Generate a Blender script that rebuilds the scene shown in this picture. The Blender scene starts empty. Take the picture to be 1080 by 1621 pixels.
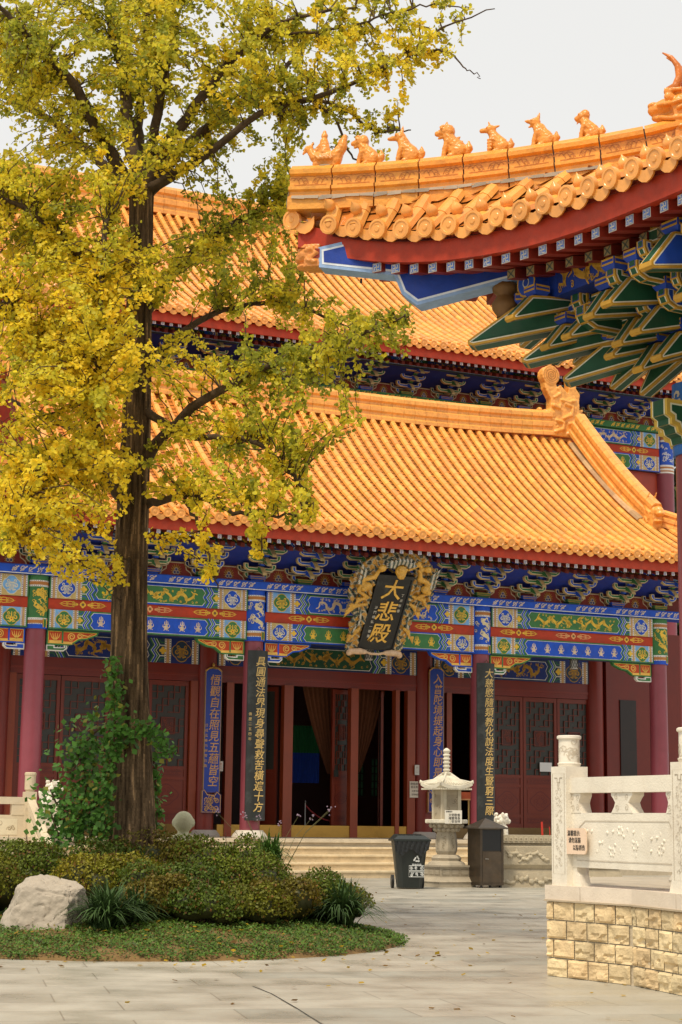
import bpy, math, random
import numpy as np
from mathutils import Vector
random.seed(7)
RS = np.random.RandomState(11)
SC = bpy.context.scene
COL = SC.collection

# ------------------------------------------------------------------ camera, light, exposure
F, CX, CY, EYE = 2800.0, 540.0, 810.5, 1.3          # focal length and centre in photograph pixels, eye height
ROLL, PITCH = math.radians(0.7), math.atan(489.5 / F)
_r0 = np.array([1.0, 0, 0]); _u0 = np.array([0, -math.sin(PITCH), math.cos(PITCH)])
FW = np.array([0, math.cos(PITCH), math.sin(PITCH)])
RT = math.cos(ROLL) * _r0 + math.sin(ROLL) * _u0
UP = -math.sin(ROLL) * _r0 + math.cos(ROLL) * _u0
CAMP = np.array([0, 0, EYE])
cam = bpy.data.objects.new('camera', bpy.data.cameras.new('camera'))
COL.objects.link(cam)
from mathutils import Matrix
_m = Matrix.Identity(4)
for i in range(3):
    _m[i][0], _m[i][1], _m[i][2], _m[i][3] = RT[i], UP[i], -FW[i], CAMP[i]
cam.matrix_world = _m
cam.data.sensor_fit = 'HORIZONTAL'; cam.data.sensor_width = 36.0
cam.data.lens = 36.0 * F / 1080.0
cam.data.clip_start = 0.2; cam.data.clip_end = 2000
SC.camera = cam

SUN_EL, SUN_AZ = math.radians(60), math.radians(-152)   # azimuth: direction the sun stands in, from +Y towards +X
W = bpy.data.worlds.new('World'); SC.world = W; W.use_nodes = True
nt = W.node_tree; nt.nodes.clear()
sky = nt.nodes.new('ShaderNodeTexSky'); sky.sky_type = 'NISHITA'; sky.sun_disc = False
sky.sun_elevation = SUN_EL; sky.sun_rotation = SUN_AZ
hs = nt.nodes.new('ShaderNodeHueSaturation'); hs.inputs['Saturation'].default_value = 0.05
mx = nt.nodes.new('ShaderNodeMix'); mx.data_type = 'RGBA'; mx.inputs[0].default_value = 0.86
mx.inputs[7].default_value = (8.8, 8.75, 8.55, 1)       # the white cloud cover
bg = nt.nodes.new('ShaderNodeBackground'); bg.inputs[1].default_value = 0.1
ow = nt.nodes.new('ShaderNodeOutputWorld')
nt.links.new(sky.outputs[0], hs.inputs['Color']); nt.links.new(hs.outputs[0], mx.inputs[6])
nt.links.new(mx.outputs[2], bg.inputs[0]); nt.links.new(bg.outputs[0], ow.inputs[0])
sun = bpy.data.objects.new('sun', bpy.data.lights.new('sun', 'SUN')); COL.objects.link(sun)
sun.data.energy = 3.0; sun.data.angle = math.radians(11); sun.data.color = (1.0, 0.88, 0.70)
_sd = Vector((math.sin(SUN_AZ) * math.cos(SUN_EL), math.cos(SUN_AZ) * math.cos(SUN_EL), math.sin(SUN_EL)))
sun.rotation_euler = _sd.to_track_quat('Z', 'Y').to_euler()
SC.view_settings.view_transform = 'Standard'; SC.view_settings.look = 'None'
SC.view_settings.gamma = 1.0; SC.view_settings.exposure = 0.10
SC.cycles.max_bounces = 6; SC.cycles.diffuse_bounces = 3; SC.cycles.transparent_max_bounces = 8

def ray(px, py): return FW + RT * (px - CX) / F - UP * (py - CY) / F
def at_height(px, py, z):
    d = ray(px, py); return CAMP + d * ((z - CAMP[2]) / d[2])
def at_depth(px, py, Y):
    d = ray(px, py); return CAMP + d * (Y / d[1])
def on_plane(px, py, p, n):
    d = ray(px, py); n = np.asarray(n, float); return CAMP + d * (np.dot(np.asarray(p) - CAMP, n) / np.dot(d, n))

# ------------------------------------------------------------------ colours (linear)
BLUE = (.010, .085, .58); NAVY = (.010, .03, .20); GREEN = (.05, .20, .06); DGREEN = (.012, .075, .035)
RED = (.50, .045, .012); DRED = (.20, .020, .010); GOLD = (.86, .55, .06); DGOLD = (.50, .27, .03)
WHITE = (.86, .84, .78); TAN = (.62, .45, .17); SKYB = (.20, .45, .80); PINK = (.75, .45, .40); COLRED = (.27, .055, .075)
DOORR = (.185, .024, .007); TILE = (.86, .39, .082); TILED = (.70, .25, .04); CEM = (.27, .21, .15); BLACK = (.006, .006, .006)

# ------------------------------------------------------------------ materials
def mat(name, rough=.6, bump=0.0, bscale=40, var=.12, vscale=3.0, spec=.5, coat=0, metal=0, color=None, dirt=0, dirtcol=(.12, .10, .07), dscale=1.2, transl=0, crough=.2):
    """procedural material: base colour from the face colour attribute (or fixed), noise variation, stains and bump"""
    m = bpy.data.materials.new(name); m.use_nodes = True
    n, l = m.node_tree.nodes, m.node_tree.links
    b = n['Principled BSDF']
    if color is None:
        a = n.new('ShaderNodeAttribute'); a.attribute_name = 'Col'; src = a.outputs['Color']
    else:
        a = n.new('ShaderNodeRGB'); a.outputs[0].default_value = (*color, 1); src = a.outputs[0]
    tc = n.new('ShaderNodeTexCoord')
    if var:
        nz = n.new('ShaderNodeTexNoise'); nz.inputs['Scale'].default_value = vscale; nz.inputs['Detail'].default_value = 6; nz.inputs['Roughness'].default_value = .65
        l.new(tc.outputs['Object'], nz.inputs['Vector'])
        mr = n.new('ShaderNodeMapRange'); mr.inputs[1].default_value = .25; mr.inputs[2].default_value = .75
        mr.inputs[3].default_value = 1 - var; mr.inputs[4].default_value = 1 + var
        l.new(nz.outputs[0], mr.inputs[0])
        mu = n.new('ShaderNodeVectorMath'); mu.operation = 'SCALE'
        l.new(src, mu.inputs[0]); l.new(mr.outputs[0], mu.inputs['Scale']); src = mu.outputs[0]
    if dirt:
        nz2 = n.new('ShaderNodeTexNoise'); nz2.inputs['Scale'].default_value = dscale; nz2.inputs['Detail'].default_value = 8; nz2.inputs['Roughness'].default_value = .7
        l.new(tc.outputs['Object'], nz2.inputs['Vector'])
        mr2 = n.new('ShaderNodeMapRange'); mr2.inputs[1].default_value = .50; mr2.inputs[2].default_value = .72; mr2.inputs[3].default_value = 0; mr2.inputs[4].default_value = dirt
        l.new(nz2.outputs[0], mr2.inputs[0])
        mm = n.new('ShaderNodeMix'); mm.data_type = 'RGBA'; mm.inputs[7].default_value = (*dirtcol, 1)
        l.new(mr2.outputs[0], mm.inputs[0]); l.new(src, mm.inputs[6]); src = mm.outputs[2]
    l.new(src, b.inputs['Base Color'])
    b.inputs['Roughness'].default_value = rough; b.inputs['Metallic'].default_value = metal
    b.inputs['Specular IOR Level'].default_value = spec
    if coat: b.inputs['Coat Weight'].default_value = coat; b.inputs['Coat Roughness'].default_value = crough
    if bump:
        nb = n.new('ShaderNodeTexNoise'); nb.inputs['Scale'].default_value = bscale; nb.inputs['Detail'].default_value = 5
        l.new(tc.outputs['Object'], nb.inputs['Vector'])
        bp = n.new('ShaderNodeBump'); bp.inputs['Strength'].default_value = bump; bp.inputs['Distance'].default_value = .02
        l.new(nb.outputs[0], bp.inputs['Height']); l.new(bp.outputs[0], b.inputs['Normal'])
    if transl:
        tr = n.new('ShaderNodeBsdfTranslucent'); l.new(src, tr.inputs[0])
        ms = n.new('ShaderNodeMixShader'); ms.inputs[0].default_value = transl
        l.new(b.outputs[0], ms.inputs[1]); l.new(tr.outputs[0], ms.inputs[2])
        l.new(ms.outputs[0], n['Material Output'].inputs[0])
    return m

M_PAINT = mat('painted_wood', rough=.55, var=.22, vscale=5, spec=.35, bump=.15, bscale=30, dirt=.22, dirtcol=(.10, .07, .05), dscale=3)
M_LACQ = mat('lacquered_wood', rough=.38, var=.10, vscale=2.2, spec=.45, dirt=.2, dirtcol=(.10, .03, .02), dscale=2)
M_TILE = mat('glazed_tile', rough=.27, var=.16, vscale=5, bump=.12, bscale=30, spec=.5, dirt=.28, dirtcol=(.36, .16, .05), dscale=2.2)
M_GLAZE = mat('glazed_ceramic', rough=.30, var=.20, vscale=9, bump=.35, bscale=34, spec=.5, dirt=.45, dirtcol=(.36, .13, .03), dscale=6)
M_MARBLE = mat('white_marble', rough=.55, var=.10, vscale=4, bump=.22, bscale=60, dirt=.42, dirtcol=(.50, .40, .29), dscale=1.8)
M_STONE = mat('carved_stone', rough=.75, var=.25, vscale=6, bump=.4, bscale=35, dirt=.55, dirtcol=(.20, .15, .09), dscale=3)
M_YSTONE = mat('rock_faced_stone', rough=.85, var=.22, vscale=4, bump=.5, bscale=45, dirt=.4, dirtcol=(.30, .19, .09), dscale=2.6)
M_METAL = mat('dark_steel', rough=.42, var=.25, vscale=5, metal=.75, dirt=.45, dirtcol=(.16, .10, .05), dscale=4)
M_PLASTIC = mat('plastic', rough=.42, var=.12, vscale=8, spec=.5)
M_PAPER = mat('paper', rough=.8, var=.05)
M_CLOTH = mat('cloth', rough=.9, var=.2, vscale=12)
M_LEAF = mat('leaf', rough=.5, var=.12, vscale=2, spec=.3, transl=.55)
M_SHRUB = mat('shrub_leaf', rough=.55, var=.2, vscale=3, spec=.3, transl=.25)
M_BARK = mat('bark', rough=.95, var=.5, vscale=9, bump=.9, bscale=22, spec=.15)
M_TRUNK = mat('furrowed_bark', rough=.95, var=.16, vscale=14, bump=.6, bscale=40, spec=.12)
M_ROCK = mat('boulder', rough=.85, var=.18, vscale=3, bump=.7, bscale=14, dirt=.35, dirtcol=(.28, .22, .15), dscale=3)
M_SOIL = mat('soil', rough=1, var=.4, vscale=6, bump=.8, bscale=20)
M_GILT = mat('gilt_carving', rough=.4, var=.3, vscale=14, metal=.0, spec=.6, dirt=.35, dirtcol=(.12, .07, .03), dscale=9)

# ------------------------------------------------------------------ mesh builder
class MB:
    def __init__(self): self.v = []; self.f = []; self.c = []; self.n = 0
    def add(self, verts, faces, col):
        verts = np.asarray(verts, float).reshape(-1, 3)
        b = self.n; self.v.append(verts); self.n += len(verts)
        many = isinstance(col, list)
        for i, q in enumerate(faces):
            self.f.append([k + b for k in q]); self.c.append(col[i] if many else col)
    def box(self, lo, hi, col, taper=0):
        (x0, y0, z0), (x1, y1, z1) = lo, hi; t = taper
        v = [(x0, y0, z0), (x1, y0, z0), (x1, y1, z0), (x0, y1, z0), (x0 + t, y0 + t, z1), (x1 - t, y0 + t, z1), (x1 - t, y1 - t, z1), (x0 + t, y1 - t, z1)]
        self.add(v, [(0, 3, 2, 1), (4, 5, 6, 7), (0, 1, 5, 4), (1, 2, 6, 5), (2, 3, 7, 6), (3, 0, 4, 7)], col)
    def obox(self, o, A, B, C, col):
        """box spanned by vectors A, B, C from corner o"""
        o, A, B, C = [np.asarray(k, float) for k in (o, A, B, C)]
        v = [o, o + A, o + A + B, o + B, o + C, o + A + C, o + A + B + C, o + B + C]
        self.add(v, [(0, 3, 2, 1), (4, 5, 6, 7), (0, 1, 5, 4), (1, 2, 6, 5), (2, 3, 7, 6), (3, 0, 4, 7)], col)
    def lathe(self, o, prof, col, seg=20, axis=(0, 0, 1), a0=0.0, squash=1.0):
        o = np.asarray(o, float); ax = np.asarray(axis, float); ax = ax / np.linalg.norm(ax)
        p = np.array([1.0, 0, 0]) if abs(ax[0]) < .9 else np.array([0, 1.0, 0])
        p = p - ax * p.dot(ax); p /= np.linalg.norm(p); q = np.cross(ax, p)
        v = []; 
        for r, h in prof:
            for k in range(seg):
                t = a0 + 2 * math.pi * k / seg
                v.append(o + ax * h + r * (p * math.cos(t) + q * math.sin(t) * squash))
        fc = []; cl = []
        for i in range(len(prof) - 1):
            cc = col[i] if isinstance(col, list) else col
            for k in range(seg):
                a, b = i * seg + k, i * seg + (k + 1) % seg
                fc.append((a, b, b + seg, a + seg)); cl.append(cc)
        fc.append(tuple(range(seg))[::-1]); cl.append(col[0] if isinstance(col, list) else col)
        fc.append(tuple((len(prof) - 1) * seg + k for k in range(seg))); cl.append(col[-1] if isinstance(col, list) else col)
        self.add(v, fc, cl)
    def tube(self, pts, rad, col, seg=8, cap=True):
        pts = [np.asarray(p, float) for p in pts]; n = len(pts)
        rad = [rad] * n if np.isscalar(rad) else list(rad)
        v = []; ref = None
        for i in range(n):
            t = pts[min(i + 1, n - 1)] - pts[max(i - 1, 0)]; t = t / (np.linalg.norm(t) + 1e-9)
            if ref is None: ref = np.array([0, 0, 1.0]) if abs(t[2]) < .9 else np.array([1.0, 0, 0])
            a = ref - t * ref.dot(t); a /= np.linalg.norm(a) + 1e-9; b = np.cross(t, a); ref = a
            for k in range(seg):
                w = 2 * math.pi * k / seg; v.append(pts[i] + rad[i] * (a * math.cos(w) + b * math.sin(w)))
        fc = [(i * seg + k, i * seg + (k + 1) % seg, (i + 1) * seg + (k + 1) % seg, (i + 1) * seg + k) for i in range(n - 1) for k in range(seg)]
        if cap: fc += [tuple(range(seg))[::-1], tuple((n - 1) * seg + k for k in range(seg))]
        self.add(v, fc, col)
    def prism(self, prof, o, A, B, N, col, side=None, caps=(True, True)):
        """2-D outline prof in axes A, B from o, extruded by vector N"""
        o, A, B, N = [np.asarray(k, float) for k in (o, A, B, N)]
        n = len(prof); v = [o + A * a + B * b for a, b in prof]; v += [k + N for k in v]
        s = side or col
        fc = [(i, (i + 1) % n, n + (i + 1) % n, n + i) for i in range(n)]; cl = [s] * n
        if caps[0]: fc.append(tuple(range(n))[::-1]); cl.append(col)
        if caps[1]: fc.append(tuple(range(n, 2 * n))); cl.append(col)
        self.add(v, fc, cl)
    def build(self, name, m, parent=None, smooth=False, autosmooth=None):
        me = bpy.data.meshes.new(name)
        v = np.concatenate(self.v) if self.v else np.zeros((0, 3))
        sizes = np.array([len(q) for q in self.f], np.int32)
        idx = np.fromiter((k for q in self.f for k in q), np.int32, int(sizes.sum()))
        me.vertices.add(len(v)); me.vertices.foreach_set('co', v.ravel())
        me.loops.add(len(idx)); me.loops.foreach_set('vertex_index', idx)
        me.polygons.add(len(sizes)); st = np.zeros(len(sizes), np.int32); st[1:] = np.cumsum(sizes)[:-1]
        me.polygons.foreach_set('loop_start', st)
        me.update(calc_edges=True)
        at = me.attributes.new('Col', 'FLOAT_COLOR', 'FACE')
        c = np.ones((len(sizes), 4)); c[:, :3] = np.array(self.c, float)[:, :3]
        at.data.foreach_set('color', c.ravel())
        me.materials.append(m)
        me.polygons.foreach_set('use_smooth', np.full(len(sizes), bool(smooth or autosmooth)))
        if autosmooth:
            try: me.set_sharp_from_angle(angle=math.radians(autosmooth))
            except Exception: pass
        me.validate(); me.update()
        o = bpy.data.objects.new(name, me); COL.objects.link(o)
        if parent is not None: o.parent = parent
        return o

def quads(name, v, f, c, m, parent=None, smooth=False):
    """fast path: v (n,3), f (k,4|3) int array, c (k,3)"""
    me = bpy.data.meshes.new(name); v = np.asarray(v, float); f = np.asarray(f, np.int32); k, s = f.shape
    me.vertices.add(len(v)); me.vertices.foreach_set('co', v.ravel())
    me.loops.add(k * s); me.loops.foreach_set('vertex_index', f.ravel())
    me.polygons.add(k); me.polygons.foreach_set('loop_start', np.arange(0, k * s, s, dtype=np.int32))
    me.update(calc_edges=True)
    at = me.attributes.new('Col', 'FLOAT_COLOR', 'FACE'); cc = np.ones((k, 4)); cc[:, :3] = c
    at.data.foreach_set('color', cc.ravel()); me.materials.append(m)
    me.polygons.foreach_set('use_smooth', np.full(k, smooth)); me.update()
    o = bpy.data.objects.new(name, me); COL.objects.link(o)
    if parent is not None: o.parent = parent
    return o

def tag(o, label, cat, group=None):
    o['label'] = label; o['category'] = cat
    if group: o['group'] = group
    return o
def thing(name, label, cat, loc=(0, 0, 0), rz=0.0, group=None):
    o = bpy.data.objects.new(name, None); COL.objects.link(o); o.empty_display_size = .2
    o.location = loc; o.rotation_euler = (0, 0, rz); return tag(o, label, cat, group)
def kind(o, k): o['kind'] = k; return o
def dup(o, parent=None, loc=None, rot=None):
    c = o.copy(); COL.objects.link(c)
    if parent is not None: c.parent = parent
    if loc is not None: c.location = loc
    if rot is not None: c.rotation_euler = rot
    for ch in list(o.children): dup(ch, c)
    return c

# ------------------------------------------------------------------ sculpting: fuse ellipsoids and tapered capsules by voxel remesh
def sculpt(name, items, voxel, m, col, parent=None, smooth_it=3, noise=0.0, nscale=20, colfn=None, relax=.5):
    import bmesh
    from mathutils import Euler, noise as mn
    bm = bmesh.new()
    for it in items:
        if it[0] == 'e':
            _, c, r = it[:3]; rot = it[3] if len(it) > 3 else (0, 0, 0)
            M = Matrix.Translation(c) @ Euler(rot).to_matrix().to_4x4() @ Matrix.Diagonal((*r, 1))
            bmesh.ops.create_icosphere(bm, subdivisions=3, radius=1, matrix=M)
        elif it[0] == 'c':
            _, pts, rad = it
            mb = MB(); rad = [rad] * len(pts) if np.isscalar(rad) else list(rad)
            mb.tube(pts, rad, (1, 1, 1), seg=10)
            v = np.concatenate(mb.v); vs = [bm.verts.new(p) for p in v]
            for q in mb.f: bm.faces.new([vs[k] for k in q])
            for p, r in zip(pts, rad):
                bmesh.ops.create_icosphere(bm, subdivisions=2, radius=r * .99, matrix=Matrix.Translation(p))
        elif it[0] == 'p':       # prism: prof, o, A, B, N
            mb = MB(); mb.prism(*it[1:], (1, 1, 1))
            v = np.concatenate(mb.v); vs = [bm.verts.new(p) for p in v]
            for q in mb.f: bm.faces.new([vs[k] for k in q])
    bmesh.ops.recalc_face_normals(bm, faces=bm.faces)
    me = bpy.data.meshes.new(name); bm.to_mesh(me); bm.free()
    o = bpy.data.objects.new(name, me); COL.objects.link(o)
    r = o.modifiers.new('r', 'REMESH'); r.mode = 'VOXEL'; r.voxel_size = voxel
    if smooth_it:
        s = o.modifiers.new('s', 'SMOOTH'); s.iterations = smooth_it; s.factor = relax
    bpy.context.view_layer.update()
    dg = bpy.context.evaluated_depsgraph_get()
    new = bpy.data.meshes.new_from_object(o.evaluated_get(dg))
    o.modifiers.clear(); old = o.data; o.data = new; bpy.data.meshes.remove(old); new.name = name
    n = len(new.vertices); co = np.zeros(n * 3); new.vertices.foreach_get('co', co); co = co.reshape(-1, 3)
    if noise:
        no = np.zeros(n * 3); new.vertices.foreach_get('normal', no); no = no.reshape(-1, 3)
        d = np.array([mn.noise(Vector(p * nscale)) for p in co]); co = co + no * (d * noise)[:, None]
        new.vertices.foreach_set('co', co.ravel())
    k = len(new.polygons); cc = np.ones((k, 4)); cc[:, :3] = col
    if colfn:
        ce = np.zeros(k * 3); new.polygons.foreach_get('center', ce); cc[:, :3] = colfn(ce.reshape(-1, 3))
    at = new.attributes.new('Col', 'FLOAT_COLOR', 'FACE'); at.data.foreach_set('color', cc.ravel())
    new.polygons.foreach_set('use_smooth', np.ones(k, bool)); new.materials.clear(); new.materials.append(m); new.update()
    if parent is not None: o.parent = parent
    return o

# ------------------------------------------------------------------ flat ornament on a face
GAP = .003
def inset(poly, d):
    p = np.asarray(poly, float); n = len(p); out = []
    area = sum(p[i][0] * p[(i + 1) % n][1] - p[(i + 1) % n][0] * p[i][1] for i in range(n)); s = 1 if area > 0 else -1
    for i in range(n):
        a = p[i] - p[i - 1]; b = p[(i + 1) % n] - p[i]
        a = a / (np.linalg.norm(a) + 1e-9); b = b / (np.linalg.norm(b) + 1e-9)
        na = np.array([-a[1], a[0]]) * s; nb = np.array([-b[1], b[0]]) * s
        k = na + nb; k = k / max(.35, 1 + na.dot(nb))
        out.append(p[i] + k * d)
    return out
class Pan:
    def __init__(self, mb, o, A, B, flip=1):
        self.mb = mb; self.o = np.asarray(o, float); self.A = np.asarray(A, float); self.B = np.asarray(B, float)
        self.N = np.cross(self.A, self.B); self.N = self.N / np.linalg.norm(self.N) * flip
    def poly(self, pts, col, layer=1):
        self.mb.add([self.o + self.A * a + self.B * b + self.N * (GAP * layer) for a, b in pts], [tuple(range(len(pts)))], col)
    def rect(self, a0, b0, a1, b1, col, layer=1): self.poly([(a0, b0), (a1, b0), (a1, b1), (a0, b1)], col, layer)
    def disc(self, c, r, col, layer=1, n=16, ry=None):
        ry = ry or r; self.poly([(c[0] + r * math.cos(6.2832 * k / n), c[1] + ry * math.sin(6.2832 * k / n)) for k in range(n)], col, layer)
    def lobed(self, c, r, col, layer=1, n=4, amp=.16, seg=32, ry=None):
        ry = ry or r; pts = []
        for k in range(seg):
            t = 6.2832 * k / seg; m = 1 - amp + amp * abs(math.cos(n * t / 2)) * 1.5
            pts.append((c[0] + r * m * math.cos(t), c[1] + ry * m * math.sin(t)))
        self.poly(pts, col, layer)
    def stroke(self, pts, w, col, layer=1, closed=False):
        p = np.asarray(pts, float); n = len(p); w = [w] * n if np.isscalar(w) else w
        L, R = [], []
        for i in range(n):
            a = p[(i + 1) % n] if (closed or i < n - 1) else p[i]; b = p[i - 1] if (closed or i > 0) else p[i]
            t = a - b; t = t / (np.linalg.norm(t) + 1e-9); q = np.array([-t[1], t[0]]) * w[i] / 2
            L.append(p[i] + q); R.append(p[i] - q)
        v = [self.o + self.A * k[0] + self.B * k[1] + self.N * (GAP * layer) for k in L + R]
        fc = [(i, i + 1, n + i + 1, n + i) for i in range(n - 1)] + ([(n - 1, 0, n, 2 * n - 1)] if closed else [])
        self.mb.add(v, fc, col)
    def spiral(self, c, r0, r1, a0, turns, w, col, layer=1, seg=14):
        n = max(4, int(abs(turns) * seg)); pts = []
        for k in range(n + 1):
            u = k / n; r = r0 + (r1 - r0) * u; t = a0 + turns * 6.2832 * u; pts.append((c[0] + r * math.cos(t), c[1] + r * math.sin(t)))
        self.stroke(pts, [w * (.5 + .5 * (1 - abs(2 * k / n - 1))) for k in range(n + 1)], col, layer)

def zig(a, h, d): return [(a, 0), (a - d, h * .28), (a, h * .5), (a - d, h * .72), (a, h)]
def dragon(P, x0, x1, y0, y1, col, layer, seed, flip=1):
    r = random.Random(seed); L, h = x1 - x0, y1 - y0; n = 40; pts, w = [], []; per = max(1.5, L / h * .75)
    for k in range(n):
        u = k / (n - 1); q = u if flip > 0 else 1 - u
        pts.append((x0 + L * (.04 + .90 * q) + flip * h * .10 * math.sin(u * per * 12.6), y0 + h * (.48 + .27 * math.sin(u * per * 6.2832 + seed)))); w.append(h * (.05 + .20 * math.sin(min(1, u * 1.2 + .05) * 2.7)))
    P.stroke(pts, w, col, layer)
    hx, hy = pts[-1]; hy = hy * .6 + (y0 + h * .55) * .4; P.lobed((hx, hy), h * .22, col, layer, 5, .3)
    for k in range(4): P.stroke([(hx, hy), (hx + flip * h * (.1 - .1 * k), hy + h * .2), (hx - flip * h * (.1 + .14 * k), hy + h * (.36 + .02 * k))], [h * .09, h * .07, h * .02], col, layer)
    P.stroke([(hx, hy), (hx + flip * h * .3, hy - h * .06)], [h * .14, h * .05], col, layer)
    for k in range(5, n - 3, 5):
        x, y = pts[k]; s = 1 if (k // 5) % 2 else -1
        P.stroke([(x, y), (x + r.uniform(-.12, .12) * h, y + s * h * .22), (x + r.uniform(-.3, .3) * h, y + s * h * .34)], [h * .11, h * .08, h * .04], col, layer)
        for q in (-1, 0, 1): P.stroke([(x + q * h * .05, y - s * h * .1), (x + q * h * .09, y - s * h * .24)], [h * .06, h * .02], col, layer)
    for k in range(int(L / h * 7)):
        x, y = r.uniform(x0, x1), r.choice([r.uniform(y0, y0 + h * .20), r.uniform(y1 - h * .20, y1)])
        P.spiral((x, y), h * .02, h * .09, r.uniform(0, 6), 1.0, h * .05, col, layer, 8)
def crest(P, c, h, col, layer):
    x, y = c
    P.lobed((x, y - h * .18), h * .20, col, layer, 5, .25)
    for s in (-1, 1):
        P.stroke([(x, y), (x + s * h * .16, y + h * .12), (x + s * h * .12, y + h * .38)], [h * .1, h * .09, h * .04], col, layer)
        P.stroke([(x + s * h * .1, y - h * .2), (x + s * h * .3, y - h * .1), (x + s * h * .28, y + h * .1)], [h * .08, h * .07, h * .03], col, layer)
        P.stroke([(x + s * h * .05, y - h * .3), (x + s * h * .24, y - h * .42)], [h * .08, h * .04], col, layer)
    P.stroke([(x, y), (x, y + h * .45)], [h * .12, h * .05], col, layer)
def arabesque(P, c, L, h, col, layer):
    x, y = c
    P.lobed((x, y), h * .34, col, layer, 4, .2, ry=h * .36); P.disc((x, y), h * .17, RED, layer + 1); P.disc((x, y), h * .10, GREEN, layer + 2)
    for s in (-1, 1):
        for t in (-1, 1):
            P.spiral((x + s * L * .19, y + t * h * .16), h * .05, h * .17, 0 if s > 0 else 3.14, t * s * 1.3, h * .085, col, layer, 12)
            P.spiral((x + s * L * .33, y + t * h * .14), h * .04, h * .14, 0 if s > 0 else 3.14, -t * s * 1.2, h * .075, col, layer, 12)
            P.stroke([(x + s * L * .1, y + t * h * .05), (x + s * L * .25, y + t * h * .3), (x + s * L * .4, y + t * h * .22), (x + s * L * .47, y + t * h * .05)], h * .07, col, layer)
        P.stroke([(x + s * L * .1, y), (x + s * L * .5, y)], [h * .12, h * .03], col, layer)
def medallion(P, c, r, fg, field, gold, layer, kind_=0):
    P.lobed(c, r, gold, layer, 4, .12); P.lobed(c, r * .92, fg, layer + 1, 4, .12)
    x, y = c; g = gold
    for s in (-1, 1):
        P.spiral((x + s * r * .45, y - r * .1), r * .06, r * .28, 1.5, s * 1.3, r * .13, g, layer + 2, 12)
        P.spiral((x + s * r * .35, y + r * .42), r * .04, r * .2, 4.5, -s * 1.2, r * .11, g, layer + 2, 12)
        P.stroke([(x + s * r * .1, y - r * .62), (x + s * r * .45, y - r * .5)], r * .12, g, layer + 2)
    if kind_:
        for k in range(-2, 3): P.rect(x + k * r * .12 - r * .035, y - r * .55, x + k * r * .12 + r * .035, y + r * .3, g, layer + 2)
        P.rect(x - r * .32, y + r * .2, x + r * .32, y + r * .3, g, layer + 3)
    else:
        P.lobed((x, y - r * .25), r * .3, g, layer + 2, 5, .25); P.disc((x, y - r * .25), r * .08, RED, layer + 3, 8)
        P.stroke([(x, y - r * .1), (x, y + r * .6)], [r * .16, r * .08], g, layer + 2)
def dots_band(P, a0, a1, b0, b1, layer, mid=TAN):
    w = a1 - a0
    P.rect(a0, b0, a1, b1, WHITE, layer)
    P.rect(a0 + w * .30, b0, a1 - w * .30, b1, (.55, .17, .06), layer + 1)
    P.rect(a0 + w * .40, b0, a1 - w * .40, b1, TAN, layer + 2)
    n = max(3, int((b1 - b0) / (w * .34)))
    for k in range(n):
        y = b0 + (k + .5) * (b1 - b0) / n; s = w * .075
        for x in (a0 + w * .15, a1 - w * .15): P.rect(x - s, y - s, x + s, y + s, (.08, .05, .12), layer + 1)
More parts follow.
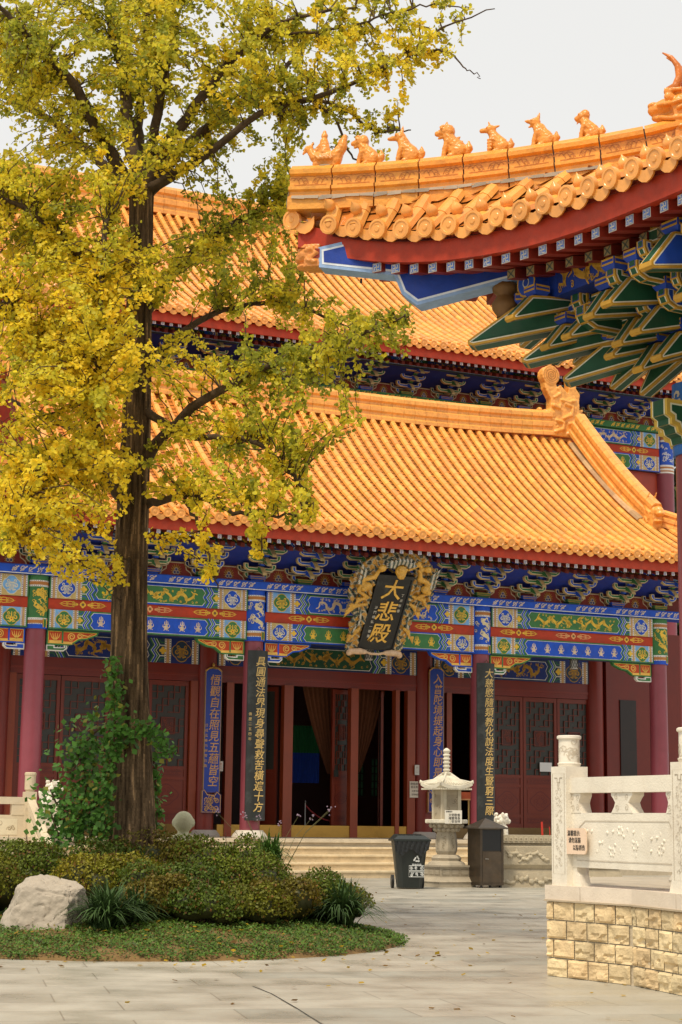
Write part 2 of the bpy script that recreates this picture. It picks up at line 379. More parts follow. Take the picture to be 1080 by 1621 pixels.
def painted_bay(P, L, h, pc, ic, oc, cc, med, content, seed, dim=1.0):
    """one beam face: L long, h high. pc panel colour, ic lining colour, oc outer chevrons, cc content colour, med=(fg, field, gold, kind)"""
    k = h / .60; WH = WHITE
    P.rect(0, 0, L, h, oc, 1)
    xe = .04 * k; band = .17 * k; box = .56 * k; chev = .46 * k
    x1 = xe + band; x2 = x1 + box; x3 = x2 + band; x4 = x3 + chev
    def both(fn):
        fn(P)
        Q = Pan(P.mb, P.o + P.A * L, -P.A, P.B, -1); Q.N = P.N; fn(Q)
    def end(Q):
        dots_band(Q, xe, x1, 0, h, 2); dots_band(Q, x2, x3, 0, h, 2)
        Q.rect(x1, 0, x2, h, med[1], 2)
        for i in range(26):       # speckled ground of the medallion box
            a = random.uniform(x1 + .03, x2 - .03); b = random.uniform(.03, h - .03)
            Q.disc((a, b), .013 * k, TAN if med[1] != TAN else WHITE, 3, 6)
        medallion(Q, ((x1 + x2) / 2, h / 2), min(box, h) * .46, med[0], med[1], med[2], 4, med[3])
        cols = [WH, GREEN, WH, BLUE, WH, GREEN]
        if oc == GREEN: cols = [WH, BLUE, WH, GREEN, WH, BLUE]
        d = .10 * k
        Q.rect(x3, 0, x3 + .16 * k, h, oc, 2)
        for t in (-1, 1): 
            Q.stroke([(x3, h * .5 + t * h * .22), (x3 + .12 * k, h * .5 + t * h * .22), (x3 + .2 * k, h * .5 + t * h * .38)], .022 * k, WH, 3)
            Q.stroke([(x3, h * .5 + t * h * .34), (x3 + .10 * k, h * .5 + t * h * .34), (x3 + .14 * k, h * .5 + t * h * .45)], .022 * k, BLUE if oc == GREEN else GREEN, 3)
        Q.lobed((x3 + .05 * k, h * .5), h * .14, GOLD, 4, 4, .3)
        ws = [.016, .05, .016, .05, .016, .04]; x = x3 + .22 * k
        for w, c in zip(ws, cols):
            Q.stroke(zig(x + w * k / 2, h, d), w * k * 1.12, c, 4); x += w * k
    both(end)
    m = .045 * k
    pa, pb = x4, L - x4
    hexa = lambda e: [(pa + .02 + e, m + e), (pb - .02 - e, m + e), (pb + .06 - e, h * .28), (pb - e, h / 2), (pb + .06 - e, h * .72), (pb - .02 - e, h - m - e), (pa + .02 + e, h - m - e), (pa - .06 + e, h * .72), (pa + e, h / 2), (pa - .06 + e, h * .28)]
    P.rect(x4 - .05 * k, 0, L - x4 + .05 * k, h, ic, 2)
    P.poly(hexa(0), WH, 5); P.poly(hexa(.014 * k), pc, 6)
    W2 = pb - pa
    if content == 'dragon':
        nd = 2 if W2 > 1.4 else 1
        for i in range(nd):
            a = pa + W2 * (i + .06) / nd; b = pa + W2 * (i + .94) / nd
            dragon(P, a, b, m + .06 * k, h - m - .06 * k, cc, 7, seed + i * 3, 1 if i == 0 else -1)
        if nd == 2: P.lobed(((pa + pb) / 2, h * .55), h * .1, cc, 7, 6, .3)
    else:
        nc = max(3, int(W2 / (.50 * k)))
        for i in range(nc): crest(P, (pa + W2 * (i + .5) / nc, h / 2), h * .62, cc, 7)

# ------------------------------------------------------------------ outlined timber pieces (bracket arms, noses)
def piece(mb, prof, o, A, B, T, fill, e1=.016, e2=.012, edge=DGOLD, line=WHITE, edgeside=None, sidefill=None):
    """prism with a gilt rim, a white line and a coloured field on both faces; T = thickness vector"""
    o, A, B, T = [np.asarray(k, float) for k in (o, A, B, T)]
    mb.prism(prof, o - T / 2, A, B, T, edge, side=edgeside or edge)
    n = np.cross(A, B); s = 1 if n.dot(T) > 0 else -1
    for q in (1, -1):
        P = Pan(mb, o + T / 2 * q, A, B, s * q)
        if e2: P.poly(inset(prof, e1), line, 1)
        P.poly(inset(prof, e1 + e2), fill, 2)
    if sidefill:
        w = np.linalg.norm(T); t = T / w; ctr = np.mean(np.array(prof), 0)
        for i in range(len(prof)):
            p, q = np.array(prof[i]), np.array(prof[(i + 1) % len(prof)]); l = np.linalg.norm(q - p)
            if l < .05: continue
            d3 = (A * (q - p)[0] + B * (q - p)[1]) / l; P = Pan(mb, o + A * p[0] + B * p[1], d3, t); nr = np.cross(d3, t); mid = (p + q) / 2 - ctr
            area = sum(prof[k - 1][0] * prof[k][1] - prof[k][0] * prof[k - 1][1] for k in range(len(prof)))
            e = (q - p) / l; on = np.array([e[1], -e[0]]) * (1 if area > 0 else -1); n3 = A * on[0] + B * on[1]
            P.N = n3 / np.linalg.norm(n3)
            P.rect(.012, -w / 2 + e1, l - .012, w / 2 - e1, line, 1); P.rect(.012, -w / 2 + e1 + e2, l - .012, w / 2 - e1 - e2, sidefill, 2)

# ------------------------------------------------------------------ roof tiling
def tile_rows(mb, rows, sp, r, tl, eave=True, seed=1, tile=TILE, nail=1.0):
    """rows: (points from eave to top, side unit vector, cap direction or None). Barrel tiles with laps, pan courses between, round and drip ends, nail caps"""
    rng = np.random.RandomState(seed)
    ang = np.linspace(0, math.pi, 6)
    for pts, side, capdir in rows:
        P = np.asarray(pts, float); side = np.asarray(side, float)
        seg = np.linalg.norm(np.diff(P, axis=0), axis=1); S = np.concatenate([[0], np.cumsum(seg)]); L = S[-1]
        if L < .08: continue
        n = max(1, int(round(L / tl))); s = np.linspace(0, L, n + 1)
        C_ = np.stack([np.interp(s, S, P[:, k]) for k in range(3)], 1)
        for i in range(n):
            a, b = C_[i], C_[i + 1]; t = (b - a); t = t / np.linalg.norm(t)
            nn = np.cross(side, t); nn = nn / np.linalg.norm(nn)
            if nn[2] < 0: nn = -nn
            j = 1 + rng.uniform(-.17, .11) - (.14 if rng.rand() < .02 else 0); hgl = rng.uniform(-.09, .06)
            c = (tile[0] * j, tile[1] * (j + hgl), tile[2] * j)
            v = [a + side * (r * math.cos(w)) + nn * (r * (.25 + math.sin(w))) for w in ang]
            v += [b + side * (r * .93 * math.cos(w)) + nn * (r * (.25 + .93 * math.sin(w))) for w in ang]
            fc = [(k, k + 1, k + 7, k + 6) for k in range(5)]; cl = [c] * 5
            fc.append((0, 1, 2, 3, 4, 5)); cl.append((TILED[0] * .8, TILED[1] * .8, TILED[2]))
            mb.add(v, fc, cl)
            # pan course to the right of this barrel
            o1 = a + side * sp / 2; o2 = b + side * sp / 2; hw = sp / 2
            j = .80 + rng.uniform(-.22, .10); c2 = (TILED[0] * j, TILED[1] * j * .92, TILED[2] * j)
            for q in range(2):
                u0, u1 = q / 2, (q + 1) / 2
                p1 = o1 + (o2 - o1) * u0; p2 = o1 + (o2 - o1) * u1
                v = [p1 - side * hw + nn * .02, p1 - nn * .0, p1 + side * hw + nn * .02, p2 - side * hw + nn * .004, p2 - nn * .018, p2 + side * hw + nn * .004]
                mb.add(v, [(0, 1, 4, 3), (1, 2, 5, 4)], c2)
        if eave:
            a, t = C_[0], C_[1] - C_[0]; t = t / np.linalg.norm(t)
            d = -(np.asarray(capdir, float) if capdir is not None else np.array([t[0], t[1], 0])); 
            d = np.array([d[0], d[1], -.12]); d = d / np.linalg.norm(d)
            sd = np.cross(d, [0, 0, 1]); sd /= np.linalg.norm(sd); up = np.cross(sd, d)
            nn = np.cross(side, t); nn = nn if nn[2] > 0 else -nn
            cc = a + nn * r * .45; R = r * 1.18
            j = 1 + rng.uniform(-.1, .05); c = (tile[0] * j, tile[1] * j * .95, tile[2] * j)
            mb.lathe(cc + d * .0, [(R, 0), (R, .05), (R * .78, .052), (R * .72, .044), (R * .34, .044), (R * .26, .052)], c, 14, axis=d)
            # drip tile
            dd = a + side * sp / 2 + d * .02 - nn * .01; hw = sp * .40
            pr = [(-hw, .045), (-hw * .98, -.025), (-hw * .82, -.068), (-hw * .48, -.098), (0, -.114), (hw * .48, -.098), (hw * .82, -.068), (hw * .98, -.025), (hw, .045), (hw * .5, .005), (0, -.012), (-hw * .5, .005)]
            mb.prism([(x * 1.0, y * r / .08) for x, y in pr], dd, sd, up, d * .02, c, side=TILED)
            k = a + t * tl * .62 + nn * r * 1.2
            mb.lathe(k, [(r * .42 * nail, -.01), (r * .55 * nail, r * .28 * nail), (r * .50 * nail, r * .55 * nail), (r * .28 * nail, r * .82 * nail), (r * .10 * nail, r * 1.0 * nail), (r * .03, r * 1.2 * nail)], c, 10, axis=nn)

def sweep(mb, path, prof, sidev, col, segs=None, gap=.0, jit=.08, seed=3, up=(0, 0, 1), dark=(.10, .06, .03)):
    """ridge moulding: closed profile (side, up) swept along the path, cut into blocks"""
    rng = np.random.RandomState(seed)
    P = np.asarray(path, float); seg = np.linalg.norm(np.diff(P, axis=0), axis=1); S = np.concatenate([[0], np.cumsum(seg)]); L = S[-1]
    up = np.asarray(up, float)
    at = lambda s: np.array([np.interp(s, S, P[:, k]) for k in range(3)])
    def tan(s):
        t = at(min(L, s + .05)) - at(max(0, s - .05)); return t / np.linalg.norm(t)
    n = segs or 1; m = len(prof); sidev = np.asarray(sidev, float)
    for i in range(n):
        s0 = L * i / n + gap / 2; s1 = L * (i + 1) / n - gap / 2; sub = max(1, int((s1 - s0) / .35)); v = []
        for k in range(sub + 1):
            s = s0 + (s1 - s0) * k / sub; c = at(s); t = tan(s); w = np.cross(sidev, t); w = w if w.dot(up) > 0 else -w
            v += [c + sidev * a + w * b for a, b in prof]
        fc = [(k * m + q, k * m + (q + 1) % m, (k + 1) * m + (q + 1) % m, (k + 1) * m + q) for k in range(sub) for q in range(m)]
        fc += [tuple(range(m))[::-1], tuple(sub * m + q for q in range(m))]
        j = 1 + rng.uniform(-jit, jit); h = rng.uniform(-.05, .05)
        mb.add(v, fc, (col[0] * j, col[1] * (j + h), col[2] * j))
    return at, tan, L

def text_mesh(txt, size, o, A, B, col, name, m, parent=None, depth=.004, align='CENTER', shear=0.0):
    cu = bpy.data.curves.new(name, 'FONT'); cu.body = txt; cu.size = size; cu.align_x = align; cu.align_y = 'CENTER'; cu.extrude = depth; cu.resolution_u = 2
    cu.shear = shear; cu.offset = size * .008
    t = bpy.data.objects.new(name, cu); COL.objects.link(t); bpy.context.view_layer.update()
    me = bpy.data.meshes.new_from_object(t.evaluated_get(bpy.context.evaluated_depsgraph_get()))
    bpy.data.objects.remove(t); bpy.data.curves.remove(cu)
    n = len(me.vertices); co = np.zeros(n * 3); me.vertices.foreach_get('co', co); co = co.reshape(-1, 3)
    bpy.data.meshes.remove(me) if False else None
    A, B = np.asarray(A, float), np.asarray(B, float); N = np.cross(A, B)
    co2 = np.asarray(o) + co[:, :1] * A + co[:, 1:2] * B + co[:, 2:3] * N
    fs = [list(p.vertices) for p in me.polygons]; bpy.data.meshes.remove(me)
    return co2, fs
def add_text(mb, txt, size, o, A, B, col, depth=.004, shear=0.0):
    v, f = text_mesh(txt, size, o, A, B, col, 'writing', None, depth=depth, shear=shear)
    if f: mb.add(v, f, col)
# ------------------------------------------------------------------ MAIN HALL
HO = np.array([-2.12, 43.5, 0.0]); HYAW = math.radians(25); Z0 = .868
HU = np.array([math.cos(HYAW), math.sin(HYAW), 0]); HV = np.array([-math.sin(HYAW), math.cos(HYAW), 0])
def LY(px, py, y):
    """photo pixel -> (x, z) on the hall's plane at depth y"""
    p = on_plane(px, py, HO + HV * y, HV) - HO; return float(p @ HU), float(p[2])
hall = thing('temple_hall', 'great temple hall with orange glazed tile roofs, painted blue and green beams and red doors', 'temple', HO, HYAW)
X, Y, Z = np.eye(3)
COLS = [-5.5, 0.0, 6.4, 12.0]; XC = 3.2
TILEX0, TILEX1 = -8.0, 14.4

# platform and steps
m = MB()
m.box((-16, -1.0, 0), (22, 14, Z0 - .08), (.50, .42, .30)); m.box((-16.04, -1.05, Z0 - .08), (22, 14, Z0), (.62, .53, .39))
m.build('platform', M_STONE, hall)
m = MB()
for k in range(4):
    y1 = -1.05 - .36 * k; z1 = Z0 - .174 * (k + 1)
    m.box((-5.75, y1 - .36, 0), (8.6, y1, z1 - .045), (.60, .47, .29)); m.box((-5.75, y1 - .385, z1 - .045), (8.6, y1 + .001, z1), (.76, .62, .40))
m.build('step_flight', M_STONE, hall)

# columns
def wrap_cyl(mb_flat, cx, cy, r):
    """flat ornament (a = arc length, b = height, n = layer) bent round a column, facing -y"""
    out = []
    for v in mb_flat.v:
        a = v[:, 0] / r; rr = r + (-v[:, 1])
        out.append(np.stack([cx + rr * np.sin(a), cy - rr * np.cos(a), v[:, 2]], 1))
    mb_flat.v = out
for ci, cxx in enumerate(COLS):
    m = MB(); m.lathe((cxx, 0, Z0 + .17), [(.248, 0), (.246, 2.2), (.236, 4.60)], COLRED, 28)
    c = m.build('column', M_LACQ, hall, autosmooth=40)
    g = BLUE if ci in (1, 2) else GREEN
    m = MB(); zb = Z0 + 4.76
    m.lathe((cxx, 0, zb), [(.275, 0), (.275, .10), (.275, .12), (.275, .20), (.275, .25), (.275, .98), (.275, 1.02), (.275, 1.10), (.275, 1.13), (.275, 1.27)],
            [BLUE, WHITE, (.5, .2, .05), WHITE, g, WHITE, (.5, .2, .05), WHITE, g, g], 28)
    fl = MB(); P = Pan(fl, (0, 0, zb), X, Z)
    for b in (.11, .22, 1.0, 1.115):
        for k in range(-9, 10): P.rect(k * .045 - .008, b - .008, k * .045 + .008, b + .008, (.08, .05, .12), 1)
    r_ = random.Random(ci)
    gc = GOLD if ci in (0, 3) else (.78, .66, .40)
    P.stroke([(.02 + .11 * math.sin(k * .9), .32 + k * .045) for k in range(13)], [.05 + .07 * math.sin(k / 12 * 3) for k in range(13)], gc, 1)
    P.lobed((.03, .84), .11, gc, 1, 5, .3)
    for k in range(16): P.spiral((r_.uniform(-.27, .27), r_.uniform(.32, .92)), .01, .05, r_.uniform(0, 6), 1.1, .022, gc, 1, 8)
    P.rect(.10, .03, .24, .24, GOLD, 2); P.rect(.125, .05, .20, .22, GREEN, 3)
    wrap_cyl(fl, cxx, 0, .275); m.v += fl.v; off = m.n; m.f += [[q + off for q in f_] for f_ in fl.f]; m.c += fl.c; m.n += fl.n
    m.build('painted_collar', M_PAINT, c)
    m = MB(); m.lathe((cxx, 0, Z0), [(.43, 0), (.44, .03), (.40, .10), (.335, .17), (.33, .19)], (.66, .60, .50), 28); m.build('column_base', M_MARBLE, c, autosmooth=40)

# painted beams of each bay
bays = [(-11.2, -5.5), (-5.5, 0.0), (0.0, 6.4), (6.4, 12.0)]
def bay_beam(x0, x1, ya, zb, big, seed, name='painted_beam', hs=(.46, .04, .22, .50), dim=False):
    h1, g, h2, h3 = hs
    L = x1 - x0; m = MB(); th = .16
    z = zb
    m.box((x0, ya - th, z), (x1, ya + th, z + h1), (.03, .05, .12)); P = Pan(m, (x0, ya - th, z), X, Z)
    if big: painted_bay(P, L, h1, GREEN, BLUE, BLUE, GOLD, (BLUE, TAN, (.75, .7, .5), 0) , 'crest', seed)
    else: painted_bay(P, L, h1, BLUE, GREEN, GREEN, (.80, .62, .45), (GREEN, SKYB, GOLD, 0), 'crest', seed)
    P.rect(0, -.0, L, .03, GREEN if not big else BLUE, 8)
    # underside line of colour
    m.box((x0, ya - th + .03, z + h1), (x1, ya + th - .03, z + h1 + g + h2), RED)
    P = Pan(m, (x0, ya - th + .03, z + h1 + g), X, Z); na = 3
    for k in range(na): arabesque(P, (L * (k + .5) / na if not big else L * (.2 + .3 * k), h2 / 2), 1.15, h2 * .95, GOLD if k % 2 == 0 else (.85, .45, .18), 1)
    z = zb + h1 + g + h2
    m.box((x0, ya - th - .02, z), (x1, ya + th, z + h3), (.03, .05, .12)); P = Pan(m, (x0, ya - th - .02, z), X, Z)
    if big: painted_bay(P, L, h3, BLUE, GREEN, BLUE, (.80, .62, .40), (GREEN, SKYB, GOLD, 1), 'dragon', seed)
    else: painted_bay(P, L, h3, GREEN, BLUE, GREEN, GOLD, (SKYB if seed % 2 else BLUE, TAN, (.75, .7, .55), 1), 'dragon', seed)
    return m.build(name, M_PAINT, hall)
for i, (a, b) in enumerate(bays): bay_beam(a + .25, b - .25, 0, Z0 + 4.78, i == 2, 3 + i)
# boarding plate over the beams
m = MB(); zp = Z0 + 6.01
m.box((-9, -.34, zp), (13.2, .3, zp + .22), BLUE); P = Pan(m, (-9, -.34, zp), X, Z)
P.rect(0, .0, 22.2, .018, WHITE, 1); P.rect(0, .2, 22.2, .22, NAVY, 1)
a = .2
while a < 22:
    for k in range(5):
        q = a + .09 + k * .2
        P.spiral((q, .11), .01, .065, k * 2, 1.2 * (-1) ** k, .03, (.66, .55, .50), 2, 10); P.stroke([(q - .06, .05), (q + .03, .12), (q + .11, .17)], .03, (.66, .55, .50), 2)
    a += 1.28
m.build('plate_beam', M_PAINT, hall)

# bracket sets -------------------------------------------------------------
def bracket_mesh(c1, c2, nt=4, out=.30, rise=.185):
    m = MB()
    m.box((-.16, -.17, .0), (.16, .17, .06), c2, .0); m.box((-.21, -.2, .06), (.21, .2, .15), c2)
    P = Pan(m, (-.21, -.2, .06), X, Z); P.stroke([(.02, .02), (.40, .02), (.40, .07), (.02, .07)], .02, DGOLD, 1, True)
    def arm(L, h, y, z, fill, line=(.82, .78, .66)):
        hk = .06
        pr = [(-L / 2 + .12, 0), (L / 2 - .12, 0), (L / 2 - .03, h * .40), (L / 2, h * .8), (L / 2, h + hk), (L / 2 - .10, h + hk), (L / 2 - .11, h * .74), (-L / 2 + .11, h * .74), (-L / 2 + .10, h + hk), (-L / 2, h + hk), (-L / 2, h * .8), (-L / 2 + .03, h * .40)]
        piece(m, pr, (0, y, z), X, Z, Y * .10, fill, .013, .011, (.62, .44, .18), line)
    arm(.62, .11, -.02, .08, c1); arm(.98, .11, .0, .24, (.01, .05, .03) if c1 == GREEN else (.008, .02, .12)); arm(1.02, .11, .0, .42, (.01, .05, .03) if c1 == GREEN else (.008, .02, .12))
    for i in range(1, nt):
        z = .06 + rise * i
        arm(.84 if i < nt - 1 else .96, .125, -out * i, z, c1)
        yo = out * i + .10
        pr = [(yo - .35, .02), (yo - .02, .0), (yo + .26, -.10), (yo + .24, -.03), (yo + .10, .11), (yo - .02, .16), (yo - .35, .16)]
        piece(m, pr, (0, 0, z - .04), -Y, Z, X * .11, c1, .012, .008, (.56, .42, .20), (.60, .56, .46))
        m.box((-.055, -yo - .1, z + .12), (.055, -yo - .02, z + .17), c2)
    me = m.build('bracket_set', M_PAINT); return me
bsA = bracket_mesh(GREEN, BLUE); bsB = bracket_mesh(BLUE, GREEN)
def place_sets(xs, y, z, k0=0):
    for i, x in enumerate(xs):
        src = (bsA, bsB)[(i + k0) % 2]
        o = bpy.data.objects.new('bracket_set', src.data); COL.objects.link(o); o.parent = hall; o.location = (x, y, z)
def span(a, b, n): return [a + (b - a) * k / n for k in range(n)]
lowx = span(-8.25, -5.5, 2) + span(-5.5, 0, 4) + span(0, 6.4, 5) + span(6.4, 12, 4) + [12.0]
place_sets(lowx, 0, Z0 + 6.23)
upx = span(-5.5, 0, 4) + span(0, 6.4, 5) + span(6.4, 12, 4) + span(12, 17.5, 4) + [17.5]
place_sets(upx, 7.2, Z0 + 13.38, 1)
for o in (bsA, bsB): bpy.data.objects.remove(o)
def frieze_board(x0, x1, y, z, xs, top, dy):
    m = MB(); m.box((x0, y + .02, z), (x1, y + .12, z + 1.1), (.09, .012, .008)); P = Pan(m, (0, y + .02, z), X, Z)
    P.rect(x0, 0, x1, .36, (.22, .025, .012), 1)
    for a, b in zip(xs[:-1], xs[1:]):
        c = (a + b) / 2; w = (b - a) / 2
        pts = [(c - w * .62, .0), (c - w * .55, .12), (c - w * .38, .20), (c - w * .34, .36), (c + w * .34, .36), (c + w * .38, .20), (c + w * .55, .12), (c + w * .62, 0)]
        P.stroke(pts, .03, (.66, .5, .3), 3); P.poly(pts, (.30, .03, .014), 2)
        for t in range(11):
            g = math.radians(-30 + t * 24); P.stroke([(c + .07 * math.cos(g), .15 + .075 * math.sin(g)), (c + .14 * math.cos(g), .17 + .16 * math.sin(g))], [.03, .01], DGOLD, 4)
        for (dx, dz_) in ((-.04, .12), (.04, .12), (0, .19)): P.disc((c + dx, dz_), .048, (.75, .6, .4), 5, 10); P.disc((c + dx, dz_), .033, (.10, .08, .22), 6, 10)
    # sloping blue soffit boards out to the eave purlin
    m.add([(x0, y, z + .40), (x1, y, z + .40), (x1, y - dy, z + top), (x0, y - dy, z + top)], [(0, 1, 2, 3)], (.012, .03, .26))
    m.build('frieze_board', M_PAINT, hall)
frieze_board(-9, 13.2, 0, Z0 + 6.23, lowx, .78, 1.15)
frieze_board(-7, 19, 7.2, Z0 + 13.38, upx, .70, 1.15)
# eave purlin with painted face
def eave_purlin(x0, x1, y, z, h, seed):
    m = MB(); m.box((x0, y - .09, z), (x1, y + .09, z + h), (.02, .05, .10)); P = Pan(m, (x0, y - .09, z), X, Z)
    L = x1 - x0; n = int(L / 2.8); w = L / n
    for k in range(n):
        Q = Pan(m, (x0 + w * k, y - .09, z), X, Z)
        Q.rect(0, 0, w, h, (BLUE, DGREEN)[k % 2], 1)
        dots_band(Q, 0, .09, 0, h, 2); Q.rect(.1, .0, .42, h, NAVY if k % 2 else DGREEN, 2); medallion(Q, (.26, h / 2), h * .46, DGREEN, NAVY, DGOLD, 3, 0); dots_band(Q, .43, .52, 0, h, 2)
        for q in range(3): Q.stroke(zig(.68 + q * .07, h, .06), .025, (WHITE, SKYB, GREEN)[q], 3); Q.stroke(zig(w - .1 - q * .07, h, -.06), .025, (WHITE, SKYB, GREEN)[q], 3)
        Q.rect(.92, .03, w - .32, h - .03, (DGREEN, NAVY)[k % 2], 2); dragon(Q, .98, w - .36, .04, h - .04, DGOLD, 3, seed + k)
        Q.rect(0, 0, w, .02, (.25, .4, .6), 5)
    m.build('eave_purlin', M_PAINT, hall)
eave_purlin(-9, 13.3, -1.22, Z0 + 6.93, .26, 5)
eave_purlin(-8, 19, 5.95, Z0 + 14.02, .24, 9)

# roofs ----------------------------------------------------------------------
def upturn(x, xc, half, run, amp):
    d = abs(x - xc) - (half - run); return amp * (max(0, d) / run) ** 2
def rafters(x0, x1, y0, z, dep, lift, name='rafter_soffit', sq=.105, sp=.25, zfn=lambda x: 0):
    m = MB(); n = int((x1 - x0) / sp)
    for k in range(n):
        x = x0 + (k + .5) * (x1 - x0) / n; dz = zfn(x)
        m.obox((x - sq / 2, y0, z + dz), (sq, 0, 0), (0, dep, lift), (0, 0, sq), (.20, .022, .012))
        Q = Pan(m, (x - sq / 2, y0, z + dz), X, Z); Q.rect(.004, .004, sq - .004, sq - .004, (.74, .70, .72), 1)
        Q.stroke([(.02, .02), (.066, .02), (.066, .066), (.03, .066), (.03, .035), (.05, .035)], .011, (.15, .22, .55), 2)
        m.obox((x - sq / 2, y0 + .42, z + dz - .085), (sq, 0, 0), (0, dep - .4, lift * .6), (0, 0, sq), (.16, .02, .012))
    for k in range(30):
        a, b = x0 + (x1 - x0) * k / 30, x0 + (x1 - x0) * (k + 1) / 30
        m.add([(a, y0 + .02, z + sq + zfn(a)), (b, y0 + .02, z + sq + zfn(b)), (b, y0 + dep, z + sq + lift + zfn(b)), (a, y0 + dep, z + sq + lift + zfn(a))], [(0, 1, 2, 3)], (.14, .02, .014))
    return m.build(name, M_PAINT, hall)
def board_strip(pts, d, h, col, name, parent=None):
    m = MB()
    for a, b in zip(pts[:-1], pts[1:]):
        a, b = np.asarray(a), np.asarray(b); e = np.array([0, 0, h])
        m.add([a, b, b + e, a + e, a + d, b + d, b + e + d, a + e + d], [(0, 1, 2, 3), (4, 7, 6, 5), (0, 4, 5, 1), (3, 2, 6, 7)], col)
    return m.build(name, M_PAINT, parent or hall)

class HipRoof:
    """front, side and back slopes of one rectangular roof; gx: gable position (half width of ridge), ye: eave depth (local y), yr: ridge depth"""
    def __init__(s, xc, half, gx, ye, yr, ze, a, b, amp, run): s.__dict__.update(locals())
    def ez(s, x): return s.ze + upturn(x, s.xc, s.half, s.run, s.amp)
    def z(s, x, t):
        e = upturn(x, s.xc, s.half, s.run, s.amp) * max(0, 1 - t / 3.0); return s.ze + e + s.a * t + s.b * t * t
    def front_rows(s, sp, x0=None, x1=None):
        rows = []; n = int((2 * s.half) / sp)
        for k in range(n):
            x = s.xc - s.half + (k + .5) * 2 * s.half / n
            if x0 is not None and not (x0 <= x <= x1): continue
            T = s.yr - s.ye
            d = abs(x - s.xc) - s.gx
            if d > 0: T = min(T, s.half - abs(x - s.xc))
            ts = np.linspace(0, T, max(3, int(T / .25)))
            rows.append(([(x, s.ye + t, s.z(x, t)) for t in ts], X, (0, 1, 0)))
        return rows
    def side_rows(s, sp, sg):
        rows = []; W_ = s.yr - s.ye; n = int(2 * W_ / sp); run = s.half - s.gx
        for k in range(n):
            y = s.ye + (k + .5) * 2 * W_ / n; T = min(run, y - s.ye, s.ye + 2 * W_ - y); ts = np.linspace(0, T, max(3, int(T / .25)))
            up_ = s.amp * (max(0, abs(y - s.yr) - (W_ - s.run)) / s.run) ** 2
            rows.append(([(s.xc + sg * (s.half - t), y, s.ze + up_ * max(0, 1 - t / 3) + s.a * t + s.b * t * t) for t in ts], Y, (-sg, 0, 0)))
        return rows
    def back(s, m):
        T = s.yr - s.ye; n = 12
        for k in range(n):
            t0, t1 = T * k / n, T * (k + 1) / n; y0, y1 = 2 * s.yr - s.ye - t0, 2 * s.yr - s.ye - t1
            w0 = s.half - t0 if s.half - t0 > s.gx else s.gx; w1 = s.half - t1 if s.half - t1 > s.gx else s.gx
            m.add([(s.xc - w0, y0, s.z(s.xc, t0)), (s.xc + w0, y0, s.z(s.xc, t0)), (s.xc + w1, y1, s.z(s.xc, t1)), (s.xc - w1, y1, s.z(s.xc, t1))], [(0, 1, 2, 3)], TILED)
    def deck(s, m, drop=.14, sides=True):
        """boarding under the tiles"""
        T = s.yr - s.ye; n = 14
        for k in range(n):
            t0, t1 = T * k / n + .1, T * (k + 1) / n + .1
            w0 = max(s.gx, s.half - t0) ; w1 = max(s.gx, s.half - t1)
            for q in range(8):
                f0, f1 = -1 + q / 4, -1 + (q + 1) / 4
                xs = [s.xc + w0 * f0, s.xc + w0 * f1, s.xc + w1 * f1, s.xc + w1 * f0]; ts = [t0, t0, t1, t1]
                m.add([(x, s.ye + t, s.z(x, t) - drop) for x, t in zip(xs, ts)], [(0, 1, 2, 3)], (.14, .03, .02))

RIDGE_PROF = [(-.20, 0), (.20, 0), (.20, .10), (.16, .14), (.16, .22), (.20, .27), (.20, .40), (.15, .45), (.15, .52), (.21, .57), (.21, .68), (.12, .78), (-.12, .78), (-.21, .68), (-.21, .57), (-.15, .52), (-.15, .45), (-.20, .40), (-.20, .27), (-.16, .22), (-.16, .14), (-.20, .10)]
def prof(w, h): return [(a * w, b * h) for a, b in RIDGE_PROF]

PR = HipRoof(XC, 11.2, 8.8, -2.2, 4.0, Z0 + 7.36, .45, .042, .95, 3.6)
roof = bpy.data.objects.new('porch_roof', None); COL.objects.link(roof); roof.parent = hall
m = MB(); tile_rows(m, PR.front_rows(.315), .315, .094, .36, seed=2)
for sg in (1, -1): tile_rows(m, PR.side_rows(.315, sg), .315, .094, .36, seed=4)
PR.back(m); m.build('tile_covering', M_TILE, roof)
m = MB(); PR.deck(m); m.build('roof_boarding', M_PAINT, roof)
# walls of the gables
for sg in (1, -1):
    m = MB(); gx = XC + sg * (8.8 - .12); pts = [(PR.ye + t, PR.z(XC, t) - .06) for t in np.linspace(1.6, 6.2, 10)]; pts += [(2 * PR.yr - y, z) for y, z in pts[::-1][1:]]
    m.add([(gx, y, z) for y, z in pts], [tuple(range(len(pts)))], DRED); m.build('gable_board', M_PAINT, roof)
# main ridge of the porch roof
zr = PR.z(XC, 6.2)
m = MB(); path = [(x, 4.0, zr - .06 + .18 * (abs(x - XC) / 8.0) ** 3) for x in np.linspace(XC - 7.9, XC + 7.9, 30)]
sweep(m, path, prof(1, .98), Y, TILE, segs=44, gap=.008); m.build('roof_ridge', M_GLAZE, roof)
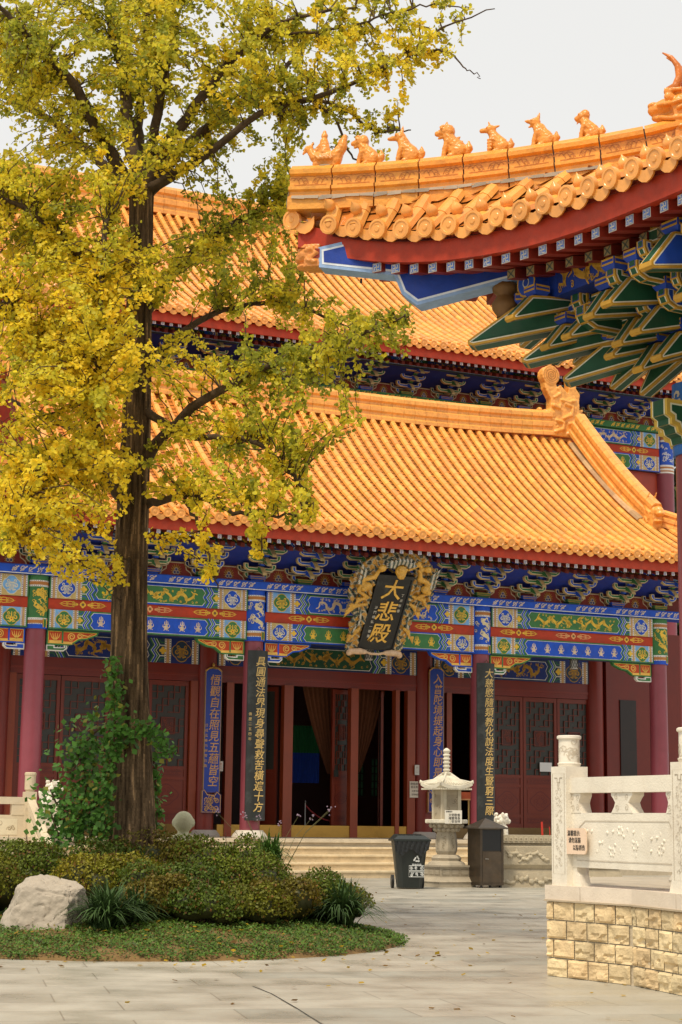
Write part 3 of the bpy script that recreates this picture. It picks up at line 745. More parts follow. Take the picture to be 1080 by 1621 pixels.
# gable ridges running down the slope, and the hip ridges beyond them
for sg in (1, -1):
    gx = XC + sg * 8.72; m = MB()
    pth = [(gx - sg * .14 * (t - 2.35) / 3.75, PR.ye + t, PR.z(XC, t) + .40 * ((t - 2.35) / 3.75)) for t in np.linspace(6.05, 2.35, 16)]
    sweep(m, pth, prof(.82, .92), X, TILE, segs=13, gap=.010, seed=5)
    m.build('gable_ridge', M_GLAZE, roof)
    m = MB(); pth = []
    for k in range(12):
        q = k / 11 * 2.15; x = XC + sg * (8.8 + q + .15); y = PR.ye + 2.4 - q - .15; t = y - PR.ye; pth.append((x, y, PR.z(x, t) + .02))
    sweep(m, pth, prof(.75, .62), np.array([1, sg, 0]) / 1.414, TILE, segs=7, gap=.01, seed=6); m.build('hip_ridge', M_GLAZE, roof)
# cement fillet beside the right gable ridge
for sg in (1, -1):
    m = MB(); pth = [(XC + sg * 8.50, PR.ye + t, PR.z(XC, t) + .07) for t in np.linspace(6.0, 2.5, 12)]
    sweep(m, pth, [(-.09, 0), (.09, 0), (.07, .10), (-.05, .07)], X, (.55, .36, .18), segs=9, jit=.2); m.build('mortar_fillet', M_STONE, roof)

def chiwen(sg, x, y, z):
    """ridge-end dragon: mouth on the ridge, tail curling up into a spiral"""
    K = 1.12; T = lambda a, b, c=0: (x - sg * a * K, y + c, z + b * K); it = []
    it.append(('p', [(-.42 * K, 0), (.46 * K, 0), (.46 * K, .95 * K), (.30 * K, 1.16 * K), (-.10 * K, .98 * K), (-.42 * K, .62 * K)], (x, y - .17, z), X * sg, Z, Y * .34))
    it.append(('p', [(-.15 * K, .6 * K), (.22 * K, .95 * K), (.02 * K, 1.20 * K), (-.22 * K, 1.34 * K), (-.30 * K, 1.62 * K), (-.62 * K, 1.62 * K), (-.60 * K, 1.30 * K), (-.42 * K, 1.0 * K), (-.36 * K, .7 * K)], (x, y - .14, z), X * sg, Z, Y * .28))
    it.append(('p', [(-.46 * K, .5 * K), (.46 * K, .8 * K), (.34 * K, 1.10 * K), (.10 * K, 1.22 * K), (-.12 * K, 1.42 * K), (-.40 * K, 1.2 * K)], (x, y - .15, z), X * sg, Z, Y * .30))
    it.append(('p', [(.27 * K * math.cos(t), .27 * K * math.sin(t)) for t in np.linspace(0, 6.28, 19)[:-1]], T(.42, 1.66, -.16), X, Z, Y * .32))
    it += [('e', T(.40, .62), (.32, .21, .15)), ('e', T(.62, .58), (.17, .16, .09), (0, sg * .4, 0)), ('e', T(.72, .70), (.08, .12, .07)), ('e', T(.5, .36), (.14, .15, .06)),
           ('c', [T(.2, .78, -.18), T(.36, .82, -.2)], .07), ('c', [T(.05, .5, -.19), T(-.2, .62, -.19), T(-.24, .84, -.19), T(-.02, .9, -.19)], .05),
           ('c', [T(.3, .12, -.18), T(.08, .2, -.2), T(.06, .38, -.19), T(.26, .42, -.19)], .055), ('c', [T(-.1, .1, -.18), T(-.34, .2, -.2), T(-.30, .42, -.19), T(-.12, .36, -.19)], .05),
           ('c', [T(.1, 1.0, -.17), T(-.1, .96, -.18), T(-.3, 1.02, -.18)], .05), ('c', [T(.32, 1.06, -.16), T(.14, 1.18, -.16), T(.2, 1.32, -.15)], .045)]
    it.append(('p', [(.12 * K, .85 * K), (.44 * K, .85 * K), (.50 * K, 1.22 * K), (.38 * K, 1.36 * K), (.38 * K, 1.66 * K), (.14 * K, 1.66 * K), (.14 * K, 1.3 * K)], (x, y - .14, z), X * sg, Z, Y * .28))
    it += [('c', [T(-.42, .72), T(-.62, .80)], [.09, .05]), ('c', [T(-.42, .56), T(-.6, .52)], [.08, .04])]
    r_ = random.Random(3)
    for q in range(46): u, w_ = r_.uniform(-.40, .55), r_.uniform(.08, 1.15); it.append(('e', T(u, w_, -.165), (r_.uniform(.03, .07), .03, r_.uniform(.02, .04)), (0, r_.uniform(0, 3), 0))) if (abs(u) < .4 and w_ < 1.0) else None
    o = sculpt('ridge_dragon', it, .019, M_GLAZE, TILE, roof, smooth_it=1, noise=.010, nscale=14)
    m_ = MB(); P = Pan(m_, (x - sg * .42 * 1.12, y - .175, z + 1.66 * 1.12), X, Z); P.spiral((0, 0), .02, .23, 0, 3.2, .024, (.45, .15, .02), 1); P.spiral((0, 0), .262, .263, 0, 1.0, .012, (.45, .15, .02), 1)
    m_.build('spiral_groove', M_GLAZE, o)
    return o
for sg in (1, -1): chiwen(sg, XC + sg * 8.32, 4.0, zr + .10)
# dragon heads ending the gable ridges
for sg in (1, -1):
    gx = XC + sg * 8.72; t = 2.25; yb = PR.ye + t; zb = PR.z(XC, t)
    it = [('p', [(0, -.02), (.34, -.16), (.46, .25), (.40, .62), (.12, .80), (0, .66)], (gx - .16, yb + .15, zb), -Y, Z, X * .32),
          ('e', (gx, yb - .30, zb + .42), (.15, .2, .15)), ('e', (gx, yb - .42, zb + .34), (.13, .12, .08)), ('e', (gx, yb - .30, zb + .14), (.12, .16, .05)),
          ('c', [(gx - .1, yb - .1, zb + .6), (gx - .12, yb + .02, zb + .85), (gx - .11, yb - .10, zb + .98)], [.05, .035, .02]), ('c', [(gx + .1, yb - .1, zb + .6), (gx + .12, yb + .02, zb + .85), (gx + .11, yb - .10, zb + .98)], [.05, .035, .02]),
          ('c', [(gx - .16, yb, zb + .5), (gx - .19, yb - .15, zb + .4), (gx - .17, yb - .08, zb + .22)], .04), ('c', [(gx - .16, yb + .1, zb + .3), (gx - .18, yb - .05, zb + .15)], .035)]
    sculpt('ridge_beast', it, .022, M_GLAZE, TILE, roof, smooth_it=2, noise=.012, nscale=14)
# eave timber
ez = lambda x: upturn(x, XC, 11.2, 3.6, .95)
board_strip([(x, -2.10, Z0 + 7.02 + ez(x)) for x in np.linspace(-7.9, 14.3, 60)], np.array([0, .05, 0]), .27, (.46, .045, .014), 'eave_board')
rafters(-7.9, 14.3, -1.98, Z0 + 6.93, .9, .30, zfn=ez)

UR = HipRoof(XC, 16.7, 13.0, 4.8, 13.6, Z0 + 14.42, .42, .030, 1.0, 4.0)
roof2 = bpy.data.objects.new('upper_roof', None); COL.objects.link(roof2); roof2.parent = hall
m = MB(); tile_rows(m, UR.front_rows(.32), .32, .096, .38, seed=8)
UR.back(m)
for sg in (1, -1): tile_rows(m, UR.side_rows(.33, sg), .33, .095, .8, seed=4)
m.build('tile_covering', M_TILE, roof2)
m = MB(); UR.deck(m); m.build('roof_boarding', M_PAINT, roof2)
m = MB(); zr2 = UR.z(XC, 8.8)
sweep(m, [(x, 13.6, zr2 - .1) for x in np.linspace(XC - 13, XC + 13, 10)], prof(1.3, 1.25), Y, TILE, segs=60, gap=.01, seed=9); m.build('roof_ridge', M_GLAZE, roof2)
for sg in (1, -1):
    m = MB(); gx = XC + sg * (13.0 - .12); pts = [(UR.ye + t, UR.z(XC, t) - .06) for t in np.linspace(3.0, 8.8, 10)]; pts += [(2 * UR.yr - y, z) for y, z in pts[::-1][1:]]
    m.add([(gx, y, z) for y, z in pts], [tuple(range(len(pts)))], DRED); m.build('gable_board', M_PAINT, roof2); m = MB()
    sweep(m, [(gx + sg * .05, UR.ye + t, UR.z(XC, t)) for t in np.linspace(8.7, 3.6, 12)], prof(.9, .9), X, TILE, segs=14, gap=.01)
    sweep(m, [(XC + sg * (13 + q), UR.ye + 3.7 - q, UR.z(XC + sg * (13 + q), 3.7 - q)) for q in np.linspace(0, 3.5, 10)], prof(.8, .7), np.array([1, sg, 0]) / 1.414, TILE, segs=10, gap=.01); m.build('gable_ridge', M_GLAZE, roof2)
ez2 = lambda x: upturn(x, XC, 16.7, 4.0, 1.0)
board_strip([(x, 4.90, Z0 + 14.07 + ez2(x)) for x in np.linspace(-13.4, 19.8, 70)], np.array([0, .05, 0]), .28, (.46, .045, .014), 'eave_board')
rafters(-9.0, 19.0, 5.02, Z0 + 14.0, .9, .28, zfn=ez2)

# upper wall, its painted beam and corner column
bay_beam(6.65, 11.75, 7.2, Z0 + 11.87, True, 21, hs=(.52, .03, .24, .50)); bay_beam(12.25, 17.2, 7.2, Z0 + 11.87, True, 22, hs=(.52, .03, .24, .50))
m = MB(); m.box((-7, 6.9, Z0 + 13.18), (19, 7.4, Z0 + 13.38), GREEN); P = Pan(m, (-7, 6.9, Z0 + 13.18), X, Z)
for k in range(19):
    for q in range(6): P.spiral((.3 + k * 1.375 + q * .19, .10), .01, .06, q * 2, 1.2, .035, GOLD, 1, 9); P.stroke([(.22 + k * 1.375 + q * .19, .04), (.38 + k * 1.375 + q * .19, .16)], .03, GOLD, 1)
m.build('plate_beam', M_PAINT, hall)
m = MB(); m.lathe((17.5, 7.2, Z0), [(.30, 0), (.30, 11.85)], COLRED, 24)
m.lathe((17.5, 7.2, Z0 + 11.85), [(.31, 0), (.31, .05), (.31, .1), (.31, .16), (.31, .22), (.31, .28), (.31, 1.05), (.31, 1.12), (.31, 1.33)], [WHITE, (.5, .2, .05), WHITE, (.5, .2, .05), WHITE, BLUE, WHITE, (.5, .2, .05), BLUE], 24)
fl = MB(); P = Pan(fl, (0, 0, Z0 + 11.85), X, Z)
for k in range(22): P.spiral((random.uniform(-.3, .3), random.uniform(.34, 1.0)), .01, .06, random.uniform(0, 6), .8, .04, (.6, .62, .7), 1, 8)
wrap_cyl(fl, 17.5, 7.2, .31); off = m.n; m.v += fl.v; m.f += [[q + off for q in f_] for f_ in fl.f]; m.c += fl.c; m.n += fl.n
m.build('column', M_LACQ, hall, autosmooth=40)
m = MB()
m.box((-11, 7.22, Z0), (-5.4, 7.4, Z0 + 13.2), (.42, .05, .02)); m.box((12.0, 7.22, Z0), (17.4, 7.4, Z0 + 13.2), (.42, .05, .02)); m.box((-5.4, 7.22, Z0 + 6), (12, 7.4, Z0 + 13.2), (.42, .05, .02))
m.box((-11.2, 7.4, Z0), (-11, 20, Z0 + 14), (.42, .05, .02)); m.box((17.5, 7.5, Z0), (17.7, 20, Z0 + 14), (.42, .05, .02))
m.box((-5.6, 3.4, Z0), (-5.45, 7.22, Z0 + 8.3), (.35, .04, .02)); m.box((12.05, 3.4, Z0), (12.2, 7.22, Z0 + 8.3), (.35, .04, .02))
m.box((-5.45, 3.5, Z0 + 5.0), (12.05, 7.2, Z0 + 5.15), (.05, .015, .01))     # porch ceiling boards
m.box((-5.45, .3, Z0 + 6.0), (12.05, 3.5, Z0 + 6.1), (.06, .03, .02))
m.build('wall', M_LACQ, hall)
# back wall of the hall with two dim latticed windows
m = MB(); zw = Z0
bx = [LY(560, 1230, 13.0)[0], LY(605, 1230, 13.0)[0]]
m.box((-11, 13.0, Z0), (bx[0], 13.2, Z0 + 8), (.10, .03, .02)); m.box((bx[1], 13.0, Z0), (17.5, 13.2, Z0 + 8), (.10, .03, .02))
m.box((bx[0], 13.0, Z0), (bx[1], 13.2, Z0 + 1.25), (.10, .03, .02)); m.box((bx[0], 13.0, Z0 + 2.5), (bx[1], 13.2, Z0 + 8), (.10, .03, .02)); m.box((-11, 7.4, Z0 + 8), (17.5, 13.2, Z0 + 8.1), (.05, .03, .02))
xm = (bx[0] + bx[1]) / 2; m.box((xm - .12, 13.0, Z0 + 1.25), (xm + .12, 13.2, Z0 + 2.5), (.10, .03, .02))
for k in range(9):
    x = bx[0] + (bx[1] - bx[0]) * k / 8; m.box((x - .02, 13.03, Z0 + 1.25), (x + .02, 13.07, Z0 + 2.5), (.05, .02, .015))
for k in range(6): m.box((bx[0], 13.04, Z0 + 1.25 + .25 * k - .02), (bx[1], 13.08, Z0 + 1.25 + .25 * k + .02), (.05, .02, .015))
m.build('back_wall', M_LACQ, hall)
m = MB(); m.box((bx[0], 13.1, Z0 + 1.25), (bx[1], 13.11, Z0 + 2.5), (.10, .16, .11)); m.build('window_paper', mat('window_paper', rough=.9, var=.2, transl=.8), hall)

# spandrel brackets beside the columns
def spandrel(cx, s, rim, L=1.28):
    m = MB(); z1 = Z0 + 4.775
    pr = [(0, 0), (L, 0), (L - .06, -.10), (L - .30, -.20), (L - .50, -.23), (.62, -.34), (.52, -.36), (0, -.36)]
    o = np.array([cx + s * .26, 0, z1])
    piece(m, pr, o, X * s, Z, Y * .12, (.55, .06, .012), .035, .014, rim, GOLD)
    for q in (1, -1):
        P = Pan(m, o + Y * .06 * q, X * s, Z, (1 if s < 0 else -1) * (1 if q > 0 else -1)); P.N = Y * q
        P.rect(.36, -.31, .40, -.03, rim, 3); P.rect(.40, -.33, .62, -.27, (.85, .50, .10), 3); P.rect(.06, -.32, .36, -.25, (.85, .50, .10), 3)
        for k in range(5): P.stroke([(.2, -.26), (.2 + (k - 2) * .045, -.17), (.2 + (k - 2) * .06, -.08)], [.025, .02, .01], (.85, .50, .10), 4)
        P.spiral((.60, -.15), .02, .10, 0, 1.8, .03, (.85, .50, .10), 4); P.spiral((.80, -.13), .02, .075, 3, -1.6, .028, (.85, .50, .10), 4); P.stroke([(.86, -.10), (1.0, -.12), (1.12, -.05)], [.03, .02, .01], (.85, .50, .10), 4)
    pr = [(.05, -.37), (.52, -.37), (.52, -.45), (.47, -.50), (.05, -.50)]
    piece(m, [(.0, -.50), (.42, -.50), (.50, -.43), (.50, -.34), (.43, -.34), (.43, -.41), (.2, -.41), (.2, -.36), (.0, -.36)], o, X * s, Z, Y * .10, BLUE if rim == BLUE else GREEN, .012, .014, WHITE, WHITE)
    m.build('spandrel_bracket', M_PAINT, hall)
for i, c in enumerate(COLS):
    spandrel(c, -1, BLUE if i in (0, 2) else GREEN); spandrel(c, 1, BLUE if i in (1, ) else GREEN) if i < 3 else None

# inner wall under the porch -------------------------------------------------
YD = 3.2
for c in COLS:
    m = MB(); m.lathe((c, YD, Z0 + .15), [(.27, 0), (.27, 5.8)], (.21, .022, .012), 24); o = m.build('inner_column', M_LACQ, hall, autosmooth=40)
    m = MB(); m.lathe((c, YD, Z0), [(.44, 0), (.45, .04), (.36, .15), (.34, .17)], (.50, .44, .38), 24); m.build('column_base', M_STONE, o, autosmooth=40)
for i, (a, b) in enumerate(bays[1:]):
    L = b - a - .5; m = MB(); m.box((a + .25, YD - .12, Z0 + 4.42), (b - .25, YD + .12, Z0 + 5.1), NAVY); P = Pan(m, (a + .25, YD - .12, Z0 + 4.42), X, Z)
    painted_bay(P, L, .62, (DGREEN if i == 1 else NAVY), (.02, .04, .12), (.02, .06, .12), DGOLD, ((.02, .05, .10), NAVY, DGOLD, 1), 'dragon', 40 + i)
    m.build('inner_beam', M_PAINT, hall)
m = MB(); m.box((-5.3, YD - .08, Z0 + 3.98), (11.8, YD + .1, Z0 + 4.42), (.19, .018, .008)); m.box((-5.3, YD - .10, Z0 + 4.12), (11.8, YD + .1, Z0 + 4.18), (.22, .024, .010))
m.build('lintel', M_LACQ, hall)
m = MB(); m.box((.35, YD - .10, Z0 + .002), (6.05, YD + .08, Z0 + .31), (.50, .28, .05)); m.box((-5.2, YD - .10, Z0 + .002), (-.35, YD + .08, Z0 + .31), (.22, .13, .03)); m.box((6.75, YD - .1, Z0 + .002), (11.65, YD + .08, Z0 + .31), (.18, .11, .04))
m.build('threshold', mat('brass_sheet', rough=.32, metal=.55, var=.25, vscale=2, dirt=.4, dirtcol=(.14, .09, .03), dscale=2), hall)

def lattice(P, w, h, col, layer, seed):
    """geometric wooden lattice round a square carved boss"""
    t = .022; r = random.Random(seed); 
    mb = P.mb
    def bar(a0, b0, a1, b1, d=.02):
        a0, a1 = min(a0, a1), max(a0, a1); b0, b1 = min(b0, b1), max(b0, b1)
        mb.obox(P.o + P.A * (a0 - t / 2) + P.B * (b0 - t / 2), P.A * (a1 - a0 + t), P.B * (b1 - b0 + t), P.N * d, col)
    nx, ny = 6, 12; gx, gy = w / nx, h / ny
    cells = set()
    for i in range(nx):
        for j in range(ny + 1):
            mid = 1.7 <= i + .5 <= 4.3 and 4.6 < j < 7.4
            if not mid and (i * 7 + j * 5) % 3 != 0: bar(i * gx, j * gy, (i + 1) * gx, j * gy)
    for i in range(nx + 1):
        for j in range(ny):
            mid = 1.7 < i < 4.3 and 4.4 < j + .5 < 7.6
            if not mid and (i * 5 + j * 7 + 1) % 3 != 0: bar(i * gx, j * gy, i * gx, (j + 1) * gy)
    a0, a1, b0, b1 = w * .30, w * .70, h * .40, h * .60
    for q in ((a0, b0, a1, b0), (a0, b1, a1, b1), (a0, b0, a0, b1), (a1, b0, a1, b1)): bar(*q, d=.035)
    P.rect(a0, b0, a1, b1, (col[0] * .45, col[1] * .45, col[2] * .45), 1)
    for k in range(10): P.spiral((r.uniform(a0 + .05, a1 - .05), r.uniform(b0 + .05, b1 - .05)), .01, .055, r.uniform(0, 6), 1.2, .022, (col[0] * 1.25, col[1] * 1.3, col[2] * 1.3), 4, 8)
def door_leaf(name, x0, w, y, z0=Z0 + .31, h=3.66, ang=0, parent=None, seed=0):
    d = bpy.data.objects.new(name, None); COL.objects.link(d); d.parent = hall; d.location = (x0, y, z0); d.rotation_euler = (0, 0, ang)
    m = MB(); s = .085; c = DOORR
    zs = [0, .10, .28, .36, 1.12, 1.2, 1.38, 1.46, h - .12, h]
    for a in (0, w - s): m.box((a, -.035, 0), (a + s, .035, h), c)
    for a, b in ((0, .10), (.28, .36), (1.12, 1.20), (1.38, 1.46), (h - .12, h)): m.box((s, -.033, a), (w - s, .033, b), c)
    m.build('door_frame', M_LACQ, d)
    m = MB()
    for a, b in ((.10, .28), (.36, 1.12), (1.20, 1.38)):
        m.box((s, -.012, a), (w - s, .012, b), (c[0] * .92, c[1] * .92, c[2])); P = Pan(m, (s, -.012, a), X, Z); ww, hh = w - 2 * s, b - a
        m.prism(inset([(0, 0), (ww, 0), (ww, hh), (0, hh)], .05), (s, -.012, a), X, Z, -Y * .008, c)
        rl = (.12, .012, .008)
        if hh > .5:
            P.N = -Y; Q = Pan(m, (s, -.021, a), X, Z); R = min(ww, hh) * .36
            pts = [(ww / 2 + R * 1.12 * (1 + .10 * math.cos(4 * t)) * math.cos(t), hh / 2 + R * .9 * (1 + .10 * math.cos(4 * t)) * math.sin(t)) for t in np.linspace(0, 6.283, 33)[:-1]]
            Q.stroke(pts, .022, rl, 1, True)
            for k in range(6): Q.spiral((ww / 2 + R * .5 * math.cos(k * 1.05), hh / 2 + R * .42 * math.sin(k * 1.05)), .01, R * .3, k, 1.2, .018, rl, 1, 10)
        else:
            Q = Pan(m, (s, -.021, a), X, Z); Q.stroke([(.07, .05), (ww - .07, .05), (ww - .07, hh - .05), (.07, hh - .05)], .014, rl, 1, True)
            for k in range(6): Q.stroke([(.12 + k * (ww - .24) / 6, hh * .4), (.16 + k * (ww - .24) / 6, hh * .62), (.2 + k * (ww - .24) / 6, hh * .42)], .016, rl, 1)
    m.build('door_panel', M_LACQ, d)
    m = MB(); P = Pan(m, (s, .0, 1.46), X, Z); P.N = -Y; lattice(P, w - 2 * s, h - .12 - 1.46, (c[0] * .85, c[1] * 1.0, c[2] * 1.0), 1, seed)
    m.box((s, .012, 1.46), (w - s, .016, h - .12), (.035, .035, .028)); m.build('lattice', M_LACQ, d)
    return d
# left bay: four closed leaves, right bay: one open bay and three leaves
def post_box(lo, hi, col, name='door_jamb'):
    q = MB(); q.box(lo, hi, col); q.build(name, M_LACQ, hall)
class _J: box = staticmethod(lambda lo, hi, c: post_box(lo, hi, c))
m_j = _J()
def jamb(x, w=.16, d=.13): post_box((x - w / 2, YD - d, Z0), (x + w / 2, YD + .1, Z0 + 3.99), (.27, .045, .012))
xs = [LY(p, 1200, YD)[0] for p in (20, 92, 170, 232, 297)]
for a, b in zip(xs[:-1], xs[1:]): door_leaf('door', a, b - a - .02, YD, seed=int(a * 10)); 
for x in (xs[0] - .12, xs[-1] + .10): jamb(x, .2)
m_j.box((-5.3, YD - .05, Z0), (xs[0] - .2, YD + .1, Z0 + 4), (.25, .03, .015)); m_j.box((xs[-1] + .2, YD - .05, Z0), (-.2, YD + .1, Z0 + 4), (.27, .03, .016))
xr = [LY(p, 1200, YD)[0] for p in (778, 828, 882, 936)]
for a, b in zip(xr[:-1], xr[1:]): door_leaf('door', a, b - a - .02, YD, seed=int(a * 10))
jamb(xr[0] - .1, .2); jamb(xr[-1] + .1, .2); m_j.box((xr[-1] + .2, YD - .05, Z0), (11.8, YD + .1, Z0 + 4), (.27, .03, .016))
for p, w_ in ((360, .20), (453, .26), (558, .22), (626, .12), (648, .24), (708, .16), (750, .14)): jamb(LY(p, 1200, YD)[0], w_)
for p0, wd, an in ((412, .95, 1.25), (440, .8, 2.2), (526, .62, .15), (606, .8, 1.2)):
    door_leaf('door', LY(p0, 1200, YD + .3)[0], wd, YD + .35, ang=an, seed=p0)
# end recess right of the doors
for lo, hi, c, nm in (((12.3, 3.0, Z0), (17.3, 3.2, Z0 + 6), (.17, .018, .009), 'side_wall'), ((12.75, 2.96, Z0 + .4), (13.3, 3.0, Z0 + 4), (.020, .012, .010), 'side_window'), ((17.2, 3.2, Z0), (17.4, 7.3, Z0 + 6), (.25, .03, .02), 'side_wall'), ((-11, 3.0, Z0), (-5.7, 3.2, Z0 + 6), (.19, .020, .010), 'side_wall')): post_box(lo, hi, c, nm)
# ------------------------------------------------------------------ SIDE HALL (near, right): corner of its roof, brackets, column
PH = [math.radians(a) for a in [61, 59, 56, 53, 51, 49, 47.5, 46, 44, 41, 38, 35, 33, 32, 31.5, 31, 31] + [31] * 16]
SP = .302
tip = at_depth(460, 352, 18.12)
ek = [at_depth(487, 354, 18.0)]
for a in PH[:-1]: ek.append(ek[-1] + SP * np.array([math.sin(a), -math.cos(a), 0]))
pyk = [(462, 475, 474, 478, 488, 492, 473, 466, 458, 440, 420, 397, 375, 350, 328, 303, 275)[k] / 1.6875 + 80 for k in range(17)]
zz = []
for k in range(17):
    d = ek[k] - CAMP; pz = on_plane(CX + F * (d[0] / d[1]), pyk[k], ek[k], [0, 1, 0])[2]; zz.append(pz)
fit = np.polyfit(np.arange(17), zz, 3)
for k in range(len(ek)): ek[k][2] = np.polyval(fit, min(k, 15)) if k < 16 else np.polyval(fit, 15)
PSI = math.radians(75); HD = np.array([math.sin(PSI), -math.cos(PSI), 0]); HN = np.array([-HD[1], HD[0], 0])   # along the hip, across it (away)
hip_px_top = [(470, 265), (546, 265), (624, 259.5), (736, 247), (843, 233), (950, 215), (1062, 195)]
hip_px_bot = [(468, 324), (560, 316), (677, 305), (843, 284.5), (950, 265), (1062, 236)]
def hip_pt(px, py): p = on_plane(px, py, tip, HN); return float((p - tip) @ HD), float(p[2])
ht = np.array([hip_pt(*p) for p in hip_px_top]); hb = np.array([hip_pt(*p) for p in hip_px_bot])
fb = np.polyfit(hb[:, 0], hb[:, 1], 2); ft = np.polyfit(ht[:, 0], ht[:, 1], 2)
RH = .37
def hz(c):      # roof height under the hip ridge, c metres in from the corner
    e = 3.1; s = float(np.polyval(np.polyder(ft), e))
    return float(np.polyval(ft, c)) - RH if c <= e else float(np.polyval(ft, e)) - RH + max(s * .6, .05) * (c - e) + .06 * (c - e) ** 2
def hpt(c, z=0.0): return np.array([tip[0] + HD[0] * c, tip[1] + HD[1] * c, hz(c) + z])
COLC = 4.20
sbase = np.array([tip[0] + HD[0] * COLC, tip[1] + HD[1] * COLC, .76])
side = thing('side_hall', 'near corner of a side hall with upswept orange eave, ridge figures and green bracket beaks', 'temple', (sbase[0], sbase[1], 0))
SL = Matrix.Translation((-sbase[0], -sbase[1], 0))
def adopt(o, p=None):
    o.parent = p or side
    if p is None: o.matrix_parent_inverse = SL
    return o
sroof = bpy.data.objects.new('corner_roof', None); COL.objects.link(sroof); sroof.parent = side; sroof.matrix_parent_inverse = SL
# tiles: from each eave point up to the hip, mirrored for the far slope
def mirror(p):
    q = np.asarray(p, float).copy(); d = (q[:2] - tip[:2]) @ HN[:2]; q[:2] -= 2 * d * HN[:2]; return q
rows = []
hc = []; TK = []
for k in range(len(ek)):
    a = PH[k]; g = np.array([math.cos(a), math.sin(a), 0])
    A_ = np.array([[g[0], -HD[0]], [g[1], -HD[1]]]); t, c = np.linalg.solve(A_, (tip - ek[k])[:2]); hc.append(c); TK.append(max(.02, t))
    zt = hz(c); z0 = ek[k][2]
    if t <= .1 or c > 9: continue
    ts = np.linspace(0, 1, max(3, int(t / .2)))
    pts = [np.array([*(ek[k] + g * t * q)[:2], z0 + (zt - z0) * (.72 * q + .28 * q * q)]) for q in ts]
    sv = np.array([math.sin(a), -math.cos(a), 0]); rows.append((pts, sv, g))
    md = mirror(tip + g) - tip; ms = mirror(tip + sv) - tip
    rows.append(([mirror(p) for p in pts], -ms, md))
q0 = ek[0] - SP * .62 * np.array([math.sin(PH[0]), -math.cos(PH[0]), 0]) + Z * .02; g0 = np.array([math.cos(PH[0]), math.sin(PH[0]), 0])
rows.append(([q0 + g0 * .03, q0 + g0 * .12 + Z * .02, q0 + g0 * .2 + Z * .05], np.array([math.sin(PH[0]), -math.cos(PH[0]), 0]), g0))
m = MB(); tile_rows(m, rows, SP, .088, .30, seed=31, nail=1.35); adopt(m.build('tile_covering', M_TILE, autosmooth=35), sroof)
m = MB()
dk_rows = rows[:-1][0::2]
for (pa, sa, ga), (pb, sb, gb) in zip(dk_rows[:-1], dk_rows[1:]):
    for f in (lambda p: p, mirror):
        n = 8; qa = [np.asarray(pa[int(i * (len(pa) - 1) / n)]) for i in range(n + 1)]; qb = [np.asarray(pb[int(i * (len(pb) - 1) / n)]) for i in range(n + 1)]
        for i in range(n): m.add([f(p) - Z * .10 for p in (qa[i], qb[i], qb[i + 1], qa[i + 1])], [(0, 1, 2, 3)], (.16, .03, .02))
adopt(m.build('roof_boarding', M_PAINT), sroof)
# hip ridge of moulded blocks
c0 = hip_pt(1023, 172)[0] + .40; hp = [hpt(c) for c in np.linspace(.0, c0 + .1, 26)]
PF2 = [(-.15, -.16), (.15, -.16), (.15, .0), (.12, .02), (.12, .07), (.15, .09), (.15, .13), (.105, .15), (.105, .27), (.15, .29), (.155, .34), (.11, .37), (.07, .42), (-.07, .42), (-.11, .37), (-.155, .34), (-.15, .29), (-.105, .27), (-.105, .15), (-.15, .13), (-.15, .09), (-.12, .07), (-.12, .02), (-.15, .0)]
kz = RH / .42
m = MB(); at_, tan_, L_ = sweep(m, hp, [(a, b * kz) for a, b in PF2], -HN, (.80, .33, .045), segs=9, gap=.016, jit=.05, seed=12)
sweep(m, hp, [(-.08, 0), (.08, 0), (.08, .38 * kz), (-.08, .38 * kz)], -HN, (.09, .05, .025), segs=1)
rc = random.Random(5)
for i in range(9):
    s0 = L_ * i / 9 + .06; s1 = L_ * (i + 1) / 9 - .06; a, b = at_(s0), at_(s1); w = np.cross(-HN, (b - a) / np.linalg.norm(b - a)); w = w if w[2] > 0 else -w
    P = Pan(m, a - HN * .105 + w * .15 * kz, (b - a) / np.linalg.norm(b - a), w); P.N = -HN; l = s1 - s0; dk = (.52, .17, .02); h = .12 * kz
    for s in (-1, 1):
        c = l / 2
        for q in range(3): P.stroke([(c + s * (.02 + .05 * q), h * .25), (c + s * (.05 + .05 * q), h * .75), (c + s * (.10 + .055 * q), h * .85), (c + s * (.14 + .05 * q), h * .55)], .011, dk, 1)
        P.spiral((c + s * .06, h * .35), .005, .03, 0, s * 1.4, .010, dk, 1, 10)
    P.stroke([(0, h * .98), (l, h * .98)], .008, dk, 1); P.stroke([(0, .01), (l, .01)], .008, dk, 1)
adopt(m.build('hip_ridge', M_GLAZE), sroof)
# mortar bed beneath it
m = MB()
for i in range(22):
    c0, c1 = .05 + i * .15, .05 + (i + 1) * .15; j = rc.uniform(.05, .09)
    p0, p1 = hpt(c0, -.05), hpt(c1, -.05)
    for s in (-1, 1):
        m.add([p0 + HN * s * .14 + Z * .065, p1 + HN * s * .14 + Z * .065, p1 + HN * s * (.158 + j * .25) + Z * (.05 - j * .5), p0 + HN * s * (.158 + rc.uniform(0, .02)) + Z * rc.uniform(.0, .03)], [(0, 1, 2, 3)], tuple(np.array(CEM) * rc.uniform(.85, 1.25)))
m.add([hpt(0, -.14) + HN * .16, hpt(0, -.14) - HN * .16, hpt(0.02, .10) - HN * .13, hpt(0.02, .10) + HN * .13, hpt(-.05, .0)], [(0, 1, 4), (1, 2, 4), (2, 3, 4), (3, 0, 4)], CEM)
adopt(m.build('mortar_bed', M_STONE), sroof)
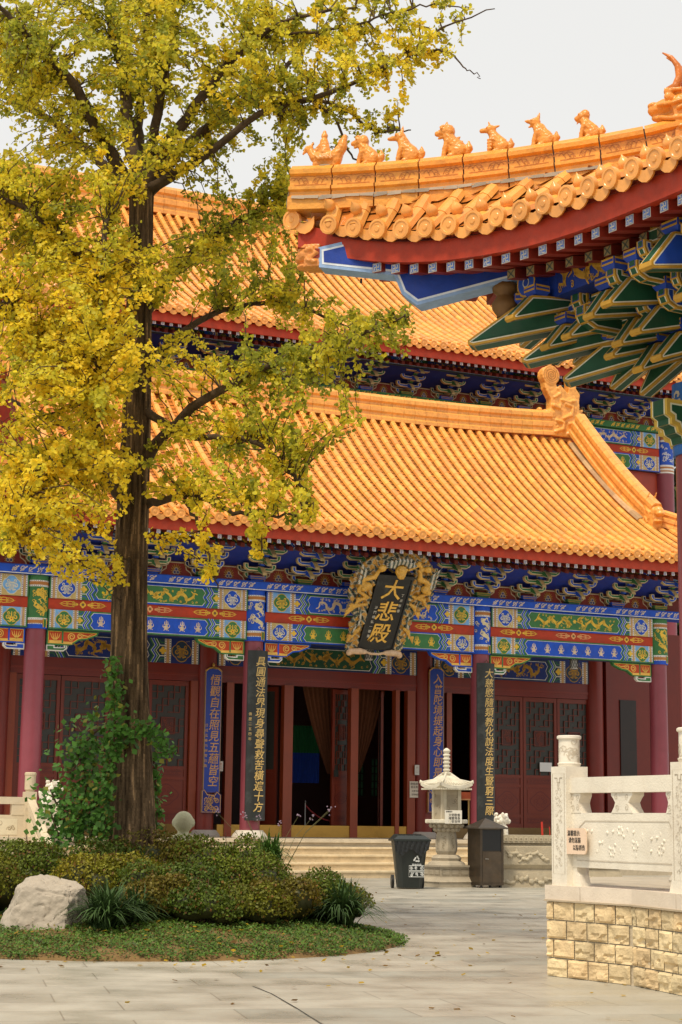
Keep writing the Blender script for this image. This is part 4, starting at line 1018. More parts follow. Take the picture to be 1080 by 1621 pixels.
# ridge figures, all facing out along the hip
def figure(kind_, c, h):
    o = np.array([tip[0] + HD[0] * c, tip[1] + HD[1] * c, float(np.polyval(ft, c)) - .015]); k = h
    T = lambda a, b, s=0.0: tuple(o + HD * a * k + Z * b * k + HN * s * k)
    it = []
    E_ = lambda a, b, s, ra, rs, rb, tilt=0: it.append(('e', T(a, b, s), (ra * k, rs * k, rb * k), (0, tilt, math.atan2(HD[1], HD[0]))))
    Cc = lambda pts, r: it.append(('c', [T(*p) for p in pts], [q * k for q in r] if not np.isscalar(r) else r * k))
    if kind_ == 'rider':
        E_(0, .27, 0, .34, .17, .22); Cc([(.28, .3), (.46, .55), (.52, .80)], [.17, .13, .07]); Cc([(.30, .2), (.38, .42), (.42, .7)], [.15, .12, .06]); Cc([(-.26, .32), (-.38, .50)], [.13, .09])
        E_(-.42, .56, 0, .12, .09, .09); Cc([(-.48, .55), (-.56, .44)], [.06, .03]); Cc([(-.36, .62), (-.30, .72)], [.05, .02])
        Cc([(.0, .4), (-.02, .72)], [.17, .11]); Cc([(-.10, .62), (-.24, .48), (-.28, .40)], [.07, .06, .04]); E_(-.01, .86, 0, .085, .085, .10); E_(-.01, .97, 0, .05, .05, .05)
        Cc([(-.2, .12), (.25, .1)], .12)
        for q in range(4): Cc([(-.2 + .1 * q, .3, -.16), (-.1 + .1 * q, .2, -.18)], .035)
    else:
        E_(.14, .20, 0, .26, .20, .20); Cc([(.14, .28), (-.04, .48), (-.10, .60)], [.20, .17, .14]); Cc([(-.10, .45, -.09), (-.18, .2, -.10), (-.20, .03, -.10)], [.08, .065, .06]); Cc([(-.10, .45, .09), (-.18, .2, .10), (-.20, .03, .10)], [.08, .065, .06])
        E_(.17, .18, -.13, .17, .08, .17); E_(.17, .18, .13, .17, .08, .17); Cc([(.05, .06, -.14), (-.05, .04, -.14)], .06); E_(-.22, .03, 0, .1, .16, .045)
        Cc([(.36, .12), (.43, .25), (.42, .42)], [.09, .10, .03])
        hx, hy = -.16, .74
        E_(hx, hy, 0, .15, .13, .14)
        if kind_ in ('lion', 'mane'):
            Cc([(hx - .08, hy - .02), (hx - .22, hy - .05)], [.10, .07]); Cc([(hx - .06, hy - .12), (hx - .18, hy - .17)], [.06, .03]); E_(hx + .08, hy - .02, 0, .15, .16, .19)
            for q in range(6): Cc([(hx + .05 + .03 * q, hy - .15 - .05 * q, -.14), (hx + .12 + .03 * q, hy - .2 - .05 * q, -.15)], .03)
            Cc([(hx - .12, hy + .10, -.06), (hx - .04, hy + .13, -.08)], .035)
            if kind_ == 'mane': Cc([(hx, hy + .08), (hx + .03, hy + .24)], [.07, .02]); [Cc([(.14 + .07 * q, .52 - .11 * q), (.2 + .07 * q, .56 - .11 * q)], [.05, .02]) for q in range(4)]
        elif kind_ == 'fox':
            Cc([(hx - .05, hy), (hx - .30, hy - .02)], [.09, .05]); Cc([(hx + .02, hy + .05), (hx + .08, hy + .30)], [.08, .02]); Cc([(hx + .05, hy), (.02, .5)], [.10, .12])
        elif kind_ == 'horn':
            Cc([(hx - .05, hy), (hx - .26, hy - .01)], [.09, .07]); Cc([(hx - .02, hy + .08), (hx - .06, hy + .24)], [.05, .02]); Cc([(hx + .08, hy + .06), (hx + .24, hy + .10)], [.05, .03])
            for q in range(4): Cc([(-.22, .12 + .09 * q, -.14), (-.12, .13 + .09 * q, -.16)], .035)
        elif kind_ == 'bird':
            Cc([(hx - .06, hy + .02), (hx - .26, hy + .06)], [.09, .035]); Cc([(hx - .06, hy - .08), (hx - .18, hy - .12)], [.05, .02]); Cc([(hx + .06, hy + .05), (hx + .12, hy + .26)], [.08, .02])
            Cc([(0, .6), (.16, .34), (.44, .12)], [.10, .11, .04]); Cc([(-.12, .6, 0), (.1, .52, -.05)], .06)
        elif kind_ == 'ape':
            Cc([(hx - .08, hy - .02), (hx - .16, hy - .06)], [.10, .08]); Cc([(hx - .10, hy - .10), (hx - .16, hy - .24)], [.05, .015]); E_(hx + .09, hy + .03, 0, .14, .14, .18)
        Cc([(hx - .1, hy + .05, -.10), (hx - .09, hy + .05, -.11)], .03)
    f = adopt(sculpt('ridge_figure', it, .0085, M_GLAZE, (.78, .30, .045), smooth_it=1, noise=.005, nscale=45), sroof)
    mb = MB(); r_ = random.Random(int(c * 100)); prof_ = [(.26, -.02), (.27, .03), (.22, .065), (.10, .08)]
    mb.lathe(o + HD * .05 * k, [(a * k * 1.05, b * k) for a, b in prof_], tuple(np.array(CEM) * 1.1), 14, squash=.65); adopt(mb.build('mortar_pad', M_STONE), None); bpy.context.view_layer.update()
    pd = bpy.data.objects[-1] if False else None
    return f
figs = [('rider', 514, 263, 52), ('lion', 580, 261, 48), ('fox', 643, 257, 50), ('mane', 716, 248, 53), ('horn', 786, 238, 46), ('bird', 857, 229, 48), ('ape', 931, 217, 45)]
for kd, px, py, hpx in figs:
    c, _z = hip_pt(px, py); figure(kd, c, 1.27 * hpx * (tip[1] + HD[1] * c) / F)
# dragon head closing the row
c0 = hip_pt(1023, 172)[0] + .40; o = hpt(c0, RH - .42); k = 1.0
KA = lambda a: a * .62 - .125
KB = lambda b: b if b < .42 else .42 + (b - .42) * .80
T = lambda a, b, s=0.0: tuple(o + HD * KA(a) + Z * KB(b) + HN * s * .9)
PK = lambda pr: [(KA(a), KB(b)) for a, b in pr]
it = [('p', PK([(.0, -.15), (.50, -.15), (.62, .30), (.50, .62), (.20, .74), (-.02, .60), (.05, .35)]), o - HN * .13, HD, Z, HN * .26),
      ('c', [T(.10, .64), T(-.12, .60), T(-.32, .57)], [.12, .095, .065]), ('c', [T(.10, .46), T(-.14, .44), T(-.30, .465)], [.10, .06, .035]), ('e', T(-.33, .63), (.055, .065, .04)), ('e', T(-.05, .69, -.115), (.055, .035, .05)), ('e', T(-.05, .69, .115), (.055, .035, .05)),
      ('p', PK([(-.14, .74), (.16, .76), (.16, .80), (-.12, .80)]), o - HN * .13, HD, Z, HN * .26), ('e', T(.14, .60), (.14, .14, .14)),
      ('c', [T(-.22, .60, -.09), T(.02, .585, -.155), T(.16, .61, -.165), T(.20, .54, -.165), T(.10, .51, -.165)], .024), ('c', [T(-.20, .44, -.06), T(.0, .40, -.12), T(.18, .40, -.15), T(.22, .32, -.15), T(.12, .30, -.15)], .026),
      ('c', [T(.28, .66, -.13), T(.40, .74, -.14), T(.44, .64, -.14), T(.34, .58, -.14)], .03), ('c', [T(.28, .46, -.14), T(.42, .50, -.15), T(.46, .38, -.15), T(.36, .32, -.15)], .03), ('c', [T(.26, .22, -.14), T(.40, .26, -.15), T(.44, .14, -.15)], .03), ('c', [T(.10, .1, -.14), T(.24, .14, -.15), T(.28, .04, -.15)], .028),
      ('c', [T(.30, .70, -.06), T(.42, .88, -.06), T(.56, .92, -.06)], [.07, .055, .02]), ('c', [T(.36, .60, .0), T(.54, .72, .0), T(.66, .70, 0)], [.08, .06, .02])]
hb_ = adopt(sculpt('ridge_beast', it, .0095, M_GLAZE, (.78, .30, .045), smooth_it=2, noise=.004, nscale=25), sroof)
m = MB()
for s, d in ((-.07, 0), (.07, .05)):
    pts = [T(-.06 + d, .78, s), T(.06 + d, .84, s), T(.12 + d, .97, s), T(.09 + d, 1.12, s), T(-.01 + d, 1.24, s), T(-.15 + d, 1.31, s)]
    m.tube(pts, [.05, .047, .041, .033, .022, .007], (.62, .18, .02), 10)
adopt(m.build('horn', M_GLAZE, smooth=True), hb_) if False else adopt(m.build('horn', M_GLAZE, smooth=True), sroof)
# upper ridge behind the head
m = MB(); hp2 = [hpt(c, .0) for c in np.linspace(c0 + .22, 8.6, 16)]
sweep(m, hp2, [(a * 1.3, b * 1.7) for a, b in PF2], -HN, (.80, .33, .045), segs=10, gap=.016); adopt(m.build('hip_ridge', M_GLAZE), sroof)

# eave board, rafters ---------------------------------------------------------
inn = [np.array([math.cos(a), math.sin(a), 0]) for a in PH]; tng = [np.array([math.sin(a), -math.cos(a), 0]) for a in PH]
ext = [tip + (ek[0] - tip) * .1 * np.array([1, 1, 1])] + ek
ext[0] = ek[0] - SP * .45 * tng[0] + Z * .02; iex = [inn[0]] + inn
m = MB(); REDB = (.40, .035, .010)
for f in (lambda p: p, mirror):
    for (a, ga), (b, gb) in zip(list(zip(ext, iex))[:-1], list(zip(ext, iex))[1:]):
        q = [a + ga * .06 - Z * .30, b + gb * .06 - Z * .30, b + gb * .04 - Z * .03, a + ga * .04 - Z * .03, a + ga * .16 - Z * .30, b + gb * .16 - Z * .30]
        m.add([f(p) for p in q], [(0, 1, 2, 3), (0, 4, 5, 1)], REDB)
adopt(m.build('eave_board', M_PAINT), sroof)
def along(s):
    i = min(int(s), len(ek) - 2); u_ = s - i; return ek[i] * (1 - u_) + ek[i + 1] * u_, inn[i] * (1 - u_) + inn[i + 1] * u_, tng[i] * (1 - u_) + tng[i + 1] * u_
m = MB(); mm_ = MB(); s = .3; k = 0
while s < len(ek) - 2:
    p, g, t = along(s); tk = float(np.interp(s, range(len(TK)), TK)); l1 = min(1.2, tk - .25); l2 = min(1.2, tk - .7); g = g / np.linalg.norm(g); t = t / np.linalg.norm(t); w = .115
    for f in ((lambda p: p), mirror):
        def ob(mb, o_, A, B, C, col):
            v = [o_, o_ + A, o_ + A + B, o_ + B, o_ + C, o_ + A + C, o_ + A + B + C, o_ + B + C]
            mb.add([f(x) for x in v], [(0, 3, 2, 1), (4, 5, 6, 7), (0, 1, 5, 4), (1, 2, 6, 5), (2, 3, 7, 6), (3, 0, 4, 7)], col)
        o1 = p + g * .12 - t * w / 2 - Z * .405
        ob(m, o1, t * w, g * max(.1, l1) + Z * .2 * max(.1, l1), Z * .10, (.26, .025, .012))
        o2 = p + g * .50 - t * w / 2 - Z * .44
        if l2 > .2: ob(m, o2, t * w * .9, g * l2 + Z * .2 * l2, Z * .10, (.20, .02, .012))
        if f is not mirror:
            Q = Pan(m, o1, t, Z); Q.N = -g
            Q.rect(.004, .004, w - .004, .098, (.50, .47, .42), 1); Q.rect(.014, .014, w - .014, .088, (.10, .20, .55), 2)
            Q.stroke([(.03, .02), (.03, .05), (.085, .05), (.085, .08)], .014, (.58, .55, .48), 3); Q.stroke([(.03, .08), (.055, .08), (.055, .02), (.09, .02)], .012, (.58, .55, .48), 3)
            if l2 <= .2: continue
            Q = Pan(m, o2, t, Z); Q.N = -g
            Q.rect(.004, .004, w * .9 - .004, .096, (.30, .22, .10), 1); Q.stroke([(.01, .01), (.09, .09)], .014, (.08, .10, .08), 2); Q.stroke([(.09, .01), (.01, .09)], .014, (.08, .10, .08), 2)
    s += .76; k += 1
for f in (lambda p: p, mirror):
    for i in range(len(ek) - 1):
        a, b = ek[i], ek[i + 1]
        m.add([f(a + inn[i] * .08 - Z * .30), f(b + inn[i + 1] * .08 - Z * .30), f(b + inn[i + 1] * min(2.0, TK[i + 1]) + Z * (-.30 + .22 * min(2.0, TK[i + 1]))), f(a + inn[i] * min(2.0, TK[i]) + Z * (-.30 + .22 * min(2.0, TK[i])))], [(0, 1, 2, 3)], (.22, .02, .012))
adopt(m.build('rafter_soffit', M_PAINT), sroof)

# corner beam with its glazed dragon cap ------------------------------------
def HP(px, py):
    c, z = hip_pt(px, py); return (c, z)
prof_b = [HP(509, 397), HP(510, 428), HP(628, 441), HP(634, 455), HP(640, 470), HP(664, 488), HP(885, 430), HP(905, 360), HP(700, 372), HP(560, 385)]
o = np.array([tip[0], tip[1], 0.0]); m = MB()
piece(m, prof_b, o, HD, Z, HN * .24, (.010, .045, .30), .035, .022, (.28, .42, .66), (.72, .76, .80))
m.tube([np.array(o) + HD * HP(572, 441)[0] + Z * (HP(572, 441)[1]), np.array(o) + HD * HP(572, 441)[0] + Z * (HP(572, 441)[1] - .05)], .012, BLACK, 6)
adopt(m.build('corner_beam', M_PAINT), None)
tc_, tz_ = HP(492, 410)
o = np.array([tip[0] + HD[0] * tc_, tip[1] + HD[1] * tc_, tz_]); T = lambda a, b, s=0.0: tuple(o + HD * a + Z * b + HN * s)
it = [('p', [(-.05, -.12), (.13, -.12), (.13, .13), (-.02, .13)], o - HN * .12, HD, Z, HN * .24), ('e', T(-.04, .03), (.11, .12, .09)), ('e', T(-.11, .0), (.06, .09, .05)), ('e', T(-.07, -.09), (.08, .09, .035)),
      ('c', [T(-.02, .06, -.11), T(.05, .08, -.13), T(.09, .02, -.13), T(.04, -.02, -.13)], .025), ('c', [T(.0, -.05, -.12), T(.08, -.07, -.13)], .025), ('c', [T(-.1, .08, -.05), T(-.04, .12, -.06)], .03)]
adopt(sculpt('beam_cap', it, .009, M_GLAZE, (.72, .27, .06), smooth_it=2, noise=.006, nscale=40), None)

# purlin, brackets ------------------------------------------------------------
PH0 = math.radians(31); N1 = -np.array([math.cos(PH0), math.sin(PH0), 0]); EE = np.array([math.sin(PH0), -math.cos(PH0), 0]); N2 = -EE; ND = -HD
C3 = np.array([sbase[0], sbase[1], 0.0])
def BZ(px, py):     # height of a photo point on the hip plane
    return hip_pt(px, py)
pc, pzc = BZ(828, 458)
cross = np.array([tip[0] + HD[0] * (pc + .28), tip[1] + HD[1] * (pc + .28), pzc])
m = MB(); R = .155
m.lathe(cross + N1 * .30, [(R, 0), (R, -.6)], (.012, .05, .34), 20, axis=N1)
ax = N1; rgt = np.cross(Z, ax)
for r_, c_ in ((R * .98, DGOLD), (R * .84, (.012, .07, .40)), (R * .34, (.5, .5, .4)), (R * .26, (.012, .05, .34))):
    m.lathe(cross + N1 * (.302 + .004 * (1 - r_)), [(r_, 0), (r_, .002 + (.155 - r_) * .02)], c_, 20, axis=N1)
adopt(m.build('purlin_end', M_PAINT), None)
m = MB(); L = 6.5; o = cross + N1 * .13 - Z * .18 - EE * .02
m.obox(o, EE * L, -N1 * .26, Z * .36, (.012, .04, .26)); P = Pan(m, o, EE, Z); P.N = N1
P.rect(0, 0, .30, .36, (.012, .05, .34), 1); dragon(P, .30, 1.15, .03, .33, DGOLD, 2, 4); dragon(P, .75, 1.5, .03, .33, DGOLD, 2, 7)
x = 1.55
for w, c in ((.03, WHITE), (.07, DGREEN), (.02, WHITE), (.12, DRED), (.02, WHITE), (.07, DGREEN), (.02, WHITE), (.06, (.012, .05, .34)), (.02, WHITE)): P.rect(x, 0, x + w, .36, c, 2); x += w
P.rect(x, 0, x + .5, .36, DGREEN, 1); P.stroke([(x + .08, .05), (x + .42, .05), (x + .42, .31), (x + .08, .31)], .03, DGOLD, 2, True); P.stroke([(x + .15, .12), (x + .35, .12), (x + .35, .25), (x + .15, .25)], .03, (.2, .3, .6), 2, True); x += .5
for w, c in ((.02, WHITE), (.07, (.012, .05, .34)), (.02, WHITE)): P.rect(x, 0, x + w, .36, c, 2); x += w
P.rect(x, 0, L, .36, DGREEN, 1); dragon(P, x + .1, x + 1.4, .03, .33, DGOLD, 2, 9)
adopt(m.build('eave_purlin', M_PAINT), None)
GR = (.012, .075, .034)
def beak(p, d, L, h, w, fill, drop=.30, name='bracket_beak', back=.9):
    """slanting bracket lever: pointed outer end, p = upper back corner of the visible end, d = outward direction"""
    m = MB()
    pr = [(-back, h * .15 + drop * .55), (-back, h + drop * .55), (0, h), (L * .45, h), (L, -drop), (L * .92, -drop - .03), (L * .80, -drop * .78 - .035)]
    pr = [(-back, .10), (-back, h + .06), (0, h + .02), (L * .40, h), (L, h * .12 - drop), (L, -drop - .015), (L * .93, -drop - .035)]
    piece(m, pr, p, d, Z, np.cross(d, Z) * w, fill, .022, .012, DGOLD, (.74, .70, .55), sidefill=GR)
    adopt(m.build(name, M_PAINT), None)
def armpiece(p, A, L, h, w, fill, name='bracket_arm'):
    m = MB(); e = h * .5
    pr = [(-L / 2 + h * .9, 0), (L / 2 - h * .9, 0), (L / 2 - h * .25, h * .28), (L / 2, h * .75), (L / 2, h * 1.3), (L / 2 - h * .75, h * 1.3), (L / 2 - h * .75, h * .95), (-L / 2 + h * .75, h * .95), (-L / 2 + h * .75, h * 1.3), (-L / 2, h * 1.3), (-L / 2, h * .75), (-L / 2 + h * .25, h * .28)]
    piece(m, pr, p, A, Z, np.cross(A, Z) * w, fill, .020, .012, DGOLD, (.74, .70, .55), sidefill=GR)
    # end facings
    for s in (-1, 1):
        P = Pan(m, p + A * s * (L / 2), np.cross(A, Z), Z); P.N = A * s
        P.rect(-w / 2 + .02, h * .78, w / 2 - .02, h * 1.26, (.012, .06, .36), 1)
    adopt(m.build(name, M_PAINT), None)
def block(p, A, w, h, fill=(.012, .05, .34), name='bearing_block'):
    m = MB(); B = np.cross(Z, A); lo = w * .36
    v = [p - A * lo - B * lo, p + A * lo - B * lo, p + A * lo + B * lo, p - A * lo + B * lo]
    mid = [p - A * w / 2 - B * w / 2 + Z * h * .4, p + A * w / 2 - B * w / 2 + Z * h * .4, p + A * w / 2 + B * w / 2 + Z * h * .4, p - A * w / 2 + B * w / 2 + Z * h * .4]
    top = [q + Z * h * .6 for q in mid]
    m.add(v + mid + top, [(0, 1, 5, 4), (1, 2, 6, 5), (2, 3, 7, 6), (3, 0, 4, 7), (4, 5, 9, 8), (5, 6, 10, 9), (6, 7, 11, 10), (7, 4, 8, 11), (8, 9, 10, 11), (0, 3, 2, 1)], fill)
    for a, b in ((4, 5), (5, 6), (6, 7), (7, 4)):
        pa, pb = (v + mid)[a], (v + mid)[b]; t = (pb - pa) / np.linalg.norm(pb - pa); P = Pan(m, pa, t, Z); P.N = -np.cross(Z, t)
        P.stroke([(.012, .01), (w - .012, .01), (w - .012, h * .6 - .01), (.012, h * .6 - .01)], .02, DGOLD, 1, True)
    adopt(m.build(name, M_PAINT), None)
# diagonal levers: tips measured on the photo, one above the other
tips = [(744, 548), (829, 576), (894, 606)]
for i, (px, py) in enumerate(tips):
    c, z = BZ(px, py); L = .78 - .06 * i; c_b = c + L
    p = np.array([tip[0] + HD[0] * c_b, tip[1] + HD[1] * c_b, z + .18]); beak(p, ND, L, .165, .24, GR, drop=.17, back=COLC - c_b)
    block(p + ND * L * .18 + Z * .185, ND, .30, .12)
    zc = p[2] - .02
    for s, (o_, dd, ee) in enumerate(((C3, N1, EE), (C3, N2, N1))):
        out = (COLC - c_b) / 1.414 - .05
        # levers square to each wall
        for j, off in enumerate((-.34, .0)):
            q = o_ + dd * out - ee * off * 1.0 + Z * (zc - .03 - .03 * j); beak(q, dd, .40 - .06 * j, .15, .15, GR, drop=.13, back=out)
            block(q + dd * .05 + Z * .17, dd, .22, .11)
        if i < 2:
            for off in (.30, .62): armpiece(o_ + dd * (out - .12) + ee * off + Z * (zc + .02), dd, .85, .15, .13, (GR, (.012, .06, .36))[(i + s) % 2]); block(o_ + dd * (out + .24) + ee * off + Z * (zc + .19), dd, .19, .11)
        # cross arms on each step
        q = o_ + dd * (out - .05) + ee * .1 + Z * (zc + .24); armpiece(q, ee, 1.50 + .3 * i, .17, .15, GR)
        for off in (-.55, .45): block(q + ee * off + Z * .2, ee, .2, .12)
# noses beside each diagonal lever, square to the two eaves
for i, (px, py) in enumerate(tips):
    c, z = BZ(px, py); r_ = (COLC - c) / 1.414
    for dd, ee in ((N1, N2), (N2, N1)):
        for k, disp in enumerate((.40, .74)):
            if k == 0 and i != 1: continue
            L = .34 + .05 * k; q = C3 + dd * (r_ - L + .04) + ee * (r_ - disp) + Z * (z + .20 + .03 * k)
            beak(q, dd, L, .13, .14, GR, drop=.12, back=.45); block(q + dd * .04 + Z * .15, dd, .19, .10)
            if i: armpiece(q - dd * .02 + Z * .25, ee, .62, .12, .11, (GR, (.012, .06, .36))[(i + k) % 2])
# brackets of the next sets along the eave
for n_, off in enumerate((1.15, 2.3, 3.45)):
    for i in range(3):
        c, z = BZ(*tips[2 - i]); out = .34 + .40 * i; zc = z + .26
        o_ = C3 + EE * off
        q = o_ + N1 * out + Z * zc; col = ((.012, .06, .36), GR)[(n_ + i) % 2]
        beak(q, N1, .46, .20, .17, col, drop=.15, back=out); block(q + N1 * .05 + Z * .22, N1, .23, .11)
        armpiece(o_ + N1 * out + Z * (zc + .22), EE, .95, .16, .15, (GR, (.012, .06, .36))[(n_ + i) % 2])
        for s in (-.30, .30): armpiece(o_ + N1 * (out - .1) + EE * s + Z * (zc + .04), N1, .7, .13, .11, (GR, (.012, .06, .36))[(n_ + i + 1) % 2])
        for s in (-.38, .38): block(o_ + N1 * out + EE * s + Z * (zc + .41), EE, .18, .11)
# turned post under the corner beam
c, z1 = BZ(800, 450); _, z0_ = BZ(800, 503); m = MB(); hh = z1 - z0_
m.lathe((tip[0] + HD[0] * c, tip[1] + HD[1] * c, z0_), [(.09, 0), (.085, hh * .05), (.135, hh * .25), (.14, hh * .40), (.10, hh * .58), (.085, hh * .66), (.13, hh * .78), (.135, hh * .92), (.12, hh)], (.20, .10, .03), 20)
adopt(m.build('vase_post', M_PAINT, smooth=True), None)
# dark boarding behind the brackets
m = MB()
for nn_, ee in ((N1, EE), (N2, N1)):
    zb, zt = BZ(894, 606)[1] - .1, pzc + .2; o_ = C3 + nn_ * .06
    sgn = EE if nn_ is N1 else -N1
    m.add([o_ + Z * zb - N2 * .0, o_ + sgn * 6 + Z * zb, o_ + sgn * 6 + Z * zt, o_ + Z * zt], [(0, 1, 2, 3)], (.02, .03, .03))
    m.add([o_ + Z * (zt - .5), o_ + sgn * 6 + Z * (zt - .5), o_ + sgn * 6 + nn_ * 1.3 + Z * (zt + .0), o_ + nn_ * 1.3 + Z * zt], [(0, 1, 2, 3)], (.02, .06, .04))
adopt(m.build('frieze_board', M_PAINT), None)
# column, beams at its head
def zat(py, pt): d = pt - CAMP; return on_plane(1075, py, pt, [0, 1, 0])[2]
zA, zB, zC = zat(610, C3), zat(643, C3), zat(707, C3)
m = MB(); m.lathe((C3[0], C3[1], .78), [(.19, 0), (.19, zC - .7)], (.24, .045, .050), 26); colo = adopt(m.build('column', M_LACQ, autosmooth=40), None)
m = MB(); m.lathe((C3[0], C3[1], .76), [(.33, 0), (.34, .03), (.27, .14), (.25, .16)], (.6, .55, .45), 24); adopt(m.build('column_base', M_MARBLE), None)
m = MB(); m.lathe((C3[0], C3[1], zC - .1), [(.215, 0), (.215, zA - zC + .1)], (.02, .13, .42), 26)
fl = MB(); P = Pan(fl, (0, 0, zC), X, Z)
for k in range(26): P.spiral((random.uniform(-.5, .5), random.uniform(.05, zA - zC - .05)), .01, .05, random.uniform(0, 6), .8, .035, (.6, .5, .35), 1, 8)
wrap_cyl(fl, C3[0], C3[1], .215); off = m.n; m.v += fl.v; m.f += [[q + off for q in f_] for f_ in fl.f]; m.c += fl.c; m.n += fl.n
adopt(m.build('painted_collar', M_PAINT), None)
def headbeam(dout, side_n, z0, z1):
    m = MB(); h = z1 - z0
    pr = [(-6, h), (.46, h), (.46, h * .62), (.40, h * .55), (.40, h * .40), (.33, h * .36), (.31, h * .22), (.24, h * .16), (.22, 0), (-6, 0)]
    piece(m, pr, C3 + Z * z0, dout, Z, side_n * .24, GR, .04, .018, (.62, .40, .06), (.76, .72, .5))
    for (a0, b0), (a1, b1) in zip(pr[1:8], pr[2:9]):
        L_ = math.hypot(a1 - a0, b1 - b0); A = (dout * (a1 - a0) + Z * (b1 - b0)) / L_
        P = Pan(m, C3 + Z * z0 + dout * a0 + Z * b0 - side_n * .12, side_n, A); nrm = np.cross(side_n, A); P.N = nrm if nrm @ (dout - Z) > 0 else -nrm
        P.rect(.03, .0, .21, L_, (.76, .72, .5), 1); P.rect(.045, .0, .195, L_, GR, 2)
    adopt(m.build('head_beam', M_PAINT), None)
headbeam(N2, N1, zC, zB); headbeam(N1, N2, zC, zB)
m = MB()
for dd, ss in ((N1, N2), (N2, N1)):
    m.obox(C3 + dd * .14 - ss * .14 + Z * (zB + .04), -dd * 6, ss * .28, Z * (zA - zB - .04), (.012, .06, .36)); P = Pan(m, C3 + ss * .14 + Z * (zB + .04) - dd * 6, dd, Z); P.N = ss
    for k in range(40): P.spiral((random.uniform(.2, 6.0), random.uniform(.05, .14)), .01, .06, random.uniform(0, 6), .9, .03, (.6, .5, .35), 1, 8)
adopt(m.build('plate_beam', M_PAINT), None)
# further columns and wall of the side hall (outside the picture, seen from the side)
for off in (4.2,):
    for dd in (EE, -N1):
        m = MB(); q = C3 + dd * off; m.lathe((q[0], q[1], .76), [(.21, 0), (.21, zC - .7)], (.24, .045, .050), 22); adopt(m.build('column', M_LACQ, autosmooth=40), None)
m = MB(); q = C3 - N1 * 1.6 + EE * 1.6
m.obox(q + Z * .76, EE * 5, N1 * .15, Z * (zA - .8), DOORR); m.obox(q + Z * .76, -N1 * 5, EE * .15, Z * (zA - .8), DOORR)
adopt(m.build('wall', M_LACQ), None)
# ------------------------------------------------------------------ GROUND
def paving_mat():
    m = bpy.data.materials.new('stone_paving'); m.use_nodes = True; n, l = m.node_tree.nodes, m.node_tree.links; b = n['Principled BSDF']
    tc = n.new('ShaderNodeTexCoord'); mp = n.new('ShaderNodeMapping'); mp.inputs['Rotation'].default_value = (0, 0, math.radians(-12)); l.new(tc.outputs['Object'], mp.inputs[0])
    br = n.new('ShaderNodeTexBrick'); br.inputs['Scale'].default_value = 1; br.inputs['Brick Width'].default_value = 1.2; br.inputs['Row Height'].default_value = .6; br.inputs['Mortar Size'].default_value = .006
    br.inputs['Color1'].default_value = (.395, .37, .305, 1); br.inputs['Color2'].default_value = (.45, .42, .35, 1); br.inputs['Mortar'].default_value = (.26, .235, .19, 1); br.offset = .37; br.inputs['Bias'].default_value = -.1
    l.new(mp.outputs[0], br.inputs[0])
    br2 = n.new('ShaderNodeTexBrick'); br2.inputs['Scale'].default_value = 1; br2.inputs['Brick Width'].default_value = 1.2; br2.inputs['Row Height'].default_value = .6; br2.inputs['Mortar Size'].default_value = 0; br2.offset = .37
    br2.inputs['Color1'].default_value = (0, 0, 0, 1); br2.inputs['Color2'].default_value = (1, 1, 1, 1); l.new(mp.outputs[0], br2.inputs[0])
    dk = n.new('ShaderNodeMix'); dk.data_type = 'RGBA'; dk.blend_type = 'MULTIPLY'; dk.inputs[7].default_value = (.78, .81, .82, 1)
    th = n.new('ShaderNodeMath'); th.operation = 'GREATER_THAN'; th.inputs[1].default_value = .86; l.new(br2.outputs[0], th.inputs[0]); l.new(th.outputs[0], dk.inputs[0]); l.new(br.outputs[0], dk.inputs[6])
    nz = n.new('ShaderNodeTexNoise'); nz.inputs['Scale'].default_value = .8; nz.inputs['Detail'].default_value = 9; nz.inputs['Roughness'].default_value = .65; l.new(tc.outputs['Object'], nz.inputs[0])
    mr = n.new('ShaderNodeMapRange'); mr.inputs[1].default_value = .3; mr.inputs[2].default_value = .7; mr.inputs[3].default_value = .82; mr.inputs[4].default_value = 1.14; l.new(nz.outputs[0], mr.inputs[0])
    mu = n.new('ShaderNodeVectorMath'); mu.operation = 'SCALE'; l.new(dk.outputs[2], mu.inputs[0]); l.new(mr.outputs[0], mu.inputs['Scale'])
    l.new(mu.outputs[0], b.inputs['Base Color'])
    n3 = n.new('ShaderNodeTexNoise'); n3.inputs['Scale'].default_value = 1.6; n3.inputs['Detail'].default_value = 7; l.new(tc.outputs['Object'], n3.inputs[0])
    m3 = n.new('ShaderNodeMapRange'); m3.inputs[1].default_value = .35; m3.inputs[2].default_value = .7; m3.inputs[3].default_value = .26; m3.inputs[4].default_value = .62; l.new(n3.outputs[0], m3.inputs[0]); l.new(m3.outputs[0], b.inputs['Roughness'])
    n4 = n.new('ShaderNodeTexNoise'); n4.inputs['Scale'].default_value = 60; l.new(tc.outputs['Object'], n4.inputs[0]); bp = n.new('ShaderNodeBump'); bp.inputs['Strength'].default_value = .15; bp.inputs['Distance'].default_value = .01
    l.new(n4.outputs[0], bp.inputs['Height']); l.new(bp.outputs[0], b.inputs['Normal']); b.inputs['Specular IOR Level'].default_value = .45
    return m
m = MB(); m.add([(-400, -60, 0), (400, -60, 0), (400, 700, 0), (-400, 700, 0)], [(0, 1, 2, 3)], (.3, .3, .3)); kind(m.build('ground', paving_mat()), 'structure')
# expansion joint crossing the paving
jp = [at_height(*p, .004) for p in ((400, 1561), (430, 1573), (470, 1596), (520, 1628), (600, 1680))]
m = MB()
for a, b in zip(jp[:-1], jp[1:]):
    t = (b - a) / np.linalg.norm(b - a); q = np.cross(t, Z) * .005; m.add([a - q, b - q, b + q, a + q], [(0, 1, 2, 3)], (.06, .055, .045))
kind(m.build('pavement_joint', M_SOIL), 'structure')

